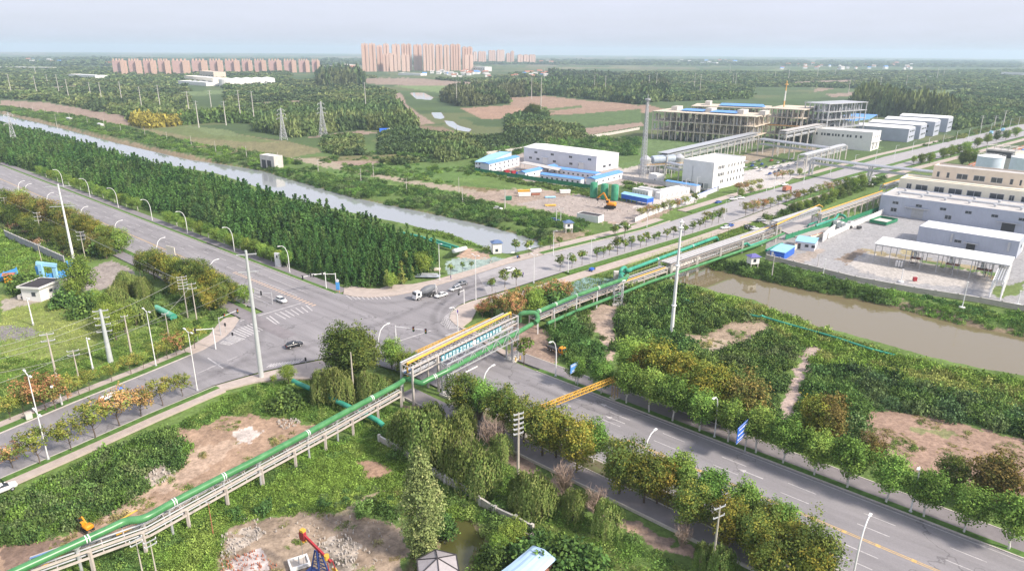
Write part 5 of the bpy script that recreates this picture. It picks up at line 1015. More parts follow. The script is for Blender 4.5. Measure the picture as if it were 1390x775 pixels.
# ---- tower blocks
wA = windowed('tower_facade', (.66,.43,.33), (.27,.20,.21), 3.6, 3.0, .45, .5); wB = windowed('slab_facade', (.56,.36,.32), (.24,.18,.22), 3.4, 3.0, .5, .55); mCrown = mat('tower_crown', (.60,.42,.34), .8, .1, .05)
wA2 = windowed('tower_facade_pale', (.72,.50,.40), (.30,.24,.24), 4.2, 3.0, .5, .5)
def tower(lab, x0, x1, top, base, depth=18, grp='tall apartment towers', shape=0, name='apartment_tower', fm=None):
    a = Vector(G(x0, base)); b = Vector(G(x1, base)); L = (b-a).length; h = HT((x0+x1)/2, base, top); an = math.atan2((b-a).y, (b-a).x); t = thing(name, lab, 'apartment block', (a.x, a.y), an, grp); fm = fm or (wA, wA2)[int(x0) % 2]
    n = max(1, round(L/26)); mb = MB(); cr = MB(); m2 = MB()
    for i in range(n):
        u0 = i*L/n; w = L/n; mb.box(u0+w*.04, u0+w*.40, 0, depth, -1, h-3); mb.box(u0+w*.60, u0+w*.96, 0, depth, -1, h-3); mb.box(u0+w*.401, u0+w*.599, 3, depth-3, -1, h-1); cr.box(u0+w*.10, u0+w*.34, 3, depth-4, h-2.9, h+1.5); cr.box(u0+w*.66, u0+w*.90, 3, depth-4, h-2.9, h+1.5); cr.box(u0+w*.42, u0+w*.58, 4, depth-5, h-.9, h+4)
    mb.build('wall', fm, t); cr.build('roof_crown', mCrown, t); return t
TW = [(492,512,60,97.5),(512.5,521,62.5,97),(521.5,530,60.5,97),(533,545,61,96),(546,560,60.5,96),(562,574,61.5,96),(575,591,60.5,96.5),(592,602,61.5,96.5),(603,611,62,96.5),(612,626,61,96),(628,642,64.5,95.5)]
for k, (a, b, c, d) in enumerate(TW): tower('tall salmon apartment tower, %s from the left in the main cluster' % ORD[k], a, b, c, d)
for k, (a, b, c, d) in enumerate(((520.5,528,74,97.5),(529,540,73,97.5),(545.5,557,74,97.5),(631,643,74,96))): tower('shorter salmon apartment block in front of the tall towers, %s from the left' % ORD[k], a, b, c, d, grp='mid-height apartment blocks')
for k, (a, b, c, d) in enumerate(((643,648,71,86),(650,660,70.5,86),(664,673,69,85),(675,685,68.5,85),(688,693,73,86.5),(694,698,70,86.5),(703,710,75,87),(711,718,75,87),(719,727,75,87))): tower('hazy distant apartment tower right of the main cluster, %s from the left' % ORD[k], a, b, c, d, grp='distant towers on the right')
SL = [152,174,194,214,233,260,284,305,328,345,364,385,405,423]
for k, x0 in enumerate(SL):
    x1 = (SL+[437])[k+1]-2; base = 101.5 - k*.25; a = Vector(G(x0+1, base)); b = Vector(G(x1, base)); L = (b-a).length; h = HT(x0+8, base, 82); t = thing('apartment_slab', 'salmon mid-rise apartment slab in the long far row, %s from the left' % ORD[k], 'apartment block', (a.x, a.y), math.atan2((b-a).y, (b-a).x)+.0, 'apartment row on the left')
    MB().box(0,L*.64,10,30,-1,h-2).build('wall', wB, t); MB().box(L*.641,L*.98,0,22,-1,h-1).build('end_wall', wA, t); cr = MB()
    for i in range(4): cr.box(L*(.05+.22*i),L*(.14+.22*i),12,18,h-1.9,h+4)
    cr.build('roof_crown', mCrown, t)
for k in range(8):
    x0 = 438 - k*0; 
# ---- village houses, far and small
hw = MB().box(-6,6,-4,4,-.5,6); mh1 = hw.mesh('wall', mWhite); mhr = MB().add([(-6.6,-4.8,6),(6.6,-4.8,6),(6.6,0,8.6),(-6.6,0,8.6),(-6.6,4.8,6),(6.6,4.8,6)], [(0,1,2,3),(3,2,5,4)]); rr1 = mhr.mesh('roof', mRedS); rr2 = mhr.mesh('roof', mRoofG); rr3 = mhr.mesh('roof', mBlueR)
vr = random.Random(3); vill = []
for x0, x1, y0, y1, n, wh in ((575,660,99,103,22,'below the apartment towers'),(692,790,99,106,34,'in the village right of the towers'),(455,490,92,98,6,'left of the tall towers'),(720,760,84,88,8,'on the far plain right of the towers'),(900,1010,84,88,16,'on the hazy plain right of centre'),(1060,1250,88,95,34,'in the far village strip on the right'),(30,150,82,90,14,'on the hazy plain at far left'),(880,884,90,96,0,''),(560,690,104,107,4,'at the edge of the brown field')):
    for i in range(n): vill.append((vr.uniform(x0,x1), vr.uniform(y0,y1), wh))
for px, py, wh in vill:
    x, y = G(px, py); q = thing('village_house', 'small pale house with %s roof ' , 'house', (x, y), vr.uniform(-.5,.5), 'houses ' + wh); k = vr.random(); s = vr.uniform(.8, 1.5)*(1+max(0, (math.hypot(x,y)-2500)/5000)); q.scale = (s, s, s)
    q['label'] = 'small pale house with %s roof %s' % (('rusty red','grey','blue')[0 if k < .5 else 1 if k < .88 else 2], wh); link('wall', mh1, q); link('roof', rr1 if k < .5 else rr2 if k < .88 else rr3, q)
# ---- huts by the canals
def stilthut(lab, px, py, top, roof, stilt=1.8):
    x, y = G(px, py); h = HT(px, py, top); t = thing('gauge_hut', lab, 'hut', (x, y), .25); MB().box(-1.7,1.7,-1.5,1.5,stilt,h-1).build('wall', mWhite, t); MB().add([(-2.3,-2.1,h-1),(2.3,-2.1,h-1),(2.3,2.1,h-1),(-2.3,2.1,h-1),(-.6,0,h),(.6,0,h)], [(0,1,5,4),(1,2,5),(2,3,4,5),(3,0,4),(3,2,1,0)]).build('roof', roof, t)
    wn(t, -.9, .2, stilt+.9, stilt+2.0) if False else MB().box(-.8,.3,-1.56,-1.51,stilt+.8,stilt+1.9).build('window', mGlass, t)
    if stilt > .3:
        for sx_ in (-1.4, 1.4):
            for sy_ in (-1.2, 1.2): MB().box(sx_-.15,sx_+.15,sy_-.15,sy_+.15,-2.5,stilt-.01).build('stilt', mConcL, t)
stilthut('white hut on stilts with blue roof, right of the canal end', 771, 315, 298.5, mat('slate_blue', (.10,.16,.30), .7), 1.9); stilthut('white hut with dark blue roof on the canal bank nearest the plantation', 674, 343, 325.5, mat('slate_blue', (.10,.16,.30), .7), 0.0); stilthut('white hut on stilts with violet-blue roof at the river bank beside the pipe rack', 1021, 363, 344, mat('violet_roof', (.14,.13,.36), .7), 1.7)
t, L, D = building('sluice_gatehouse', 'white concrete sluice gatehouse on piers at the canal bank', 'sluice', (354,226), (373,229), 7, 7.6, mConcL, mWhite, .4); 
for x in (.12, .5): MB().box(L*x, L*x+L*.28, -.1, -.01, -1.5, 4.8).build('gate_opening', mDark, t)
for k, (px, py) in enumerate(((93,164),(135,172))): t, L, D = building('field_hut', 'tiny white hut on the far canal bank, %s of two' % ('left','right')[k], 'hut', (px-2.5, py), (px+2, py+.5), 3, 3, mWhite, mRoofW, 0, .5); door(t, .4, 1.2, 1.8, mDark)
t = thing('tent', 'blue and white tent at the edge of the brown patch beyond the pylons', 'tent', G(524,180), .2); MB().add([(-6,-3,0),(3,-3,0),(3,3,0),(-6,3,0),(-6,0,4),(3,0,4)], [(0,1,5,4),(2,3,4,5),(1,2,5),(3,0,4)]).build('blue_fly', mBlue, t); MB().add([(3.1,-3,0),(8,-3,0),(8,3,0),(3.1,3,0),(3.1,0,4),(8,0,3.4)], [(0,1,5,4),(2,3,4,5),(1,2,5)]).build('white_fly', mWhitePaint, t)
# ---- left compound
t, L, D = building('guard_house', 'white gatehouse with flat black roof and white rim beside the blue gate', 'guardhouse', (56,408), (83,396.5), 6.5, 4.0, mWhite, mBlackRoof, 0); MB().box(-.7,L+.7,-.7,D+.7,3.85,4.15).box(-.7,L+.7,-.7,-.5,4.16,4.5).box(-.7,L+.7,D+.5,D+.7,4.16,4.5).box(-.7,-.5,-.5,D+.5,4.16,4.5).box(L+.5,L+.7,-.5,D+.5,4.16,4.5).build('eaves', mWhite, t); MB().box(-.49,L+.49,-.49,D+.49,4.3,4.36).build('felt', mBlackRoof, t); wn(t, L*.45, L*.45+1.3, 1.4, 2.5); door(t, L*.68, L*.68+1, 2.2, mSteel); wn(t, 1.5, 3, 1.2, 2.6, 'l', L, D)
t = thing('gate_arch', 'light blue cranked gate arch beside the gatehouse', 'gate', (0,0)); f = MB(); a = G3(59,381,0); b = G3(77,379,0); a2 = Vector((a.x,a.y,6)); b2 = Vector((b.x,b.y,4.6)); MB().bar(a-Vector((0,0,.2)),a2,1.3,.9).build('post', mBlueL, t); MB().bar(b-Vector((0,0,.2)),b2,1.2,.9).build('post', mBlueL, t); MB().bar(a2-Vector((1.2,0,-.2)),b2+Vector((1,0,.3)),1.0,1.2).build('lintel', mBlueL, t)
wall('sheet_fence', 'bright blue sheet fence right of the gate arch', [(65,380),(82,377.5),(94,372),(100,369)], 2.2, .2, mat('fence_blue', (.07,.30,.70), .5, .15, .5), None, .3, 4, 'fence'); wall('sheet_fence', 'tall blue panel at the end of the gate fence', [(92,371),(101,368.5)], 4.4, .3, mat('fence_blue', (.07,.30,.70), .5, .15, .5)); wall('sheet_fence', 'bright blue sheet fence at the left edge', [(-10,385),(24,373)], 2.4, .2, mat('fence_blue', (.07,.30,.70), .5, .15, .5), None, .3, 4, 'fence'); wall('sheet_fence', 'short blue fence panel left of the gate arch', [(51,377),(57,378)], 4.2, .2, mat('fence_blue', (.07,.30,.70), .5, .15, .5))
wall('block_wall', 'long grey panelled wall covered in creepers left of the wide road', [(8,322),(32,333),(55,343),(88,358)], 2.8, .25, mBrickW, mConcL, .35, 4)
wall('block_wall', 'low white crumbling wall running from the gatehouse into the weeds', [(92,405),(104,414),(116,423)], 1.0, .3, mWhite); 
t = thing('orange_hut', 'small orange hut with rusty roof beside the blue fence', 'hut', G(14,382), .3); MB().box(-1.3,1.3,-1,1,-.1,2.4).build('wall', mOrange, t); MB().add([(-1.7,-1.4,2.4),(1.7,-1.4,2.4),(1.7,1.4,2.4),(-1.7,1.4,2.4),(-1.7,0,3.1),(1.7,0,3.1)], [(0,1,5,4),(2,3,4,5),(1,2,5),(3,0,4)]).build('roof', mRedS, t)
t = thing('stone_block', 'broken white block with a hole lying beside the lawn path', 'rubble', G(36,404)); MB().box(-1.8,1.8,-1.4,1.4,-.1,1.2).build('block', mConcL, t); MB().box(-.7,.7,-1.46,-1.41,.1,.9).build('hole', mDark, t)
# ---- foreground roofs and walls
a = Vector(G(723,742,3)); b = Vector(G(755,761,3)); c = Vector(G(655,790,3)); u = (b-a); an = math.atan2(u.y, u.x); t = thing('farm_shed', 'low shed with buckled pale blue sheet roof at the bottom edge', 'shed', (a.x, a.y), an); L = u.length; D = abs((c-a).dot(Vector((-u.y, u.x)).normalized()))
vs = []; fs = []
for i in range(9):
    for j in range(3): vs.append((L*i/8+(.15 if j==1 else 0), -D*j/2, 3.3+.5*math.sin(i/8*math.pi)+.06*math.sin(i*2+j)))
for i in range(8):
    for j in range(2): fs.append((i*3+j, i*3+j+1, (i+1)*3+j+1, (i+1)*3+j))
r = MB().add(vs, fs).build('roof', mat('pale_blue_sheet', (.42,.58,.78), .45, .06, .4), t); r.modifiers.new('s', 'SOLIDIFY').thickness = .08
MB().box(.4,L-.4,-D+.4,-.4,-.2,3.2).build('wall', mat('brick_red', (.35,.18,.13), .9, .2, 1), t)
x, y = G(596, 800, 0); t = thing('pavilion', 'hexagonal pavilion with pale tiled pyramid roof beside the pond', 'pavilion', G(595,789), .2); hx = [(3.4*math.cos(i*math.pi/3+.52), 3.4*math.sin(i*math.pi/3+.52)) for i in range(6)]
MB().add([(p[0],p[1],3.0) for p in hx]+[(0,0,4.3)], [(i,(i+1)%6,6) for i in range(6)]+[(5,4,3,2,1,0)]).build('roof', mat('pavilion_tile', (.38,.35,.36), .7, .1, 2), t); rd = MB()
for p in hx: rd.bar((p[0],p[1],3.03),(0,0,4.33),.14)
for i in range(6): rd.bar((*hx[i],3.0),(*hx[(i+1)%6],3.0),.18)
rd.build('ridge', mBlackRoof, t)
for p in hx: MB().box(p[0]*.85-.12,p[0]*.85+.12,p[1]*.85-.12,p[1]*.85+.12,-.3,3.0).build('post', mRed, t)
wall('garden_wall', 'low pale wall with round-topped piers beside the pond', [(605,655),(634,670),(652,684),(672,697),(700,710),(722,722)], 1.3, .22, mConc, mConcL, .55, 3.4, piermat=mConcL); wall('plank_wall', 'short weathered plank wall beside the blue shed roof', [(702,728),(722,738)], 1.6, .2, mat('old_planks', (.24,.21,.19), .9, .2, 2), None, .5, 4)
wall('garden_wall', 'low wall with round piers below the willows, upper end hidden in creeper', [(515,598),(540,612),(560,624),(605,655)], 1.1, .22, mConc, mConcL, .5, 3.4, piermat=mConcL)
# ------------------------------------------------------------------ the big green pipe and its racks
def pipe(name, label, pts, r, m, bands=(), n=14, cat='pipe', group=None, smooth_bend=True):
    """pts: world Vectors"""
    pts = [Vector(p) for p in pts]; o = pts[0].copy(); q = [p-o for p in pts]; out = [q[0]]
    for i in range(1, len(q)-1):
        a, b, c = q[i-1], q[i], q[i+1]; la = min((a-b).length*.45, r*2.6); lc = min((c-b).length*.45, r*2.6); s = b+(a-b).normalized()*la; e = b+(c-b).normalized()*lc
        for k in range(5): f = k/4; out.append(s*(1-f)**2 + b*2*f*(1-f) + e*f*f)
    out.append(q[-1]); t = thing(name, label, cat, o, 0, group); MB().tube(out, r, n).build('pipe_body', m, t, True)
    for (i, f) in bands:
        a, b = q[i], q[i+1]; d = (b-a).normalized()
        for k in (-.2, .2):
            c = a.lerp(b, f) + d*k; MB().tube([c-d*.08, c+d*.08], r*1.06, n).build('band', mWhitePaint, t)
    return t
zp = 5.3
g3 = lambda px, py, z=zp: G3(px, py, z)
P1 = [g3(10,780), g3(151,716), g3(171,706), g3(194,705), g3(234,682), g3(302,647), g3(350,623), g3(415,589), g3(461,563.6), g3(544,519.5), g3(551,512.5,5.6), g3(571.6,521,5.3), g3(578,517,5.5), g3(609,502,6.6), g3(700,453,6.6), g3(722,440,6.4)]
pipe('product_pipeline', 'thick glossy green pipeline with white bands from the lower left corner to the truss bridge', P1, .62, mGreenP, [(0,.75),(4,.03),(5,.03),(7,.05),(8,.5),(12,.4)])
P2 = [g3(722,440,6.4), g3(730,432,6.6), g3(730,426,8.1), g3(726,424,8.2), g3(704,425,8.0), g3(703,431,6.4), g3(700,436,5.2)]
pipe('product_pipeline', 'green expansion loop of the pipeline at the far end of the truss bridge', [g3(722,440,6.4)+Vector((.9,.9,0)), g3(731,434,6.6), g3(728,424,8.0), g3(705,425,8.0), g3(705,436,5.0)], .66, mGreenP)
P3 = [g3(728,424,7.4), g3(783,401,6.8), g3(849,378,6.8), g3(852,374,6.8)]
pipe('product_pipeline', 'green pipeline on tall white posts between the truss bridge and the vertical loop', P3, .62, mGreenP, [(0,.06),(0,.45),(0,.98),(1,.42)])
pipe('product_pipeline', 'upright green loop where the pipeline steps down beside the netting', [g3(849,379,6.8), G3(846,379,5.2), G3(842,372,4.6), G3(843,366,6.2), G3(848,362,6.4), G3(851,368,4.6), G3(856,367,3.6)], .6, mTeal)
pipe('product_pipeline', 'green pipeline continuing beside yellow railings toward the river, ending in a downturn', [G3(840,381,3.0), G3(843,373,3.6), G3(852,367,3.6), G3(972,322,3.6), G3(974,325,1.0), G3(974,326,-.3)], .62, mTeal, [(2,.3),(2,.7)])
pipe('return_pipeline', 'lower green pipeline slung under the concrete rack', [G3(743,439,2.2), G3(786,420.5,2.2), G3(847,397,2.2), G3(883,382.5,2.2), G3(945,361.5,2.4), G3(1030,332,2.6), G3(1064,317,2.4)], .5, mGreenP)
pipe('branch_pipeline', 'teal branch pipeline lying low from the corner pavement and passing under the rack', [G3(398,517,1.6), G3(404,520,1.7), G3(437,534,1.7), G3(480,555,1.7), G3(512,570,1.2), G3(520,577,.4)], .55, mTeal, [(2,.02)])
pipe('branch_pipeline', 'short teal pipe surfacing beyond the rack near the bare planting pit', [G3(545,569,.0), G3(555,569,.7), G3(568,569,.8), G3(576,566,.0)], .4, mTeal)
for k, (pts, r, lab) in enumerate((([(1040,340,1.5),(1058,332,1.6),(1062,331,.2)], .5, 'teal pipe stub beside the blue container'), ([(1108,309,.2),(1108,306,2.2),(1134,297,2.4),(1138,291,2.6),(1146,293,2.6),(1148,296,.6)], .55, 'teal pipe with a cranked bend beside the yard wall'), ([(1096,308,.2),(1098,305,1.6),(1118,298,1.6),(1132,291,2.6)], .4, 'thin teal pipe parallel to the cranked one'),
      ([(1006,336,.4),(1008,332,3.0),(1014,330,3.2),(1018,334,2.6),(1040,326,2.2)], .5, 'teal hooped pipe under the steel rack at the river'))):
    pipe('branch_pipeline', lab, [G3(a, b, c) for a, b, c in pts], r, mTeal)
pipe('water_main', 'thin teal pipeline crossing the weeds beside the muddy river', [G3(927,406,1.0), G3(940,410,1.1), G3(1031,430,1.1), G3(1034,428,2.0), G3(1037,430,1.0), G3(1060,437,1.0), G3(1135,458,1.0), G3(1180,473,1.0), G3(1215,482,.3)], .3, mTeal, n=8)
pipe('water_main', 'teal pipes laid behind the last conifers toward the white arch', [G3(545,316,1.0), G3(572,322,1.0), G3(600,333,1.0), G3(612,336,1.0)], .6, mTeal); pipe('water_main', 'second teal pipe laid beside the first, ending at the white arch', [G3(585,324,1.6), G3(600,329,1.6), G3(622,336,1.6)], .5, mTeal)
t = pipe('white_pipe_arch', 'fat white lagged pipe arch standing behind the conifers', [G3(616,341,0), G3(616,341,3.2), G3(628,338,3.6), G3(632,337,2.2), G3(631,337,.0)], .8, mWhitePaint, cat='pipe')
x, y = G(224, 427); t = thing('green_tank', 'pale green tank lying on its side among the shrubs left of the crossing', 'tank', (x, y, 0)); a = G3(212,418,1.3)-Vector((x,y,0)); b = G3(235,430,1.3)-Vector((x,y,0)); MB().tube([a,b], 1.0, 14).build('shell', mat('pale_green', (.16,.48,.33), .5, .15, .5), t, True); MB().tube([b, b+(b-a)*.03], 1.03, 14).build('end_cap', mTeal, t)
# posts that carry the pipe
post = MB().tube([(0,0,-.3),(0,0,4.7)], .22, 8).mesh('column', mGalv)
sad = MB().box(-.5,.5,-.5,.5,4.62,4.78).mesh('saddle', mGalv)
for k, (px, py) in enumerate(((96,756),(239,725),(305.5,681),(358,650),(419,620),(462,599),(540,556))):
    i = min(range(len(P1)-1), key=lambda j: abs(P1[j].x + P1[j+1].x - 2*G(px,py)[0])); x, y = G(px, py); a, b = P1[i], P1[i+1]; f = max(0, min(1, (Vector((x,y,0))-Vector((a.x,a.y,0))).dot((b-a).normalized())/(b-a).length)); p = a.lerp(b, f)
    t = thing('pipe_support', 'grey steel post under the green pipeline, %s from the lower left corner' % ORD[k], 'pipe support', (p.x, p.y)); link('column', post, t); link('saddle', sad, t)
for k, (px, py, pt) in enumerate(((730,452,424),(752,436,412.6),(782,430,402),(810,417,392),(845,408,381))):
    x, y = G(px, py); h = HT(px, py, pt); t = thing('pipe_support', 'white post carrying the green pipeline beyond the bridge, %s from the bridge' % ORD[k], 'pipe support', (x, y)); MB().bar((0,0,-.3),(0,0,h),.3).build('column', mWhitePaint, t); MB().box(-.6,.6,-.5,.5,h,h+.15).build('saddle', mWhitePaint, t)
# concrete racks on the near side
c1 = mat('rack_concrete', (.52,.46,.42), .85, .12, .8)
rack([G(43,775,3.5), G(201.5,718.5,3.5), G(350,636.7,3.5), G(456,580,3.5), G(544,531,3.5)], 3.5, 3.4, 'pale concrete two-rail pipe rack running beneath the green pipeline from the lower left', gap=7.2, npipe=3, pm=[mSteel, mSteel, mat('pipe_blue', (.12,.22,.42), .5)], bm=c1, lower=1.2, tie=3.0, pr=.14, name='concrete_rack', colw=.42)
t = thing('gas_pipe', 'orange gas pipe lying along the far side of the rack near the lower left corner', 'pipe', (0,0)); MB().tube([G3(55,770,3.2), G3(148,714,3.2), G3(186,692,3.0)], .13, 6).build('pipe_body', mYelP, t)
t = thing('gas_pipe', 'orange gas pipe bend beneath the kink of the green pipeline', 'pipe', (0,0)); MB().tube([G3(157,722,3.8), G3(158,725,3.4), G3(180,716,3.6), G3(186,711,3.9)], .14, 6).build('pipe_body', mYelP, t)
rack([G(729.5,429,3.6), G(786,406,3.6), G(850,383,3.6), G(906,363,3.8)], 3.6, 3.0, 'pale concrete pipe rack with many posts between the bridge and the river', gap=6.5, npipe=7, pm=[mSteel, mGalv, mDark], bm=c1, lower=1.3, tie=2.4, pr=.15, name='concrete_rack')
t = thing('gas_pipe', 'orange gas pipe on the rack left of the tall white pole', 'pipe', (0,0)); MB().tube([G3(850,381,4.0), G3(903,363,4.2)], .2, 6).build('pipe_body', mYelP, t)
mRk0 = mat('rack_brown', (.33,.29,.27), .7, .15, 1)
rack([G(912,360,4.6), G(1040,316.5,4.6), G(1060,309,4.6)], 4.8, 5.2, 'grey steel truss rack spanning the muddy river', gap=15, npipe=11, pm=[mSteel, mGalv, mRk0], bm=mRk0, lower=2.6, tie=2.2, truss=True, pr=.14, colmat=mConcL, colw=.7)
t = thing('gas_pipe', 'orange gas pipe on top of the river truss rack', 'pipe', (0,0)); MB().tube([G3(1005,323,5.2), G3(1052,306,5.2), G3(1054,305,8.4), G3(1112,278,8.4), G3(1117,281,6.4)], .2, 6).build('pipe_body', mYelP, t)
rack([G(1056,302,8.0), G(1114,283,8.0)], 8.0, 3.2, 'raised steel pipe rack stepping over the works entrance', gap=30, npipe=6, pm=[mSteel, mGalv], bm=mSteel, lower=1.6, tie=2.2, truss=True, pr=.15, colmat=mConcL, colw=.6)
rack([G(1116,292,5.6), G(1203,262,5.6)], 5.6, 3.4, 'long concrete pipe rack with orange pipe beside the green fence of the works', gap=8, npipe=5, pm=[mSteel, mGalv], bm=c1, lower=1.5, tie=3, yellow=True, pr=.16)
rack([G(1204,253,8.6), G(1236,243,8.6)], 8.6, 3.2, 'raised brown-topped pipe rack left of the cream building', gap=30, npipe=5, pm=[mSteel, mGalv], bm=mSteel, lower=1.6, tie=2.4, truss=True, yellow=True, pr=.16)
rack([(300,447),(420,560),(560,690)], 6, 3, 'brown pipe rack running away along the far road behind the cooling unit', gap=12, npipe=3, pm=[mRedS, mSteel], bm=mRedS, lower=1.5, tie=5, pr=.3)
wall('sheet_fence', 'green slatted fence under the long concrete pipe rack', [(1066,325),(1100,314),(1150,301),(1198,284)], 1.9, .12, mGreenF, None, .2, 5, 'fence')
t = thing('pipe_pier', 'pale concrete pier with three legs in the river under the steel rack', 'pier', (0,0)); a = G(909,384,-2); b = G(948,366,-2); MB().bar((*a,3.0),(*b,3.0),1.2,.8).build('cap_beam', mConcL, t)
for f in (.25, .6, .95): p = Vector(a).lerp(Vector(b), f); MB().box(p.x-.45,p.x+.45,p.y-.45,p.y+.45,-4,2.59).build('leg', mConcL, t)
# yellow-green railings beside the second pipe
t = thing('railing', 'yellow-green handrail frames either side of the pipeline near the river', 'railing', (0,0)); f = MB(); wy = mat('pale_yellow_green', (.42,.50,.20), .6)
for dx, dy in ((0,-5),(2,7)):
    a = G3(852+dx,370+dy,0); b = G3(965+dx,329+dy,0)
    for z in (1.5, 2.4): f.bar(a+Vector((0,0,z)), b+Vector((0,0,z)), .1)
    for i in range(24): p = a.lerp(b, i/23); f.bar(p-Vector((0,0,.2)), p+Vector((0,0,2.5)), .1)
f.build('rail', wy, t)
t = thing('concrete_block', 'white concrete anchor block at the foot of the vertical green loop', 'block', G(838,378)); MB().box(-1.3,1.3,-1,1,-.1,2.6).build('block', mConcL, t); MB().box(-.7,.7,-1.06,-1.01,.3,2).build('recess', mConc, t)
t = thing('lattice_support', 'grey lattice steel tower under the green pipeline beside the dirt track', 'pipe support', G(838,412)); f = MB()
for (a, b) in ((-1.3,-1.3),(1.3,-1.3),(1.3,1.3),(-1.3,1.3)): f.bar((a,b,-.2),(a,b,5.6),.22)
for z in (1.6,3.4,5.4):
    for (a, b, c, d) in ((-1.3,-1.3,1.3,-1.3),(1.3,-1.3,1.3,1.3),(1.3,1.3,-1.3,1.3),(-1.3,1.3,-1.3,-1.3)): f.bar((a,b,z),(c,d,z),.14).bar((a,b,z-1.6),(c,d,z),.1)
f.build('frame', mSteel, t); MB().box(-1.7,1.7,-1.7,1.7,-.25,.2).build('footing', mConcL, t)
# ------------------------------------------------------------------ truss bridge for the pipe over the wide road
a = G3(607,509,5.6); b = G3(704,459,5.6); u = (b-a); Lb = Vector((u.x,u.y)).length; an = math.atan2(u.y, u.x)
t = thing('truss_bridge', 'grey-white steel truss bridge carrying the green pipeline over the wide road', 'bridge', (a.x, a.y), an); zb, zt, wd_ = 5.5, 8.2, 1.9
bot = MB(); top = MB(); web = MB(); n = 12
for y_ in (0, wd_): bot.bar((0,y_,zb),(Lb,y_,zb),.24); top.bar((0,y_,zt),(Lb,y_,zt),.24)
for i in range(n+1):
    x = Lb*i/n; web.bar((x,0,zb),(x,wd_,zb),.12).bar((x,0,zt),(x,wd_,zt),.12)
    for y_ in (0, wd_):
        if i % 2 == 0: web.bar((x,y_,zb),(x,y_,zt),.14)
        if i < n: web.bar((x,y_,zt if i % 2 == 0 else zb),(x+Lb/n,y_,zb if i % 2 == 0 else zt),.14)
bot.build('bottom_chord', mGalv, t); top.build('top_chord', mGalv, t); web.build('web', mGalv, t)
for x in (.3, Lb-.4):
    for dx in (0, -2.2 if x > 5 else 1.6):
        for y_ in (0, wd_): MB().bar((x+dx,y_,-.3),(x+dx,y_,zb+.1),.34).build('leg', mGalv, t)
    br = MB()
    for z in (1.5, 3.6): br.bar((x,0,z),(x,wd_,z),.14).bar((x,0,z),(x+(-2.2 if x > 5 else 1.6),0,z),.14)
    br.build('leg_brace', mGalv, t); MB().box(x-2.6 if x > 5 else x-.6, x+.6 if x > 5 else x+2.2, -.6, wd_+.6, -.3, .25).build('footing', mConcL, t)
# rack bridge over the road with the lettered banner
zr = 8.8; A0 = G3(559.5,500,zr); A1 = G3(702.6,428.7,zr); B0 = G3(542,496,zr); u = A1-A0; L = Vector((u.x,u.y)).length; an = math.atan2(u.y,u.x); wd2 = abs((B0-A0).dot(Vector((-u.y,u.x,0)).normalized()))
t = thing('rack_bridge', 'wide steel pipe bridge with yellow gas pipe and blue lettered panels over the road', 'bridge', (A0.x, A0.y), an); mRk = mat('rack_steel', (.50,.46,.43), .6, .12, .8)
for y_ in (0, wd2):
    MB().bar((0,y_,zr),(L,y_,zr),.26).build('top_beam', mRk, t); MB().bar((0,y_,zr-2.0),(L,y_,zr-2.0),.26).build('lower_beam', mRk, t)
f = MB(); n = 15
for i in range(n+1):
    x = L*i/n
    for y_ in (0, wd2): f.bar((x,y_,zr-2),(x,y_,zr),.14)
    if i < n:
        for y_ in (wd2,): f.bar((x,y_,zr if i%2 else zr-2),(x+L/n,y_,zr-2 if i%2 else zr),.12)
f.build('web', mRk, t); f = MB()
for i in range(31): f.bar((L*i/30,0,zr+.03),(L*i/30,wd2,zr+.03),.16,.14).bar((L*i/30,0,zr-1.97),(L*i/30,wd2,zr-1.97),.16,.14)
f.build('cross_ties', mRk, t)
for x in (0, L*.21, L):
    for y_ in (0, wd2): MB().bar((x,y_,-.4),(x,y_,zr+.1),.42).build('column', mRk if x < L*.9 else mGalv, t)
for i, (y_, r, m) in enumerate(((.5,.16,mSteel),(1.1,.22,mSteel),(1.8,.14,mDark),(2.3,.2,mat('pipe_blue', (.08,.20,.55), .5)),(wd2-.4,.2,mGalv))):
    MB().tube([(-.3,y_,zr-1.6),(L,y_,zr-1.6)], r, 7).build('pipe', m, t, True)
MB().tube([(.3,wd2*.55,zr-2.6),(.3,wd2*.55,zr+.55),(L-.3,wd2*.62,zr+.55),(L-.3,wd2*.62,zr-1.4)], .2, 8).build('gas_pipe', mYelP, t, True)
MB().tube([(-.4,wd2-.1,zr-5),(-.4,wd2-.1,zr+.6),(L-2,wd2-.1,zr+.6)], .16, 8).build('grey_pipe', mGalv, t, True)
# banner: panels each with a pale character built of raised strokes
lt = mat('banner_letter', (.80,.85,.86), .6, .03, 1); sr = random.Random(12)
for i in range(18):
    x = L*.235 + i*(L*.57)/17.6; 
    if i == 9:
        p = MB().lathe([(.02,-.05),(.62,-.05),(.62,.05),(.02,.05)], (0,0), 18).build('emblem', mWhitePaint, t); p.location = (x+.5, -.22, zr-1.15); p.rotation_euler.x = math.pi/2; continue
    pn = MB().box(x, x+1.08, -.24, -.16, zr-1.85, zr-.42).build('banner_panel', mTeaP, t); c = MB()
    rows = sr.sample([.18,.35,.5,.66,.82], 3)
    for f_ in rows: c.box(x+.14, x+.94, -.29, -.245, zr-1.85+f_*1.43-.05, zr-1.85+f_*1.43+.06)
    for f_ in sr.sample([.2,.5,.78], 2): c.box(x+f_*1.08-.06, x+f_*1.08+.06, -.30, -.292, zr-1.7, zr-.58)
    c.build('lettering', lt, pn)
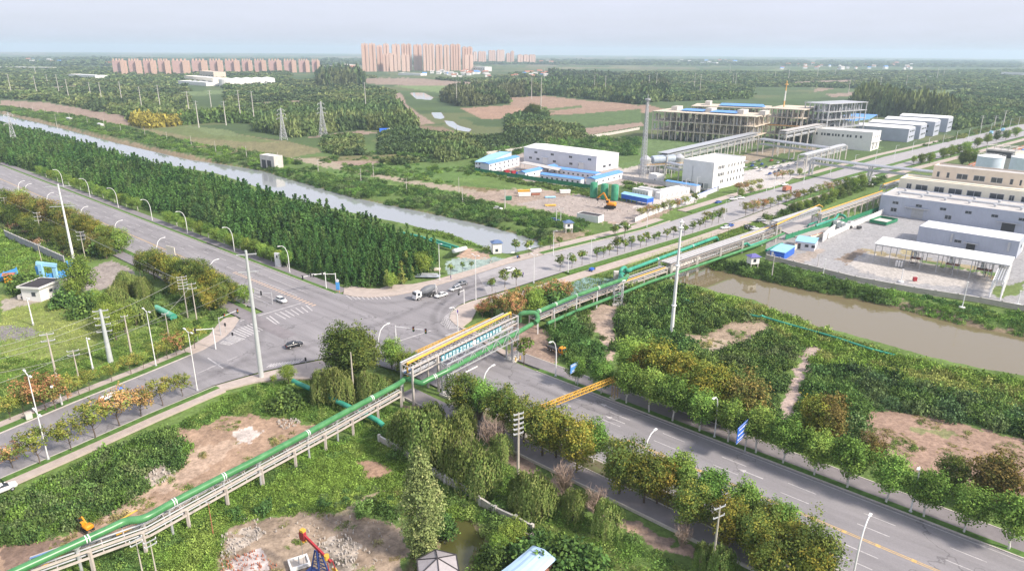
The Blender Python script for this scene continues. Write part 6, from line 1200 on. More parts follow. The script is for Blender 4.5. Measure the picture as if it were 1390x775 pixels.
# height gantries of yellow lattice
def gantry(label, a, b, z, w=.9, h=.8, leg=True, m=mYel, hatch=True):
    a = Vector((*a, 0)); b = Vector((*b, 0)); u = b-a; L = u.length; t = thing('height_gantry', label, 'gantry', a, math.atan2(u.y,u.x)); f = MB(); n = max(6, int(L/1.15))
    for y_ in (0, w):
        for zz in (z, z+h): f.bar((0,y_,zz),(L,y_,zz),.14)
    for i in range(n+1):
        x = L*i/n; f.bar((x,0,z),(x,0,z+h),.12).bar((x,w,z),(x,w,z+h),.12).bar((x,0,z+h),(x,w,z+h),.12).bar((x,0,z),(x,w,z),.12)
        if i < n: f.bar((x,0,z),(x+L/n,0,z+h),.09).bar((x,0,z+h),(x+L/n,w,z+h),.09)
    f.build('beam', m, t)
    d = MB()
    for i in range(0, n, 2): d.box(L*i/n+.05, L*(i+1)/n-.05, -.12, -.075, z+.05, z+h-.05)
    d.build('chevron_plates', mat('brown_paint', (.16,.08,.05), .7) , t)
    for x in (.5, L-.5):
        g = MB()
        for dx in (-.5, .5):
            for y_ in (0, w): g.bar((x+dx,y_,-.3),(x+dx,y_,z-.05),.14)
        for k in range(5): g.bar((x-.5,0,k*z/5),(x+.5,0,(k+1)*z/5-.05),.08).bar((x-.5,w,k*z/5),(x-.5,0,(k+1)*z/5-.05),.08).bar((x+.5,0,k*z/5),(x+.5,w,(k+1)*z/5-.05),.08)
        g.build('leg', mat('gantry_leg', (.42,.28,.10), .7, .2, 1), t); MB().box(x-.9,x+.9,-.4,w+.4,-.3,.3).build('footing', mConcL, t)
a = Vector(G(836,510,5.4)); b = Vector(G(752,543,5.4)); d = (b-a)/(b-a).length; gantry('yellow and brown lattice height gantry across the wide road, standing by itself', a, a + d*27.5, 4.7)
n_ = Vector((u.y, -u.x, 0)); a = G(567,478,5.4); b = G(668,433,5.4); gantry('yellow and brown lattice height gantry directly behind the pipe bridges', a, b, 4.6)
t = thing('roadside_beam', 'short white sign arm on yellow posts at the near kerb beneath the bridge', 'barrier', G(640,512)); a = Vector(G(632,505,3)) - Vector(G(640,512)); b = Vector(G(648,497,3)) - Vector(G(640,512)); MB().bar((a.x,a.y,3),(b.x,b.y,3),.2).build('arm', mWhitePaint, t); MB().bar((a.x,a.y,-.2),(a.x,a.y,3),.2).build('post', mWhitePaint, t)
bol = MB().lathe([(.16,-.1),(.16,1.0),(.05,1.08)], (0,0), 8); bm_ = bol.mesh('bollard', mYelP)
for k, (px, py) in enumerate(((639,518),(647,521),(700,490),(706,488))): tag(link('bollard', bm_, None, G3(px,py)), 'yellow bollard %s' % ['at the near kerb under the bridge, left of two','at the near kerb under the bridge, right of two','beside the far bridge footing, left of two','beside the far bridge footing, right of two'][k], 'bollard')

# ------------------------------------------------------------------ pylons, poles, masts
def pylon(label, px, py, top, w0=5.5, lean=0, name='lattice_pylon', arms=3):
    x, y = G(px, py); h = HT(px, py, top); t = thing(name, label, 'pylon', (x, y), .6); f = MB(); k = 9; prof = lambda q: w0*.5*((1-q)**1.4*.9+.1)
    lv = [i/k for i in range(k+1)]
    for i in range(k):
        q0, q1 = lv[i], lv[i+1]; a, b = prof(q0), prof(q1); c0 = [(-a,-a),(a,-a),(a,a),(-a,a)]; c1_ = [(-b,-b),(b,-b),(b,b),(-b,b)]
        for j in range(4):
            j2 = (j+1) % 4; f.bar((*c0[j],q0*h-.2),(*c1_[j],q1*h),.26); f.bar((*c0[j],q0*h),(*c1_[j2],q1*h),.15).bar((*c0[j2],q0*h),(*c1_[j],q1*h),.15).bar((*c1_[j],q1*h),(*c1_[j2],q1*h),.15)
    f.build('mast', mGalv, t)
    for q in range(arms):
        z = h*(.68+.13*q); L = 4.2-q*.6; g = MB(); g.bar((-L,0,z),(L,0,z),.2).bar((-L,0,z),(0,0,z+1.4),.14).bar((L,0,z),(0,0,z+1.4),.14); ar = g.build('cross_arm', mGalv, t)
        for s in (-1, 1): MB().lathe([(.12,z-1.3),(.2,z-1.1),(.12,z-.9),(.2,z-.6),(.12,z-.2)], (s*L*.97,0), 6).build('insulator', mWhitePaint, ar)
    return (x, y, h)
py1 = pylon('lattice power pylon left of the tall poplars, left of the pair', 385, 190, 147); py2 = pylon('lattice power pylon on the brown patch, right of the pair', 439, 186, 138, 6.5); py3 = pylon('lattice power pylon rising from the conifers at the far left', 21, 200, 153)
x, y = G(872, 243); h = HT(872,243,128); t = thing('lattice_mast', 'very tall slim lattice mast beside the bluish vessel', 'mast', (x, y), .3); f = MB(); k = 22
for i in range(k):
    a = 1.5-1.0*i/k; b = 1.5-1.0*(i+1)/k; z0, z1 = h*.93*i/k, h*.93*(i+1)/k
    for (p, q), (r, s) in zip(((-1,-1),(1,-1),(1,1),(-1,1)), ((1,-1),(1,1),(-1,1),(-1,-1))): f.bar((p*a,q*a,z0),(p*b,q*b,z1),.26); f.bar((p*a,q*a,z0),(r*b,s*b,z1),.14).bar((p*b,q*b,z1),(r*b,s*b,z1),.14)
f.build('mast', mSteel, t); MB().lathe([(1.7,h*.93),(1.7,h*.95)], (0,0), 10).build('platform', mSteel, t); MB().tube([(0,0,h*.0),(0,0,h)], .22, 8, .15).build('flue', mGalv, t); MB().tube([(0,0,h*.93),(.0,0,h*1.02)], .08, 5).build('aerial', mDark, t)
def monopole(px, py, top, label, group=None, r=.45, arms=2, m=mWhitePaint, topx=None, arml=2.4, name='power_pole', az=None, insul=False, z0=0):
    x, y = G(px, py); h = HT(px, py, top); an = random.uniform(-.3,.3) if az is None else az; t = thing(name, label, 'power pole', (x, y), an, group)
    MB().tube([(0,0,-.5),(0,0,h)], r, 10, r*.45).build('shaft', m, t, True)
    for k in range(arms):
        z = h*(.97-.13*k) if arms < 5 else h*(.98-.07*k); g = MB().bar((-arml,0,z),(arml,0,z),.14 if r < .3 else .22).build('cross_arm', mGalv, t)
        if insul:
            for s in (-.95,.95): MB().lathe([(.04,z+.1),(.09,z+.2),(.04,z+.28),(.02,z+.36)], (s*arml,0), 6).build('insulator', mWhitePaint, g)
    return (x, y, h, an, arml)
BIGS = []
x, y = G(355, 512)
BIGS.append(monopole(355,512,340,'tall grey tapering steel power pole at the near corner of the crossing',None,.62,2,mat('pole_galv', (.55,.58,.58), .5, .08, .6, .2),None,2.2,az=.3))
t_ = thing('x','x','x') if False else None
MB()
BIGS.append(monopole(911,458,298,'very tall white steel pole standing in the weeds behind the yellow gantry',None,.55,0,mWhitePaint,az=0))
q = bpy.data.objects[[o.name for o in bpy.data.objects if o.get('label','').startswith('very tall white steel pole')][0]]; h_ = BIGS[-1][2]
for z in (.28,.62,.93,.975): MB().lathe([(.62,h_*z),(.75,h_*z+.15),(.62,h_*z+.3)], (0,0), 10).build('collar', mWhitePaint, q)
for k in range(9): MB().box(.3,.9,-.1,.1,h_*(.55+.045*k),h_*(.55+.045*k)+.25).build('step_bracket', mGalv, q)
BIGS.append(monopole(100,352,250,'tall white power pole with wide flat-topped cross arms left of the wide road',None,.5,3,mWhitePaint,None,4.2,az=.25))
BIGS.append(monopole(150,490,420,'stout grey steel pole bristling with insulator arms beside the pavement',None,.7,4,mat('pole_galv', (.55,.58,.58), .5),None,1.7,az=.4,insul=True))
CP = []
for px, py, top, arms, lab, r, al in ((78,517,452,2,'leaning-looking pale concrete pole nearest the left edge beside the lawn',.3,1.4),(108,518,475,2,'shorter concrete pole with crossarms right of the pale one',.2,1.2),(178,478,428,1,'concrete pole behind the stout insulator pole',.28,.8),(229,455,425,1,'thin concrete pole right of the double-headed lamp',.17,.8),
   (255,430,375,5,'concrete pole with five crossarms by the pavement corner, left of the pair',.22,1.3),(267,433,384,2,'concrete pole right of the five-armed one',.2,1.2),(11,295,268,2,'concrete pole among the yellowing trees at far left',.2,1.2),(58,327,288,3,'concrete pole behind the grey panelled wall',.2,1.2),(116,352,314,3,'concrete pole right of the tall white power pole',.2,1.3),(56,353,331,1,'thin concrete pole behind the blue gate',.17,.9),(191,376,347,2,'thin pole in the twiggy shrubs by the side entrance',.18,1.2),
   (703,652,560,5,'grey concrete pole with stacked zigzag crossarms below the willows',.3,1.0),(966,778,686,2,'tall concrete pole with a pair of insulator arms near the bottom edge',.22,1.1),(481,545,478,0,'bare pale pole with yellow foot beside the willows',.26,.5),(753,452,430,0,'short bare wooden post in the dark weeds',.12,.5)):
    CP.append(monopole(px,py,top,lab,None,r,arms,mConcPole,None,al,'concrete_pole',az=.5,insul=arms > 0))
for k, (px, py) in enumerate(((193,775),(212,777))): monopole(px, py, py-44, 'thin wooden pole of the H-frame beside the lower left rack, %s of two' % ('left','right')[k], None, .13, 2, mConcPole, None, .9, 'concrete_pole', az=.9, insul=True)
monopole(289,722,680,'thin rusty metal post beside the lower left rack',None,.09,1,mRedS,None,.4,'metal_post')
# wires: each run between two poles is its own cable
mWire = mat('cable', (.40,.40,.38), .6, .05, 1)
def cable(a, b, sag, label, group, r=.035):
    a = Vector(a); b = Vector(b); pts = [a.lerp(b, i/14) - Vector((0,0,sag*4*(i/14)*(1-i/14))) for i in range(15)]; t = MB().tube([p-a for p in pts], r, 4).build('overhead_cable', mWire); t.location = a; tag(t, label, 'cable', group)
gx = lambda px, py, pt: (*G(px, py), HT(px, py, pt))
for k, (p, q, s) in enumerate((((150,490,424),(-60,600,490),1.2),((150,490,432),(-60,600,500),1.2),((150,490,470),(-60,640,520),1),((150,490,440),(355,512,365),1.4),((150,490,455),(355,512,385),1.4),((150,490,430),(255,430,378),.5),((108,518,478),(-60,620,545),.8),((108,518,478),(229,455,427),.6),((229,455,427),(267,433,386),.4),((78,517,468),(178,478,434),.5),((78,517,468),(-60,560,500),.7),((355,512,372),(560,300,230),2.0) if False else ((58,327,290),(11,295,270),.4),((58,327,290),(116,352,316),.4),((116,352,316),(255,430,380),1.0),((116,352,318),(191,376,349),.6),((191,376,349),(267,433,388),.6))):
    cable(gx(*p), gx(*q), s, 'thin sagging overhead cable between the poles left of the crossing', 'overhead cables left of the crossing')
# far power poles
FAR = [(16,129,101),(51,131,103),(81,129.5,101),(94,136,107.5),(49,104,92),(65,115,101.5),(124,135,112),(139,141,112),(166,140,111),(193,149.5,118),(218,149,115.5),(258,160.5,124),(270,173,137),(288,154.5,122.5),(307,170,137.5),(327,163,122.5),(345.5,167,124),(497,152.5,112),(620,144,109),(721.5,134,105.5),(734,156,105),(738.5,117.5,93),(806.5,128,102.5),(821,134,103),(880,127,102.5),(890,129,99),(942,123.5,99),(950,124.5,101),(990,103,89),(994.5,117.5,99),(998,118.5,100),(1151.5,127.5,110),(1194,122.5,103),(1229,121,101.5),(1361,172.5,150.5),(1349,173,157.5),(1331.5,172.5,157.5),(1109,106.5,91),(1133,104,95),(1255,117.5,106),(1271,110,92),(1280,106,93),(1052,106,97),(1070,110,94)]
for k, (a, b, c) in enumerate(FAR): monopole(a, b, c, 'tall pale power pole on the plain, %s from the left' % (ORD[k] if k < 36 else ['thirty-seventh','thirty-eighth','thirty-ninth','fortieth','forty-first','forty-second','forty-third','forty-fourth'][k-36]), 'power poles on the plain', .6 if b > 110 else .9, 2, mConcL, None, 2.6)
SHORT = [(13,146,141),(29,149,141),(45,152,144),(61,155,146),(79,158,151),(78,174.5,155),(95,163,154),(119,168,159),(142,173,160),(164,177,167),(197,184,173),(227,191,179),(260,198,184),(293,206,191.5),(335,214,198),(378,222,207),(432,232,217),(490,245,228.5),(507,239,221),(552,258,241.5),(623,263,240.5),(628,276,256),(685,284,256),(686,281,258),(1048,372,345),(1110,360,345)]
for k, (a, b, c) in enumerate(SHORT): monopole(a, b, c, 'slim concrete post beside the canal and its fields, %s from the left' % ORD[k], 'slim posts along the canal', .2, 0, mConcL, name='concrete_post')
# yard mast lamps and river gauge posts
for k, (a, b, c, lab) in enumerate(((1306,417,383,'white post with round footing on the far river bank'),(1117,375,352,'white post on a pedestal on the river bank left of the yard'),(1223,382,366,'short white post at the yard wall before the canopy'),(1381,413,395,'white post at the right edge by the yard wall'))):
    x, y = G(a, b); h = HT(a, b, c); t = thing('lamp_post', lab, 'lamp post', (x, y)); MB().tube([(0,0,.1),(0,0,h)], .16, 8, .1).build('pole', mWhitePaint, t); MB().lathe([(.9,-.4),(.9,.15),(.2,.3)], (0,0), 12).build('footing', mWhitePaint, t); MB().box(-.3,.3,-.15,.15,h,h+.15).build('lamp_head', mWhitePaint, t)
# ---- curved street lamps along the wide road
def curved(x, y, ang, h, reach, label, group, name='street_lamp', col=None):
    t = thing(name, label, 'street lamp', (x, y), ang, group); pts = [(0,0,-.3),(0,0,h*.55),(reach*.06,0,h*.72),(reach*.3,0,h*.90),(reach*.66,0,h*.985),(reach,0,h)]
    MB().tube(pts, .15, 8, .08).build('pole', mWhitePaint, t, True); MB().box(reach-.1,reach+.75,-.2,.2,h-.06,h+.1).build('lamp_head', mWhitePaint, t); MB().lathe([(.28,-.1),(.28,.35)], (0,0), 8).build('base', mGalv, t)
crossA = AANG + math.pi/2         # direction across the road towards far side
for k, s in enumerate((-455,-385,-331,-300,-268,-236,-205)):
    pass
HF = [(74,231,560),(111,243,271),(156,255,282),(198,271,289),(247,287,305),(307,309,343),(389,333,359)]
for k, (hx_, hy, by) in enumerate(HF):
    x, y = G(hx_, hy, 10.0); s, n = SN(x, y); x, y = W(s, 122.0); curved(x, y, crossA + math.pi, 10.3, 2.9, 'curved white street lamp on the plantation side of the wide road, %s from the left' % ORD[k], 'curved lamps on the plantation side')
HN = [(9,249),(43,250),(82,261),(126,280),(171,299),(230,322),(308,350)]
for k, (hx_, hy) in enumerate(HN):
    x, y = G(hx_, hy, 10.0); s, n = SN(x, y); x, y = W(s, 94.0); curved(x, y, crossA, 10.3, 2.9, 'curved lamp on the wide road\'s near side left of the crossing, %s from the left' % ORD[k], 'curved lamps on the near side, left')
for k, (hx_, hy) in enumerate(((537.6,435),(678.6,491),(898,576),(1185,692))):
    x, y = G(hx_, hy, 10.3); s, n = SN(x, y); x, y = W(s, 95.6); curved(x, y, crossA, 10.3, 3.2, 'curved white street lamp on the near kerb right of the crossing, %s from the crossing' % ORD[k], 'curved lamps on the near kerb, right')
for k, (hx_, hy) in enumerate(((629.5,411),(765.6,455),(983,529),(1253,624))):
    x, y = G(hx_, hy, 10.0); s, n = SN(x, y); x, y = W(s, 120.3); curved(x, y, crossA + math.pi, 10.0, 2.2, 'curved white street lamp on the far kerb right of the crossing, %s from the crossing' % ORD[k], 'curved lamps on the far kerb, right')
# straight and twin-armed lamps along the cross road
def twin(px, py, top, label, group=None, arms=2, mid=None, al=1.7, r=.13, az=None):
    x, y = G(px, py); h = HT(px, py, top); t = thing('street_lamp', label, 'street lamp', (x, y), .85 - math.pi/2 if az is None else az, group); MB().tube([(0,0,-.3),(0,0,h)], r, 8, r*.6).build('pole', mWhitePaint, t, True)
    for z in [h] + ([h*mid] if mid else []):
        for s in ((-1,1) if arms == 2 else (1,)):
            MB().tube([(0,0,z-.35),(s*al*.5,0,z),(s*al,0,z+.12)], .07, 6).build('arm', mWhitePaint, t); MB().box(min(s*al*.8,s*al*1.35),max(s*al*.8,s*al*1.35),-.17,.17,z+.12,z+.26).build('lamp_head', mWhitePaint, t)
    MB().lathe([(.3,-.1),(.3,.3)], (0,0), 8).build('base', mGalv, t); return t
twin(66,624,508,'white twin-armed lamp with a second pair of heads half way up, nearest the left edge',mid=.56); twin(212,497,422,'tall white twin-headed lamp beside the upper pavement of the left arm'); twin(268,530,450,'tall white twin-headed lamp in the lower verge of the left arm'); twin(45,440,404,'white lamp post with one bent head on the lawn',arms=1,r=.2); twin(126,500,458,'white lamp with a single head beside the stout insulator pole',arms=1,r=.2)
for k, (a, b, c) in enumerate(((597,381,331),(646,407.5,347),(724.5,384,346),(771,370,345),(801.6,358,324),(751,347,313),(878,309,284),(983,299,273),(755,302,281),(761,302,283),(930,264,243),(945,263,240),(1040,262,240))): twin(a, b, c, 'straight white lamp along the road toward the works, %s from the crossing' % ORD[k], 'straight lamps of the works road', arms=2 if k in (1,2) else 1, al=1.2)
for k in range(16):
    f = k/15; s_ = Vector(G(1060,262)).lerp(Vector(G(1388,172)), f); t = thing('street_lamp', 'slim white lamp along the far part of the works road, %s from the pipe bridge' % ORD[k], 'street lamp', (s_.x - 3, s_.y + 3), -.7, 'far lamps of the works road'); MB().tube([(0,0,-.2),(0,0,10.5)], .18, 6, .12).build('pole', mWhitePaint, t); MB().bar((0,0,10.4),(2,0,10.7),.16).build('arm', mWhitePaint, t)
t = thing('camera_pole', 'white pole with a long slanting white arm beside the red-tinted trees', 'pole', G(84.5,550), -1.2); MB().tube([(0,0,-.2),(0,0,6.4)], .2, 8).build('pole', mWhitePaint, t); MB().bar((0,0,6.1),(4.2,0,6.4),.22).build('arm', mWhitePaint, t); MB().box(3.9,4.4,-.2,.2,6.5,6.8).build('camera', mWhitePaint, t)
# traffic signals
def signal(px, py, reach, label, ang, h=6.3, heads=(.55,1.0), pole=mGalv):
    t = thing('traffic_signal', label, 'traffic signal', G(px, py), ang); MB().tube([(0,0,-.2),(0,0,h)], .15, 8, .12).build('pole', pole, t); MB().tube([(0,0,h-.3),(reach,0,h+.2)], .09, 6).build('arm', pole, t)
    for f_ in heads:
        g = MB().box(reach*f_-.22,reach*f_+.22,-.22,.16,h-.75,h+.6).build('signal_head', mBlk, t)
        for z, m in ((h+.35,mRed),(h-.05,mYelP),(h-.45,mGreenF)): MB().box(reach*f_-.13,reach*f_+.13,-.26,-.221,z-.13,z+.13).build('lens', m, g)
def signal2(px, py, hx_, hy, label, hgt=6.2, heads=(.6,1.0), pole=mWhitePaint):
    a = Vector(G(px, py)); b = Vector(G(hx_, hy, hgt)); u = b-a; signal(px, py, u.length, label, math.atan2(u.y,u.x), hgt, heads, pole)
signal2(538,468,578,449,'traffic signal with long white arm reaching over the lanes behind the dark tree',5.6)
signal2(293,474,262,449,'traffic signal arm on the near left corner reaching back over the grass',6.2,(.9,)); signal2(300,456,322,422,'grey traffic signal pole standing on the left corner pavement',5.5,(.3,1.0),mGalv)
signal2(443,392,409,377,'white traffic signal gantry on the plantation corner, left of two',5.8,(.5,.95)); signal2(457,396,420,373,'white traffic signal gantry on the plantation corner, right of two',6.4,(.5,.95)); signal2(630,413,622,398,'traffic signal on the paved corner below the flowering trees',5,(.9,)); signal2(370,413,345,398,'grey signal frame on the median blocks of the wide road',4,(.6,),mGalv)
for k, (px, py) in enumerate(((416,500),(317,465),(307,452),(269,463))):
    t = thing('pedestrian_signal', 'small black pedestrian signal on a post, %s' % ('on the near corner pavement below the dark car','on the left corner, nearest the crosswalk','on the left corner, behind the crosswalk','at the left end of the left corner')[k], 'signal', G(px, py)); MB().tube([(0,0,-.1),(0,0,2.6)], .06, 6).build('pole', mGalv, t); MB().box(-.2,.2,-.12,.12,2.1,3.0).build('signal_head', mBlk, t)
# ---- road signs
def board2(label, s, n0, n1, h0, h1, m, marks):
    a = Vector(W(s, n0)); b = Vector(W(s, n1)); u = b-a; L = u.length; t = thing('road_sign', label, 'sign', a, math.atan2(u.y,u.x)); MB().box(.5,L,-.05,.05,h0,h1).build('panel', m, t); MB().tube([(0,0,-.2),(0,0,h1+.2)], .15, 8, .11).build('pole', mGalv, t)
    MB().bar((0,-.14,h1-.4),(L,-.14,h1-.4),.12).bar((0,-.14,h0+.4),(L,-.14,h0+.4),.12).build('bracket', mGalv, t); rr = random.Random(marks); g = MB()
    g.box(.55,L-.05,.055,.075,h0+.05,h0+.10).box(.55,L-.05,.055,.075,h1-.10,h1-.05)
    for i in range(marks):
        zz = h1 - (h1-h0)*(.2+.6*i/max(1,marks-1)); x = .8
        while x < L-.5: w = rr.uniform(.2,.4); g.box(x, min(x+w, L-.25), .055, .09, zz-.16, zz+.16); x += w+.16
    g.build('lettering', mWhitePaint, t); return t
sg = SN(*G(1018,606)); board2('large blue direction sign with white lettering among the roadside trees', sg[0], 119.2, 114.0, 4.2, 7.7, mBlue, 3)
sg = SN(*G(787,521)); board2('smaller blue and white lane sign beside the young tree past the bridge', sg[0], 120.2, 117.0, 4.2, 6.4, mat('sign_blue_l', (.10,.28,.66), .5), 2)
t = thing('sign_post', 'white monument sign board above the roadside shrubs of the plantation', 'sign', G(378,362), -.3); MB().box(-1.1,1.1,-.3,.3,-.2,5.2).build('body', mWhitePaint, t); MB().box(-.25,.25,-.36,-.31,3.4,4.4).build('emblem', mBlk, t)
t = thing('information_post', 'blue roadside panel with round white sign on the plantation corner', 'sign', G(459,396.5), -.2); MB().box(-.6,.6,-.12,.12,.8,3.4).build('panel', mat('info_blue', (.10,.38,.78), .5), t); MB().lathe([(.03,-.08),(.55,-.08),(.55,.08),(.03,.08)], (0,0), 14).build('disc', mWhitePaint, t).location = (0,0,3.9); MB().box(-.5,-.35,-.06,.06,-.1,.8).box(.35,.5,-.06,.06,-.1,.8).build('feet', mOrange, t)
[o for o in t.children if o.name.startswith('disc')][0].rotation_euler.x = math.pi/2
t = thing('billboard', 'pale beige board standing behind the trees left of the crossing', 'sign', G(233,349), -.55); MB().box(-2.6,2.6,-.1,.1,1.2,4.2).build('panel', mCream, t); MB().box(-2.2,-2,-.05,.05,-.2,1.2).box(2,2.2,-.05,.05,-.2,1.2).build('post', mGalv, t)
t = thing('cabinet', 'beige roadside cabinet in the verge of the left arm', 'cabinet', G(40,569), .9); MB().box(-.6,.6,-.35,.35,-.1,1.5).build('body', mConcL, t); MB().box(-.65,.65,-.4,.4,1.51,1.6).build('lid', mConcL, t)
t = thing('metal_scrap', 'flat grey sheet-metal sculpture lying on the grass corner by the conifers', 'metal sheets', G(580,376), -.05); MB().box(-4.5,4.5,-1.3,1.3,.3,.6).build('sheet', mat('sheet_grey', (.38,.42,.48), .5, .15, .8), t); MB().box(-2,3.6,-.7,.9,.62,1.2).build('stack', mGalv, t)
for k, (px, py) in enumerate(((567,367),(591,366))): t = thing('slab', ['white slab on the grass behind the metal sheets','tan slab behind the metal sheets'][k], 'slab', G(px, py)); MB().box(-1.8,1.8,-1.2,1.2,-.1,.35).build('slab', mConcL if k == 0 else mTan, t); MB().box(-1.2,.6,-.8,.7,.36,.6).build('upper_slab', mConcL, t)
# float markers in the canal
for k, (px, py) in enumerate(((696,344),(718,338),(659,290))): t = thing('float', 'white round marker %s' % ('at the canal end, left of two','at the canal end, right of two','on the far canal bank')[k], 'marker', (*G(px, py, -1), -1.2)); MB().lathe([(.1,-.6),(.9,-.2),(1.0,.3),(.5,.8),(.05,.95)], (0,0), 12).build('float_body', mWhitePaint, t, True); MB().tube([(0,0,-1.4),(0,0,1.3)], .07, 5).build('rod', mRed, t)

# ------------------------------------------------------------------ vehicles
WH = MB().tube([(0,-.12,0),(0,.12,0)], .34, 14).mesh('wheel', mRubber); HB = MB().tube([(0,-.13,0),(0,.13,0)], .19, 10).mesh('hub', mGalv)
WHB = MB().tube([(0,-.17,0),(0,.17,0)], .52, 14).mesh('wheel', mRubber); HBB = MB().tube([(0,-.18,0),(0,.18,0)], .26, 10).mesh('hub', mGalv)
def loft(secs, name, m, parent, smooth=True):
    """secs: list of (x, half width, z0, z1) rounded box sections along x"""
    mb = MB(); n = 12; vs = []
    for (x, w, z0, z1) in secs:
        zc_ = (z0+z1)/2; hh = (z1-z0)/2
        for j in range(n):
            a = 2*math.pi*(j+.5)/n; ca, sa = math.cos(a), math.sin(a); k = (abs(ca)**4+abs(sa)**4)**-.25; vs.append((x, w*ca*k, zc_+hh*sa*k))
    m_ = len(secs); mb.add(vs, [(i*n+j, i*n+(j+1)%n, (i+1)*n+(j+1)%n, (i+1)*n+j) for i in range(m_-1) for j in range(n)] + [tuple(range(n-1,-1,-1)), tuple((m_-1)*n+j for j in range(n))])
    return mb.build(name, m, parent, smooth)
mCarW = mat('car_white', (.78,.78,.78), .28, .02, 1, spec=.6); mCarB = mat('car_black', (.02,.022,.03), .22, .05, 1, spec=.7); mCarS = mat('car_silver', (.50,.51,.53), .3, .03, 1, .4); mCarG = mat('car_grey', (.22,.23,.26), .3, .03, 1, .3); mLampR = mat('tail_lamp', (.45,.02,.02), .3, .02, 1); mLampW = mat('head_lamp', (.75,.75,.7), .2, .02, 1); mCarR = mat('car_red', (.40,.04,.04), .3, .03, 1); mCarBl = mat('car_blue', (.05,.12,.42), .3, .03, 1)
def car(label, px, py, ang, paint, kind='sedan', group=None, full=True, z=0.06):
    x, y = G(px, py) if px is not None else py; t = thing('parked_car' if group else 'car', label, 'car', (x, y, z), ang, group); suv = kind == 'suv'; H_ = .16 if suv else 0
    loft([(-2.28,.70,.42,.82+H_),(-2.2,.84,.32,.95+H_),(-1.3,.90,.28,.98+H_),(.9,.90,.28,.96+H_),(1.75,.88,.30,.90+H_),(2.2,.80,.34,.78+H_),(2.32,.62,.42,.66+H_)], 'body', paint, t)
    loft([(-2.05 if suv else -1.75,.60,.90+H_,.98+H_),(-1.6 if suv else -1.1,.66,.92+H_,1.42+H_),(-.2,.68,.92+H_,1.46+H_),(.35,.66,.92+H_,1.40+H_),(1.15,.62,.90+H_,.97+H_)], 'windows', mGlass, t)
    loft([(-1.68 if suv else -1.05,.60,1.41+H_,1.47+H_),(-.3,.63,1.43+H_,1.50+H_),(.3,.58,1.38+H_,1.45+H_)], 'roof_panel', paint, t)
    for sx_ in (-1.4, 1.42):
        for sy_ in (-.82, .82): w = link('wheel', WH, t, (sx_, sy_, .33)); link('hub', HB, w)
    if full:
        for sy_ in (-.58, .58): MB().box(2.22,2.33,sy_-.16,sy_+.16,.60+H_,.74+H_).build('headlight', mLampW, t); MB().box(-2.31,-2.24,sy_-.16,sy_+.16,.66+H_,.82+H_).build('tail_light', mLampR, t)
        for sy_ in (-1, 1): MB().box(.75,.95,min(sy_*.9,sy_*1.06),max(sy_*.9,sy_*1.06),.92+H_,1.06+H_).build('mirror', paint, t)
    return t
car('white SUV driving toward the camera across the stop lines left of the crossing', 382, 410, AANG, mCarW, 'suv'); car('black SUV driving across the middle of the near crossing', 399.5, 471, math.radians(40), mCarB, 'suv')
car('white sedan beside the mixer truck', 599, 403, math.radians(225), mCarW); car('silver sedan right of the white one, on the works road', 618, 394, math.radians(222), mCarS); car('dark grey car farthest of the three beside the mixer truck', 626.5, 387, math.radians(222), mCarG); car('white SUV half hidden by the first young trees of the works road', 692, 369, math.radians(45), mCarW, 'suv')
for k, (px, py, m, a) in enumerate(((984,311,mCarW,3.6),(990,308,mCarBl,3.7),(1016,310,mCarB,.4),(1024,312,mCarW,.5),(1033,301,mCarG,.2),(975,276,mCarBl,.7),(995,272,mCarW,.2),(1005,270,mCarW,.2),(753,301,mCarBl,-.2),(839,309,mCarW,-.1),(848,308,mCarW,-.1),(1065,252,mCarW,.3),(676,285,mCarW,-.3),(1180,252,mCarW,.3),(1224,258,mCarBl,.2),(1186,242,mCarW,.1))):
    car(['white','blue','black','white','grey','blue','white','white','blue','white','white','white','white','white','blue','white'][k] + ' car ' + ['left of three parked on the grass corner by the rack','second on the grass corner by the rack','dark, beside the bush on the grass corner','at the right end of the grass corner','on the side road at the rack','parked on the verge by the blue hoarding','left of two by the white cube building','right of two by the white cube building','by the stilted hut on the canal path','left of two in the lay-by past the young trees','right of two in the lay-by past the young trees','under the roadside trees near the red truck','on the canal towpath','on the apron left of the cream works','beneath the raised rack by the cream works','behind the apron left of the cream works'][k], px, py, a, m, 'sedan' if k % 2 else 'suv', None, False)
PKL = [(1023,222,mCarS),(1031,219,mCarG),(1034,224,mCarBl),(1047,219,mCarR),(1021,226,mCarBl),(1056,222,mCarW),(1064,220,mCarB),(1075,217,mCarW),(1040,228,mCarB),(1050,229,mCarW),(1060,227,mCarW),(1070,226,mCarW),(1052,235,mCarG),(1045,237,mCarBl),(1057,233,mCarB),(1066,236,mCarW),(1032,232,mCarW),(1080,223,mCarW),(1026,229,mCarW)]
for k, (px, py, m) in enumerate(PKL): car('%s car on the parking ground behind the white cube building, %s from the left' % (m.name.split('_')[1], ORD[k]), px, py, .9 + .1*(k%3), m, 'sedan', 'cars on the parking ground', False)
car('white van at the left edge below the left arm of the cross road', 3, 668, math.radians(50), mCarW, 'suv')
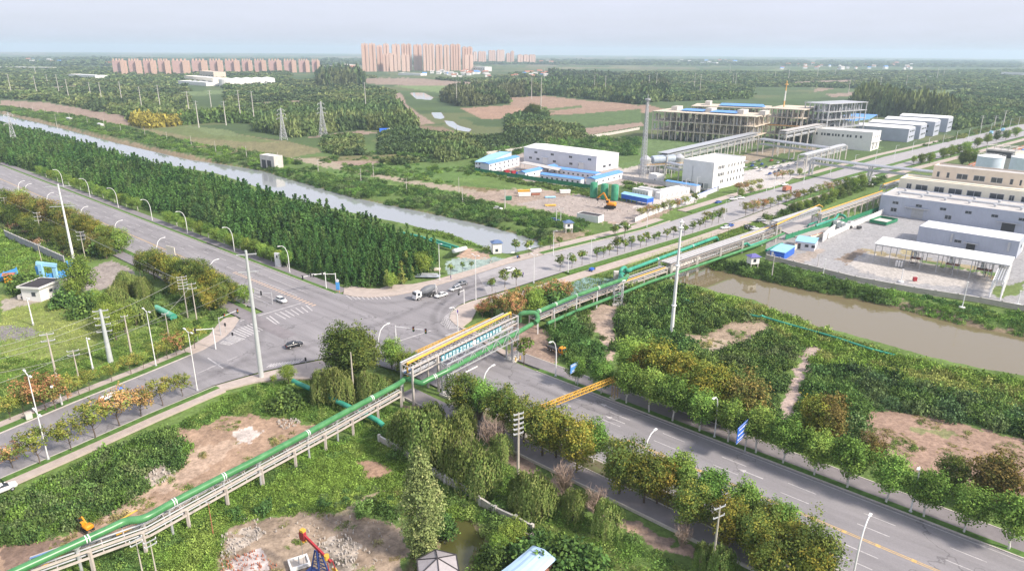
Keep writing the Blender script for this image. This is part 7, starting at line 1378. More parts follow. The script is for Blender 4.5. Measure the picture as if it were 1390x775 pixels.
def truck(label, px, py, ang, cab, kind, sc=1.0, body=None):
    t = thing('mixer_truck' if kind == 'mixer' else 'truck', label, 'truck', (*G(px, py), .06), ang); t.scale = (sc,)*3
    loft([(2.1,1.15,.75,2.7),(2.3,1.22,.6,2.95),(3.7,1.22,.6,2.9),(4.05,1.15,.65,2.2),(4.12,1.05,.7,1.6)], 'cab', cab, t); MB().box(3.86,4.13,-1.0,1.0,1.75,2.6).build('windscreen', mGlass, t); MB().box(2.6,3.6,-1.25,-1.225,1.6,2.5).build('side_window', mGlass, t); MB().box(2.6,3.6,1.225,1.25,1.6,2.5).build('side_window', mGlass, t)
    MB().box(-4,2.1,-.45,.45,.75,1.05).build('chassis', mDark, t); MB().box(4.0,4.2,-1.1,1.1,.5,.9).build('bumper', cab, t)
    for x in (3.1, -1.7, -3.0) if kind != 'small' else (3.0, -2.2):
        for y_ in (-1.02, 1.02): w = link('wheel', WHB, t, (x, y_, .52)); link('hub', HBB, w)
    if kind == 'mixer':
        d = MB(); pr = [(-3.9,.55),(-3.4,.9),(-2.0,1.25),(-.4,1.3),(.9,1.0),(1.6,.5)]; vs = []; n = 18
        for x, r in pr:
            zc_ = 2.35 + (-x)*.12
            for j in range(n): a_ = 2*math.pi*j/n; vs.append((x, r*math.cos(a_), zc_ + r*math.sin(a_)))
        d.add(vs, [(i*n+j, i*n+(j+1)%n, (i+1)*n+(j+1)%n, (i+1)*n+j) for i in range(len(pr)-1) for j in range(n)] + [tuple(range(n-1,-1,-1)), tuple((len(pr)-1)*n+j for j in range(n))]); dr = d.build('drum', mat('drum_grey', (.16,.17,.19), .5, .1, 1), t, True)
        s = MB()
        for i in range(9): a_ = -.5+i*.12; s.box(-2.6+i*.3,-2.3+i*.3,-1.36,-1.30,2.5+i*.02,2.75+i*.02)
        s.build('stripe', mat('stripe', (.62,.62,.10), .6), dr); MB().bar((-4.0,0,3.6),(-4.7,0,1.7),.7,.12).build('chute', mCarW, t); MB().bar((-3.9,-.8,1),(-3.9,-.5,3.2),.14).bar((-3.9,.8,1),(-3.9,.5,3.2),.14).bar((1.7,-.7,1.05),(1.7,-.4,2.6),.14).bar((1.7,.7,1.05),(1.7,.4,2.6),.14).build('drum_frame', mCarW, t)
    elif kind == 'box': MB().box(-4.1,1.9,-1.25,1.25,1.06,3.4).build('cargo_box', body, t)
    else:
        MB().box(-4.1,1.9,-1.2,1.2,1.06,1.25).build('flatbed', body or cab, t)
        for y_ in (-1.2, 1.14): MB().box(-4.1,1.9,y_,y_+.06,1.26,1.7).build('side_board', body or cab, t)
    return t
truck('white and grey concrete mixer truck turning at the far side of the crossing', 577, 404, math.radians(222), mCarW, 'mixer', 1.0); truck('orange flatbed truck parked in the dirt behind the bridge', 755, 478, math.radians(-48), mOrange, 'flat', .75, mDark)
truck('red and orange truck half hidden under the roadside trees near the works', 1068, 260, .75, mCarR, 'box', .9, mRedS); truck('bright blue truck on the far end of the works road, left of two', 1345, 183, .85, mBlue, 'box', 1, mBlueL); truck('bright blue truck on the far end of the works road, right of two', 1361, 179, .85, mBlue, 'box', 1, mBlueL)
truck('blue and white light truck on the left arm behind the reddish tree', 153, 540, math.radians(60), mat('cab_blue', (.05,.20,.75), .4), 'flat', .6, mCarW)
t = thing('tricycle', 'blue cargo tricycle with dark rider canopy on the lower pavement of the works road', 'tricycle', (*G(804,368), .1), .9); MB().box(-1.5,.4,-.6,.6,.5,1.2).build('cargo_box', mBlue, t); MB().box(.5,1.5,-.4,.4,.5,.8).build('seat', mBlk, t); MB().bar((1.6,0,.3),(1.4,0,1.3),.08).build('handlebar', mBlk, t)
for x, y_ in ((-1,-.62),(-1,.62),(1.7,0)): w = link('wheel', WH, t, (x, y_, .33)); link('hub', HB, w)
# small excavators and a crane truck
def digger(label, px, py, ang, sc=1.0, up=1.0, m=mOrange):
    t = thing('excavator', label, 'excavator', G(px, py), ang); t.scale = (sc,)*3
    for y_ in (-1.0, 1.0): MB().tube([(-1.5,y_,.5),(1.5,y_,.5)], .01, 4).box(-1.7,1.7,y_-.28,y_+.28,.02,.85).build('track', mRubber, t)
    MB().lathe([(.7,.85),(.7,1.1)], (0,0), 12).build('slew_ring', mDark, t); loft([(-1.9,1.1,1.1,2.0),(-1.6,1.2,1.1,2.3),(.2,1.2,1.1,2.2),(.9,1.0,1.1,1.7)], 'body', m, t); cb = MB().box(.1,1.2,.25,1.15,1.75,3.0).build('cab', m, t); MB().box(.25,1.26,.2,1.2,2.1,2.8).build('glass', mGlass, cb)
    bm = MB().bar((.6,-.3,1.7),(2.6,-.3,4.2*up),.38,.5).build('boom', m, t); MB().bar((2.6,-.3,4.2*up),(4.6,-.3,2.6*up),.3,.4).build('stick', m, t); MB().add([(4.3,-.8,2.6*up),(4.3,.2,2.6*up),(5.1,.2,2.3*up),(5.1,-.8,2.3*up),(4.4,-.8,1.7*up),(4.4,.2,1.7*up)], [(0,1,2,3),(0,4,5,1),(3,2,5,4),(0,3,4),(1,5,2)]).build('bucket', mDark, t); MB().bar((.9,-.3,1.5),(1.8,-.3,2.9*up),.14).build('ram', mGalv, t)
    return t
digger('small orange crane truck working behind the lower left rack', 119, 719, 2.6, .55, .8); digger('yellow-orange drilling excavator with raised boom beside the green silos', 828, 283, 2.7, 1.5, 1.2)
# ------------------------------------------------------------------ pump jack
x, y = G(434, 781); an = math.radians(150); t = thing('pump_jack', 'red, blue and yellow oil pump jack with raised horse head on stony ground', 'pump jack', (x, y), an); t.scale = (.9,.9,.9)
MB().box(-4.6,2.6,-.7,.7,-.1,.35).build('base_frame', mNavy, t); f = MB(); hp = 5.4
for (a, b) in ((-1.1,-1.0),(1.1,-1.0),(-1.1,1.0),(1.1,1.0)): f.bar((a,b,.3),(a*.15,b*.3,hp),.2)
for k in range(1, 6):
    q = 1 - k/6.3
    for s in (-1, 1): f.bar((-1.1*q-.08, s*q, hp*k/6.3),(1.1*q+.08, s*q, hp*k/6.3),.1).bar((-1.1*q-.05,s*q,hp*k/6.3),(1.1*(q+.15),s*(q+.15),hp*(k-1)/6.3+.2),.08)
f.build('samson_post', mNavy, t)
a = Vector((-3.0,0,4.1)); b = Vector((2.9,0,7.1)); MB().bar(a, b, .32, .5).build('walking_beam', mRed, t); MB().bar((1.2,-.18,6.28),(2.6,-.18,7.0),.02,.3).build('beam_stripe', mWhitePaint, t)
hd = MB(); arc = []
for i in range(7): th = math.radians(-38+i*13); arc.append((2.55+1.15*math.cos(th), 6.75+1.45*math.sin(th)+.2))
pr = [(2.5,8.0),(2.6,5.9)] ; pl = [(2.75,5.9)] + arc + [(2.9,8.05),(2.55,7.5),(2.5,6.6)]
hd.add([(p[0],-.3,p[1]) for p in pl]+[(p[0],.3,p[1]) for p in pl], [tuple(range(len(pl)))[::1], tuple(range(2*len(pl)-1,len(pl)-1,-1))]+[(i,len(pl)+i,len(pl)+(i+1)%len(pl),(i+1)%len(pl)) for i in range(len(pl))]); h_o = hd.build('horse_head', mRed, t); MB().box(2.55,3.35,-.36,.36,7.75,8.15).box(2.6,3.1,-.36,.36,5.75,5.95).build('head_tip', mYelP, h_o)
MB().lathe([(.42,-.4),(.42,.4)], (0,0), 12).build('equalizer_bearing', mYelP, t).location = (-2.1,0,4.75); MB().bar((-2.7,-.5,4.2),(-3.3,-.7,1.6),.12).bar((-2.7,.5,4.2),(-3.3,.7,1.6),.12).build('pitman_arms', mRed, t)
for s in (-.75, .75): MB().add([(-4.2,s-.12,1.2),(-3.0,s-.12,2.4),(-2.2,s-.12,2.0),(-3.2,s-.12,.9),(-4.2,s+.12,1.2),(-3.0,s+.12,2.4),(-2.2,s+.12,2.0),(-3.2,s+.12,.9)], [(0,1,2,3),(7,6,5,4),(0,4,5,1),(1,5,6,2),(2,6,7,3),(3,7,4,0)]).build('crank_weight', mYelP, t)
MB().box(-4.3,-2.9,-.5,.5,.36,1.5).build('gearbox', mNavy, t); MB().box(-5.2,-4.5,-.5,.5,.2,1.3).build('motor', mBlueL, t); MB().tube([(3.6,0,6.0),(3.6,0,.3)], .04, 5).build('polished_rod', mSteel, t)
x, y = G(406, 764); t = thing('well_cellar', 'square white concrete well surround in front of the pump jack', 'well', (x, y), .5); mb = MB()
for (a, b, c, d) in ((-1.5,1.5,-1.2,-.95),(-1.5,1.5,.95,1.2),(-1.5,-1.25,-.95,.95),(1.25,1.5,-.95,.95)): mb.box(a,b,c,d,-.2,.4)
mb.build('kerb', mWhite, t); MB().box(-1.25,1.25,-.95,.95,-.2,.05).build('floor', mConc, t); MB().tube([(0,0,0),(0,0,1.2)], .1, 8).build('wellhead', mSteel, t)
# scattered rubble on the stony yard
rs = random.Random(21)
def rubble(poly, n, s0, s1, label, m, name='rubble'):
    mb = MB(); w = px_world(poly); xs = [p[0] for p in w]; ys = [p[1] for p in w]; c = 0
    while c < n:
        x = rs.uniform(min(xs), max(xs)); y = rs.uniform(min(ys), max(ys))
        if not inpoly(np.array([x]), np.array([y]), w)[0]: continue
        s = rs.uniform(s0, s1); a = rs.uniform(0, 3); vs = [(x+math.cos(a+k*1.57)*s*rs.uniform(.6,1.2)*sc_, y+math.sin(a+k*1.57)*s*rs.uniform(.6,1.2)*sc_, z) for z, sc_ in ((-.3,1),(s*.55,.7)) for k in range(4)]
        mb.add(vs, [(3,2,1,0),(4,5,6,7),(0,1,5,4),(1,2,6,5),(2,3,7,6),(3,0,4,7)]); c += 1
    tag(mb.build(name, m), label, 'rubble', kind='stuff')
mRub = mat('rubble_white', (.47,.43,.39), .9, .25, 1.0)
rubble([(430,730),(470,722),(490,742),(478,772),(450,770)], 110, .05, .2, 'white broken stones right of the pump jack', mRub); rubble([(300,725),(345,710),(362,722),(330,745),(300,760)], 90, .05, .18, 'white broken stones left of the pump jack', mRub); rubble([(300,755),(350,745),(380,768),(300,780)], 110, .04, .14, 'reddish broken brick below the pump jack', mRedS)
rubble([(190,640),(225,626),(240,640),(215,658),(195,655)], 60, .06, .22, 'pale rubble heap beside the dirt track', mRub); rubble([(375,570),(400,566),(412,574),(385,582)], 70, .06, .22, 'pale rubble heap behind the green pipeline', mRub); rubble([(300,700),(540,695),(560,745),(500,770)], 90, .05, .16, 'small stones over the bare yard', mRub); rubble([(700,262),(820,270),(880,285),(780,300)], 60, .2, .6, 'small heaps over the construction yard', mConc); rubble([(660,355),(668,352),(690,365)], 10, .1,.3,'loose stones at the paved corner', mConc)
# ------------------------------------------------------------------ people
def person(label, px, py, ang, top=(.10,.08,.20), z=.1, sit=False, world=None):
    x, y = G(px, py) if world is None else world; t = thing('person', label, 'person', (x, y, z), ang)
    me = bpy.data.meshes.new('body'); J = [(0,0,.95,.13),(0,0,1.2,.15),(0,0,1.42,.14),(0,0,1.52,.06),(0,0,1.66,.105),(0,.19,1.42,.06),(.08,.25,1.15,.045),(.16,.24,.92,.04),(0,-.19,1.42,.06),(-.05,-.26,1.15,.045),(.02,-.27,.90,.04),(0,.1,.88,.09),(.08 if not sit else .38,.11,.48 if not sit else .85,.06),(.02 if not sit else .42,.11,.07 if not sit else .42,.045),(.16 if not sit else .55,.11,.03 if not sit else .38,.04),(0,-.1,.88,.09),(-.1 if not sit else .38,-.11,.48 if not sit else .85,.06),(-.22 if not sit else .42,-.11,.09 if not sit else .42,.045),(-.10 if not sit else .55,-.11,.03 if not sit else .38,.04)]
    E_ = [(0,1),(1,2),(2,3),(3,4),(2,5),(5,6),(6,7),(2,8),(8,9),(9,10),(0,11),(11,12),(12,13),(13,14),(0,15),(15,16),(16,17),(17,18)]
    me.from_pydata([j[:3] for j in J], E_, []); me.materials.append(mat('cloth_'+label[:8].replace(' ','_'), top, .9, .1, 3)); o = link('body', me, t); sk = o.modifiers.new('skin', 'SKIN')
    for i, j in enumerate(J): me.skin_vertices[0].data[i].radius = (j[3], j[3])
    me.skin_vertices[0].data[0].use_root = True; o.modifiers.new('sub', 'SUBSURF').levels = 1
    MB().lathe([(.02,1.56),(.085,1.60),(.10,1.68),(.06,1.76)], (.0,0), 10).build('face', mat('skin', (.45,.28,.2), .6), t, True).location.x = .02; MB().lathe([(.108,1.66),(.115,1.72),(.08,1.79),(.01,1.81)], (-.01,0), 10).build('hair', mBlk, t, True)
    MB().box(-.1,.14,.06,.16,-.02,.06).box(-.28,-.06,-.16,-.06,-.02,.06).build('shoes', mBlk, t) if not sit else None
    return t
person('pedestrian in violet clothes walking on the works road beside the young tree', 710, 376, .9, (.12,.08,.28), .06); person('pedestrian in dark clothes on the upper pavement of the works road', 612, 380, 3.8, (.06,.06,.08)); person('pedestrian in pale clothes by the crosswalk of the paved corner', 621, 428, 2.2, (.35,.34,.36), .13)
t = thing('motor_scooter', 'dark scooter with rear box on the upper pavement of the works road', 'scooter', (*G(704,351), .1), .85); MB().box(-.7,.2,-.18,.18,.35,.75).build('seat', mBlk, t); MB().bar((.55,0,.3),(.4,0,1.05),.12).build('steering_column', mCarR, t); MB().bar((.4,-.32,1.05),(.4,.32,1.05),.05).build('handlebar', mBlk, t); MB().box(-1.05,-.6,-.25,.25,.75,1.15).build('rear_box', mCarBl, t)
for x in (-.55,.7): MB().tube([(0,-.06,0),(0,.06,0)], .25, 12).build('wheel', mRubber, t).location = (x,0,.25)
person('rider in dark clothes seated on the scooter', 0, 0, .85, (.05,.05,.06), .02, True, (t.location.x-.2, t.location.y-.2))
# ------------------------------------------------------------------ roadside trees
def rowlab(base, k, frm): return '%s, %s %s' % (base, ORD[k], frm)
NE = [(719,490,459,'young'),(791,482+26,483,'plane'),(796,513,487,'plane'),(823,530,492,'plane'),(853,545,495,'plane'),(884,557,504,'plane'),(918,567,514,'plane'),(953,582,531,'plane'),(991,597,545,'plane'),(1030,610,556,'plane'),(1066,624,571,'plane'),(1108,641,587,'plane'),(1150,660,597,'plane'),(1202,682,620,'plane'),(1255,699,643,'plane'),(1308,723,662,'plane'),(1367,748,676,'plane')]
k = 0
for px, py, tp, kd in NE:
    if (px, py) == (791, 508): continue
    x, y = G(px, py); s, n = SN(x, y); x, y = W(s, 120.4); px2, py2 = PR(x, y); sc = HT(px2, py2, tp)/(5.2 if kd == 'young' else 7.9)
    tree(kd, x, y, sc, rowlab('round-crowned green street tree with whitewashed trunk on the far verge', k, 'from the bridge'), 'street trees of the far verge'); k += 1
BK = [(858,515,457,'bright'),(878,528,470,'plane_yellow'),(893,536,468,'plane_yellow'),(920,548,478,'plane_yellow'),(942,556,492,'bright'),(955,566,494,'plane_yellow'),(972,570,501,'plane_yellow'),(1010,580,512,'rusty'),(1120,600,538,'rusty'),(1105,596,536,'plane_yellow'),(1180,630,590,'rusty'),(1288,668,617,'dark'),(1335,684,620,'rusty'),(1350,688,622,'rusty'),(1000,560,525,'bush'),(1025,575,545,'bush')]
for k, (px, py, tp, kd) in enumerate(BK): treepx(kd, px, py, 1, rowlab('%s tree behind the far service lane' % {'bright':'yellow-green','plane_yellow':'golden olive','rusty':'rusty brown','dark':'dark upright green','bush':'low bushy'}[kd], k, 'from the dirt track'), 'trees behind the far service lane', top=tp)
SW = [(628,506,'plane_olive',8.5),(655,517,'plane',7.4),(684,523,'plane_olive',8.6),(712,540,'plane_olive',8),(738,549,'plane_olive',8.8),(757,553,'plane_yellow',8.6),(786,569,'plane_yellow',8.6),(808,572,'plane',7),(846,594,'plane_olive',9),(880,612,'plane_olive',8.2),(898,618,'plane_yellow',7.6),(927,615,'plane',7.6),(942,652,'plane_olive',7.6),(970,637,'plane',7.4),(996,676,'plane_yellow',7.6),(1017,656,'plane',7.2),(1030,690,'plane_olive',7.8),(1052,684,'plane_olive',7),(1066,679,'plane',6.6),(1084,712,'plane_yellow',6.6),(1112,706,'dark',8.8),(1108,730,'plane_yellow',7.4),(1050,724,'plane_olive',7.6)]
for k, (cx_, tp, kd, hh) in enumerate(SW):
    hh *= 1.27; x, y = G(cx_, tp, hh); s_, n_ = SN(x, y); x, y = W(s_, min(96, max(n_, 91)) if kd == 'plane' else min(95.5, max(n_, 86.0))); hb_ = {'plane':7.9,'plane_olive':9.8,'plane_yellow':9.6,'dark':10.5}[kd]
    tree(kd, x, y, hh/hb_*.97, rowlab('%s street tree of the near planted strip' % {'plane_olive':'large olive-green','plane':'round bright green','plane_yellow':'large yellowing','dark':'dense dark green'}[kd], k, 'from the bridge'), 'street trees of the near strip')
for k, (px, py, tp) in enumerate(((642,645,600),(765,665,632),(808,692,662),(985,745,705),(1045,790,760),(925,740,712),(650,570,530),(668,610,570))): treepx('bare', px, py, 1, 'leafless greyish-pink thicket beside the near service lane, %s from the bridge' % ORD[k], 'bare thickets', 'shrub', top=tp, cat='shrub')
WI = [(440,543,502),(455,546,500),(468,546,505),(500,545,505),(515,545,510),(528,540,512),(545,600,560),(560,612,556),(575,628,560),(598,634,572),(618,640,588),(585,600,548),(640,665,600),(655,670,615),(600,618,585),(625,612,560),(665,640,608),(720,695,640),(735,700,652),(778,705,664),(822,725,680),(955,772,738),(975,785,742),(705,690,650),(632,585,550),(680,625,590)]
for k, (px, py, tp) in enumerate(WI): treepx('willow', px, py, 1, 'drooping green willow beside the rack and the near service lane, %s from the left group' % ORD[k], 'willows', 'willow_tree', top=tp)
for k, (px, py, tp, kd) in enumerate(((464,514,446,'dark'),(480,516,441,'dark'),(495,514,450,'dark'),(532,500,462,'bright'),(550,508,476,'bright'),(562,510,480,'plane'))): treepx(kd, px, py, 1, '%s tree of the clump on the near corner, %s from the left' % ({'plane':'round green','dark':'tall dense dark olive','bright':'lighter green'}[kd], ORD[k]), 'corner clump', top=tp)
treepx('poplar', 575, 752, 1, 'tall pale silvery poplar beside the pond', None, 'poplar_tree', top=612, cat='tree')
for k, (px, py, tp, kd) in enumerate(((676,748,722,'bright'),(688,742,712,'bright'),(700,738,705,'bright'),(672,768,745,'bush'),(720,765,735,'bush'),(765,770,735,'bush'),(790,778,745,'bush'),(392,520,495,'bright'),(372,525,510,'young'),(388,552,528,'bush'),(600,720,700,'bush'))): treepx(kd, px, py, 1, '%s in the foreground, %s counting from the pond' % ({'bright':'leafy green garden tree','bush':'dense dark shrub','young':'thin young tree'}[kd], ORD[k]), 'garden trees and shrubs', top=tp)
# cross road left arm
KO = [(17,635,603,'koelred'),(54,630,583,'koel'),(97,612,570,'koel'),(130,595,546,'koel'),(163,578,530,'koelred'),(192,565,528,'koelred'),(221,551,512,'koel'),(248,538,508,'koel')]
for k, (px, py, tp, kd) in enumerate(KO): treepx(kd, px, py, 1, '%s young golden-rain tree in the lower verge of the left arm, %s from the left' % ('orange-tinted' if kd == 'koelred' else 'yellow-green', ORD[k]), 'golden-rain trees, lower verge', top=tp)
KU = [(14,570,538,'koel'),(32,563,536,'koel'),(62,558,510,'koelred'),(48,560,515,'koelred'),(76,556,517,'koelred'),(92,545,508,'koel'),(122,530,502,'koel'),(108,536,512,'koel'),(152,518,494,'koel'),(178,508,480,'koel'),(195,500,478,'koel'),(228,487,462,'koel'),(240,482,452,'koelred'),(252,480,450,'koel'),(265,473,444,'koel'),(215,490,465,'koel')]
for k, (px, py, tp, kd) in enumerate(KU): treepx(kd, px, py, 1, '%s golden-rain tree above the upper pavement of the left arm, %s from the left' % ('red-tinted' if kd == 'koelred' else 'yellow-green', ORD[k]), 'golden-rain trees, upper side', top=tp)
# flowering clump beside the bridge
for k, (px, py, tp, kd) in enumerate(((655,432,410,'koelred'),(668,432,402,'koelred'),(682,430,398,'koelred'),(697,428,396,'koelred'),(712,424,390,'koelred'),(728,418,388,'koel'),(742,414,384,'koelred'),(755,410,380,'koelred'),(768,408,384,'koelred'),(700,436,408,'koelred'),(725,430,395,'bright'),(660,425,412,'bush'),(745,420,392,'bush'))): treepx(kd, px, py, 1, '%s tree in the flowering clump behind the bridge, %s from the left' % ('orange-flowered' if kd == 'koelred' else 'green', ORD[k]), 'flowering clump', top=tp, sz=None)
# wide road left, plantation side row and near side thickets
k = 0
for px in list(range(30, 172, 8)) + list(range(214, 384, 11)):
    s_, n_ = SN(*G(px, 238+ (px-25)*.36)); x, y = W(s_, 126.2 if px < 180 else 124.8); tree(('bright','plane','bright','plane')[k % 4], x, y, .72+.1*random.random(), 'leafy green roadside tree along the plantation edge, %s from the left' % ORD[k], 'roadside row at the plantation edge'); k += 1
LN = [(12,290,258,'plane_olive'),(26,292,262,'plane_yellow'),(40,296,264,'rusty'),(55,302,268,'plane_olive'),(34,282,258,'bright'),(70,304,272,'rusty'),(82,308,278,'plane_olive'),(92,302,276,'bright'),(98,315,284,'rusty'),(110,318,288,'plane_olive'),(122,322,292,'plane_yellow'),(132,326,298,'plane_yellow'),(142,330,304,'bright'),(152,336,308,'plane_olive'),(166,340,312,'bright'),(20,306,280,'dark'),(45,318,292,'dark'),(66,326,300,'dark'),(88,334,306,'plane_olive'),(104,340,316,'dark'),(128,342,318,'rusty'),(145,348,322,'plane_olive'),(36,310,290,'plane_yellow'),(4,302,278,'plane_olive'),(60,286,272,'bright')]
for k, (px, py, tp, kd) in enumerate(LN): treepx(kd, px, py+3, 1, rowlab('%s tree of the tinted belt left of the wide road' % {'plane_olive':'olive','plane_yellow':'yellow','rusty':'rusty','bright':'light green','dark':'dark green'}[kd], k, 'from the left'), 'belt left of the wide road', top=tp)
RN = [(196,375,342,'plane_olive'),(210,378,338,'plane_olive'),(224,382,344,'plane_yellow'),(238,388,346,'plane_yellow'),(254,392,350,'dark'),(268,396,352,'plane_olive'),(280,402,358,'plane_olive'),(292,408,366,'plane_yellow'),(305,412,374,'plane_olive'),(318,412,382,'plane_olive'),(332,412,386,'bright'),(300,420,385,'plane_olive'),(244,402,372,'plane_yellow'),(262,414,378,'plane_olive'),(285,422,388,'plane_yellow')]
for k, (px, py, tp, kd) in enumerate(RN): treepx(kd, px, py, 1, rowlab('%s tree between the side entrance and the crossing' % {'plane_olive':'olive','plane_yellow':'yellowing','bright':'light green','dark':'dark green'}[kd], k, 'from the left'), 'clump left of the crossing', top=tp)
LW = [(112,402,352,'bright'),(104,408,376,'bright'),(130,420,392,'bright'),(145,430,400,'bright'),(160,425,388,'willow'),(172,398,368,'willow'),(182,402,372,'willow'),(195,408,376,'willow'),(165,408,380,'willow'),(150,440,410,'bright'),(158,460,425,'bright'),(170,450,415,'bright'),(185,440,405,'willow'),(200,435,405,'willow'),(140,448,420,'bright'),(118,425,400,'bush'),(88,415,395,'bush'),(36,395,370,'bush'),(38,400,385,'bright'),(142,345,325,'bush')]
for k, (px, py, tp, kd) in enumerate(LW): treepx(kd, px, py, 1, rowlab('%s between the lawn and the side entrance' % {'bright':'spreading yellow-green tree','willow':'soft drooping green tree','bush':'rounded shrub'}[kd], k, 'from the left'), 'trees beside the lawn', top=tp)
# works road young trees
YT = [(701,388,365),(668,396,378),(685,390,366),(760,368,347),(776,364,344),(790,360,340),(810,354,335),(819,350,335),(827,347,331),(838,346,322),(848,342,324),(857,339,321),(869,336,319),(877,334,315),(888,330,317),(893,328,315),(905,326,310),(914,323,307),(929,320,305),(940,317,301),(950,312,298),(957,309,293),(966,306,289),(975,303,287),(700,344,325),(718,347,326),(733,340,328),(747,338,320),(759,335,321),(835,325,305),(848,322,300),(720,336,327)]
for k, (px, py, tp) in enumerate(YT): treepx('young', px, py, 1, 'thin young street tree along the works road, %s' % (ORD[k] + ' in order from the crossing'), 'young trees of the works road', top=tp)
YU = [(870,297,281),(880,294,278),(890,291,276),(900,289,274),(910,286,271),(920,284,270),(930,281,266),(942,279,262),(1012,293,274),(1022,290,272),(960,300,286),(970,298,285),(980,296,282),(1035,287,270),(1045,284,268),(1056,281,266),(1066,278,262),(1078,275,258),(1090,272,256),(1100,269,254),(1112,266,250),(1124,262,247),(1136,259,244),(1148,255,240)]
for k, (px, py, tp) in enumerate(YU): treepx(('koel','koelred','koel','young')[k % 4], px, py, 1, 'small leafy verge tree of the works road beyond the bend, %s from the nearer end' % ORD[k], 'verge trees beyond the bend', top=tp)
for k, (px, py, tp, kd) in enumerate(((1002,262,248,'koelred'),(1010,260,246,'koelred'),(1020,258,244,'koel'),(1030,254,242,'koel'),(1005,268,256,'bright'),(1018,266,254,'koel'),(1062,243,231,'koelred'),(1072,242,230,'koel'),(1054,244,234,'koelred'),(1085,238,228,'bright'),(1030,262,250,'koel'))): treepx(kd, px, py, 1, 'rounded garden tree beside the parking ground, %s from the left' % ORD[k], 'garden trees by the parking ground', top=tp)
for k, (px, py, tp) in enumerate(((1148,262,245),(1158,258,240),(1168,254,236),(1075,290,276),(1085,286,272),(1095,283,270),(1106,279,266),(1118,275,262),(1130,271,256),(1140,268,252),(1280,216,200),(1290,214,198),(1300,210,197),(1310,208,192),(1262,222,206),(1250,224,208),(1240,222,212),(1316,224,200),(1306,226,204),(1326,200,186),(1340,196,182),(1352,192,178),(1365,190,176),(1378,186,172))): treepx('bright' if k % 3 else 'dark', px, py, 1, 'bushy green tree on the right side of the works road, %s from the rack' % ORD[k], 'bushy trees beside the works road', top=tp)
for k, (px, py, tp, kd) in enumerate(((545,385,355,'youngconifer'),(560,378,362,'youngconifer'),(532,392,372,'bright'),(525,388,366,'youngconifer'),(575,372,342,'bright'),(552,372,342,'youngconifer'),(612,372,358,'young'),(628,368,356,'young'),(640,365,355,'young'),(540,380,345,'conifer'))): treepx(kd, px, py, 1, 'small tree on the grass corner in front of the plantation, %s' % (ORD[k] + ' of the loose group'), 'loose trees before the plantation', top=tp)
for k, (px, py, tp) in enumerate(((722,160,140),(716,160,144),(729,160,143))): treepx('dark', px, py, 1, 'large dark tree standing alone in the brown field, %s of three touching crowns' % ORD[k], 'lone field tree', top=tp)
# ---- weeds, bushes and rough grass: uncountable ground cover
NEARCUT = [p for p, c, v, r in PAINT if max(q[1] for q in p) > 395 and c[0] > .25]
def cover(name, poly, spacing, temps, s0, s1, cols, seed, label, sc=12, hs=None, thr=None, cuts=True, cat='ground cover', zz=None):
    p = sample(poly, spacing, seed)
    if cuts: p = drop(p, NEARCUT)
    p = dropw(p, CANAL1, .5); p = dropw(p, CANAL2, .5); p = dropw(p, POND, 2.2 if temps is T_bush else .4); p = dropw(p, ASPH, 6.5 if min(q[1] for q in poly) > 230 and cuts != 'road' else .8)
    s, n = SN(p[:,0], p[:,1]); p = p[~((n > 88.2) & (n < 127) & (s > -125) & (s < 100))]; s, n = SN(p[:,0], p[:,1]); p = p[~((n > 88.2) & (n < 126) & (s < -140))]
    if thr: p = p[fbm(p[:,0]/thr[1]+seed, p[:,1]/thr[1]) > thr[0]]
    r = np.random.RandomState(seed+1); z = np.full(len(p), -.42)
    for pol, wz, bw in ((CANAL1, WZ, 5.0), (CANAL2, WZ, 5.0), (POND, -1, 1.6)):
        d = sdist(p[:,0], p[:,1], pol); t_ = np.clip(d/bw, 0, 1); t_ = t_*t_*(3-2*t_); z = np.where(d < bw, np.minimum(z, wz + (-.3-wz)*t_), z)
    p3 = np.concatenate([p, z[:, None]], 1)
    if len(p3) > 3: scatter(name, p3, temps, s0*.8 + (s1*1.25 - s0*.8)*r.uniform(0, 1, len(p3))**2.2, ntint(p, cols, seed, sc*.7, .4), seed=seed, label=label, cat=cat, hs=None if hs is None else r.uniform(*hs, len(p3)))
GC = [(.085,.150,.038),(.110,.175,.045),(.070,.125,.035),(.130,.180,.055)]; BC = [(.060,.112,.038),(.078,.130,.042),(.100,.155,.050),(.050,.092,.034),(.085,.120,.055)]; LC = [(.115,.195,.045),(.095,.165,.040),(.135,.205,.055)]; DRY = [(.22,.20,.10),(.17,.17,.08),(.13,.16,.06)]
# foreground
cover('weeds', [(-30,735),(-30,690),(20,672),(140,612),(240,575),(262,590),(256,610),(240,640),(190,665),(120,712),(70,728),(0,738)], .62, T_weed, .6, 1.15, BC+GC[:2], 31, 'tall tangled weeds between the left pavement and the dirt track', 6, (1,2.1))
cover('bushes', [(-30,735),(-30,700),(20,680),(130,630),(230,578),(256,596),(236,634),(180,668),(100,705),(70,725),(0,738)], 3.4, T_bush, 1.0, 2.0, BC, 32, 'dark green bushes among the weeds left of the dirt track', 8, (.8,1.4), (.42,9))
cover('weeds', [(240,575),(300,540),(345,520),(432,518),(500,545),(560,560),(600,590),(540,600),(440,575),(400,566),(345,560),(300,562),(262,582)], .6, T_weed, .55, 1.0, GC, 33, 'green weeds on the near corner behind the green pipeline', 6, (.4,1.1))
cover('creeper', [(200,790),(230,745),(300,690),(400,640),(470,600),(520,598),(560,620),(600,640),(640,690),(600,710),(540,700),(500,690),(440,690),(340,702),(300,720),(290,790)], .5, T_weed, .5, .95, LC, 34, 'bright green creeper and vine covering the slope below the concrete rack', 7, (.4,1.0))
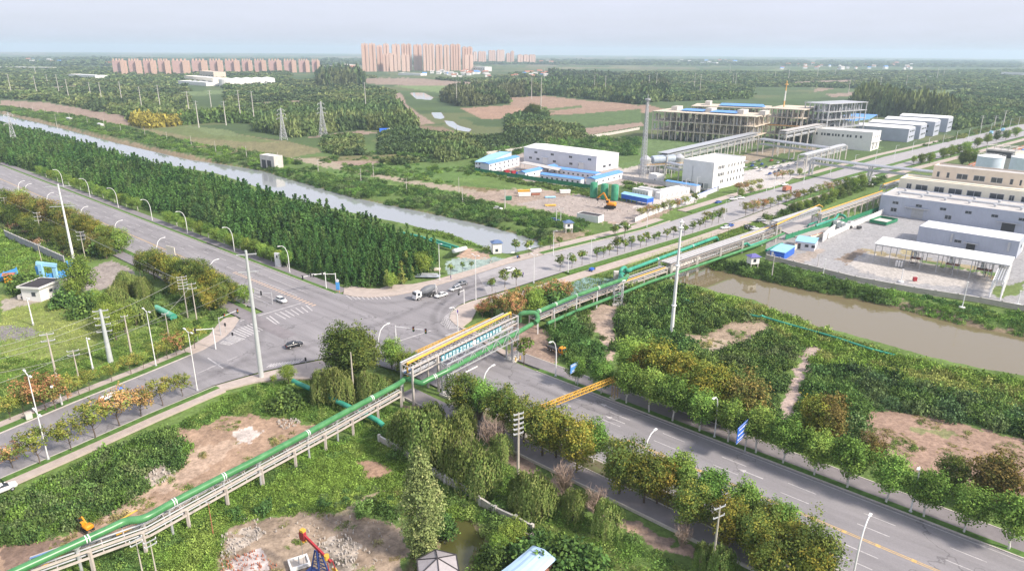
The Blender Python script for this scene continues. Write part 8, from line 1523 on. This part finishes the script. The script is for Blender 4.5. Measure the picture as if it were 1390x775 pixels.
cover('bushes', [(290,700),(340,690),(420,680),(480,660),(600,650),(640,690),(600,715),(550,708),(470,690),(400,690),(330,702),(296,715)], 2.6, T_bush, .9, 1.7, BC+DRY[:1], 35, 'mixed grey-green bushes at the edge of the stony yard', 6, (.8,1.4), (.40,6))
cover('weeds', [(60,790),(120,745),(230,700),(310,655),(400,610),(470,590),(520,598),(440,625),(300,700),(230,755),(210,790)], .62, T_weed, .5, 1.0, LC+BC[:2], 36, 'weeds growing beneath the concrete rack', 5, (.4,1.0))
cover('rough_grass', [(560,700),(600,640),(560,600),(600,590),(690,630),(780,690),(880,740),(960,790),(560,790)], .55, T_grass+T_weed[:2], .6, 1.15, GC+LC, 37, 'lush green grass and weeds below the near service lane', 7, (.4,.9))
cover('bushes', [(520,600),(560,615),(620,650),(660,690),(700,705),(760,760),(800,790),(640,790),(690,730),(620,700),(570,650)], 2.6, T_bush, .9, 1.7, BC, 38, 'dark bushes along the garden wall and pond', 6, (.8,1.3), (.42,6))
cover('bushes', [(700,640),(800,700),(900,745),(960,760),(920,770),(850,740),(760,700),(700,670)], 2.7, T_bush, .7, 1.4, BC+[(.17,.13,.09)], 39, 'low mixed bushes beside the near service lane', 5, (.8,1.3), (.40,5))
cover('sprouting_weeds', [(0,770),(130,700),(245,632),(262,600),(300,565),(430,570),(420,600),(300,655),(150,720),(40,790)], .8, T_weed, .3, .7, GC+DRY, 66, 'patchy weeds sprouting on the bare dirt track ground', 4, (.5,1.1), (.60,4), False)
cover('sprouting_weeds', [(296,742),(310,712),(350,704),(410,692),(470,694),(550,712),(556,740),(530,790),(290,790)], .8, T_weed, .3, .65, GC+DRY, 67, 'patchy dry weeds on the stony yard around the pump jack', 4, (.4,.9), (.60,3.5), False)
cover('sprouting_weeds', [(922,452),(1040,430),(1050,445),(1000,482),(940,474)], .8, T_weed, .4, .8, GC+DRY, 68, 'patchy weeds on the bare plot beyond the roadside trees', 4, (.5,1), (.56,4), False)
cover('sprouting_weeds', [(1165,560),(1260,562),(1420,600),(1420,700),(1190,615)], 1.0, T_weed, .4, .8, DRY+GC[:1], 69, 'dry tufts on the large brown plot', 5, (.4,.8), (.60,5), False)
# triangle between the wide road and the muddy river
cover('thicket', [(745,420),(800,400),(850,392),(910,386),(940,400),(1000,425),(1090,468),(1070,510),(1050,575),(980,540),(900,500),(850,480),(800,450),(760,440)], 1.9, T_bush, 1.2, 2.3, BC, 41, 'dense dark green thicket behind the roadside trees', 9, (.8,1.5))
cover('thicket', [(735,440),(775,440),(810,462),(822,490),(840,510),(790,500),(760,480),(735,455)], 1.8, T_bush, 1.2, 2.2, BC[:3], 42, 'dark green thicket between the orange truck and the dirt track', 8, (.8,1.5))
cover('thicket', [(840,425),(900,392),(930,400),(925,450),(960,490),(920,480),(850,455)], 1.9, T_bush, 1.6, 2.7, BC, 46, 'tall dark thicket around the foot of the tall white pole', 8, (.9,1.6))
cover('thicket', [(1110,500),(1200,512),(1300,540),(1420,565),(1420,610),(1330,580),(1260,562),(1200,552),(1170,570),(1160,610),(1100,600),(1075,570),(1090,520)], 1.9, T_bush, 1.3, 2.4, BC+[(.06,.10,.05)], 43, 'broad dark green thicket beyond the footpath', 10, (.8,1.6))
cover('river_bank_vines', [(915,385),(1000,405),(1060,425),(1150,460),(1250,490),(1420,520),(1420,572),(1300,552),(1200,522),(1110,500),(1085,480),(1040,440),(960,425),(925,405)], .95, T_weed, .8, 1.5, LC+[(.17,.20,.07),(.10,.16,.05)], 44, 'bright green vines blanketing the near river bank', 9, (.8,1.6))
cover('river_bank_bushes', [(960,355),(1040,358),(1100,372),(1200,398),(1240,412),(1200,412),(1100,392),(1000,368)], 1.7, T_bush, 1.2, 2.0, [(.085,.14,.045),(.065,.11,.038)], 45, 'rounded bushes along the far river bank', 9, (.8,1.3))
cover('river_bank_weeds', [(1040,352),(1200,392),(1420,430),(1420,462),(1300,438),(1180,408),(1000,366)], 1.2, T_weed, .8, 1.3, GC+BC[:1], 47, 'weeds on the far river bank below the yard wall', 9, (.7,1.2), (.42,8), False)
cover('thicket', [(1180,612),(1260,648),(1400,700),(1400,690),(1330,660),(1250,640),(1190,608)], 2.2, T_bush, .8, 1.5, BC, 48, 'low hedge-like growth behind the far service lane', 6, (.8,1.3), (.4,5), False)
cover('rough_grass', [(760,300),(820,330),(1000,300),(1110,268),(1000,330),(850,385),(760,420),(700,410),(800,375),(900,350)], 1.1, T_grass, .9, 1.4, GC, 49, 'rough grass beside the works road', 8)
# middle distance left of the works road
cover('canal_bank_scrub', [(365,228),(440,236),(560,252),(680,278),(800,302),(780,322),(735,326),(665,305),(600,290),(476,264),(380,240)], 1.9, T_bush, 1.0, 2.0, BC+GC[:1], 51, 'green scrub along the far canal bank', 14, (.7,1.3), (.36,14), False)
cover('canal_bank_scrub', [(0,150),(100,172),(250,208),(350,228),(440,232),(380,212),(250,192),(110,158),(0,144)], 3.2, T_bush, 1.3, 2.6, BC+GC[:2], 52, 'green scrub along the far reach of the canal bank', 20, (.6,1.2), (.36,18), False)
cover('field_scrub', [(440,212),(560,200),(700,214),(700,262),(640,256),(540,244),(430,232)], 4.2, T_bush, 1.2, 2.6, BC+GC, 53, 'scattered bushes over the green field beyond the canal', 24, (.5,1.1), (.50,20), False)
cover('field_scrub', [(560,178),(700,190),(800,188),(870,190),(860,212),(760,205),(700,210),(560,204)], 4.5, T_bush, 1.8, 3.6, BC+GC, 54, 'bushes around the fields behind the prefab camp', 30, (.6,1.3), (.42,30), False)
cover('canal_bank_scrub', [(560,308),(620,318),(680,345),(650,336),(600,322),(570,314)], 1.2, T_weed, .9, 1.5, GC, 55, 'green weeds on the near canal bank', 8, (.7,1.2), None, False)
cover('hedge', [(655,236),(700,243),(745,250),(800,258),(860,272),(800,266),(745,256),(690,247)], 2.0, T_bush, 1.0, 1.8, BC, 56, 'dark hedge in front of the green camp fence', 12, (.6,1.1), (.4,10), False)
cover('hedge', [(845,247),(900,255),(965,262),(900,262),(850,256)], 2.0, T_bush, 1.0, 2.0, BC, 57, 'hedge before the white cube building', 12, (.7,1.2), (.35,10), False)
cover('verge_hedge', [(1030,298),(1110,272),(1200,240),(1200,246),(1110,282),(1060,300)], 2.0, T_bush, 1.0, 2.0, BC+GC[:1], 58, 'long hedge beside the works road left of the rack', 12, (.8,1.4), (.3,10), False)
cover('verge_hedge', [(1110,240),(1200,214),(1390,160),(1390,168),(1250,203),(1120,246)], 4, T_bush, 1.5, 3, [(.10,.14,.05),(.13,.14,.05),(.07,.11,.04)], 59, 'mixed shrub belt along the far works road', 20, (.7,1.3), (.3,16), 'road')
cover('shrub_belt', [(1040,286),(1200,232),(1240,222),(1330,202),(1320,196),(1200,226),(1100,256),(1010,284)], 3, T_bush, 1.2, 2.4, [(.12,.15,.05),(.17,.15,.06),(.08,.12,.04)], 60, 'mixed shrub belt beside the near lanes of the works road', 16, (.8,1.4), (.45,12), 'road') if False else None
cover('lawn_weeds', [(-20,480),(60,488),(130,470),(230,440),(300,425),(300,450),(260,470),(180,495),(60,535),(-20,565)], .9, T_weed, .6, 1.1, GC+LC[:1], 61, 'weeds between the lawn and the upper pavement', 8, (.35,.8))
cover('lawn_grass', [(-20,400),(60,405),(130,412),(200,430),(300,425),(230,450),(120,480),(-20,500)], 1.1, T_grass, .8, 1.3, [(.24,.27,.09),(.19,.235,.07),(.15,.21,.055)], 62, 'yellow-green lawn grass left of the crossing', 10, (.4,.7))
cover('weeds', [(-20,300),(60,340),(120,362),(60,375),(-20,385)], 1.3, T_weed, .8, 1.5, GC+LC, 63, 'weeds behind the blue gate fence', 10, (.7,1.4))
cover('thicket', [(-20,270),(40,290),(100,318),(160,345),(120,356),(60,336),(-20,305)], 2.2, T_bush, 1.2, 2.2, BC+[(.16,.12,.08)], 64, 'brown and green undergrowth of the belt left of the wide road', 8, (.7,1.3))
cover('thicket', [(150,400),(230,395),(320,418),(300,432),(230,450),(160,430)], 1.8, T_bush, .9, 1.8, BC+GC, 65, 'undergrowth left of the crossing', 8, (.7,1.2), (.38,8))
# ------------------------------------------------------------------ air
hb = MB().box(-16500, 16500, -2000, 16500, -4.6, 150)
hm_ = bpy.data.materials.new('haze'); hm_.use_nodes = True; t = hm_.node_tree; t.nodes.clear(); o_ = t.nodes.new('ShaderNodeOutputMaterial'); pv = t.nodes.new('ShaderNodeVolumePrincipled')
pv.inputs['Color'].default_value = (.68,.84,1,1); pv.inputs['Density'].default_value = .00012; pv.inputs['Anisotropy'].default_value = .1; t.links.new(pv.outputs[0], o_.inputs['Volume'])
hz = tag(hb.build('haze', hm_), 'pale blue haze over the whole plain', 'haze', kind='stuff'); hz.location.y = 0
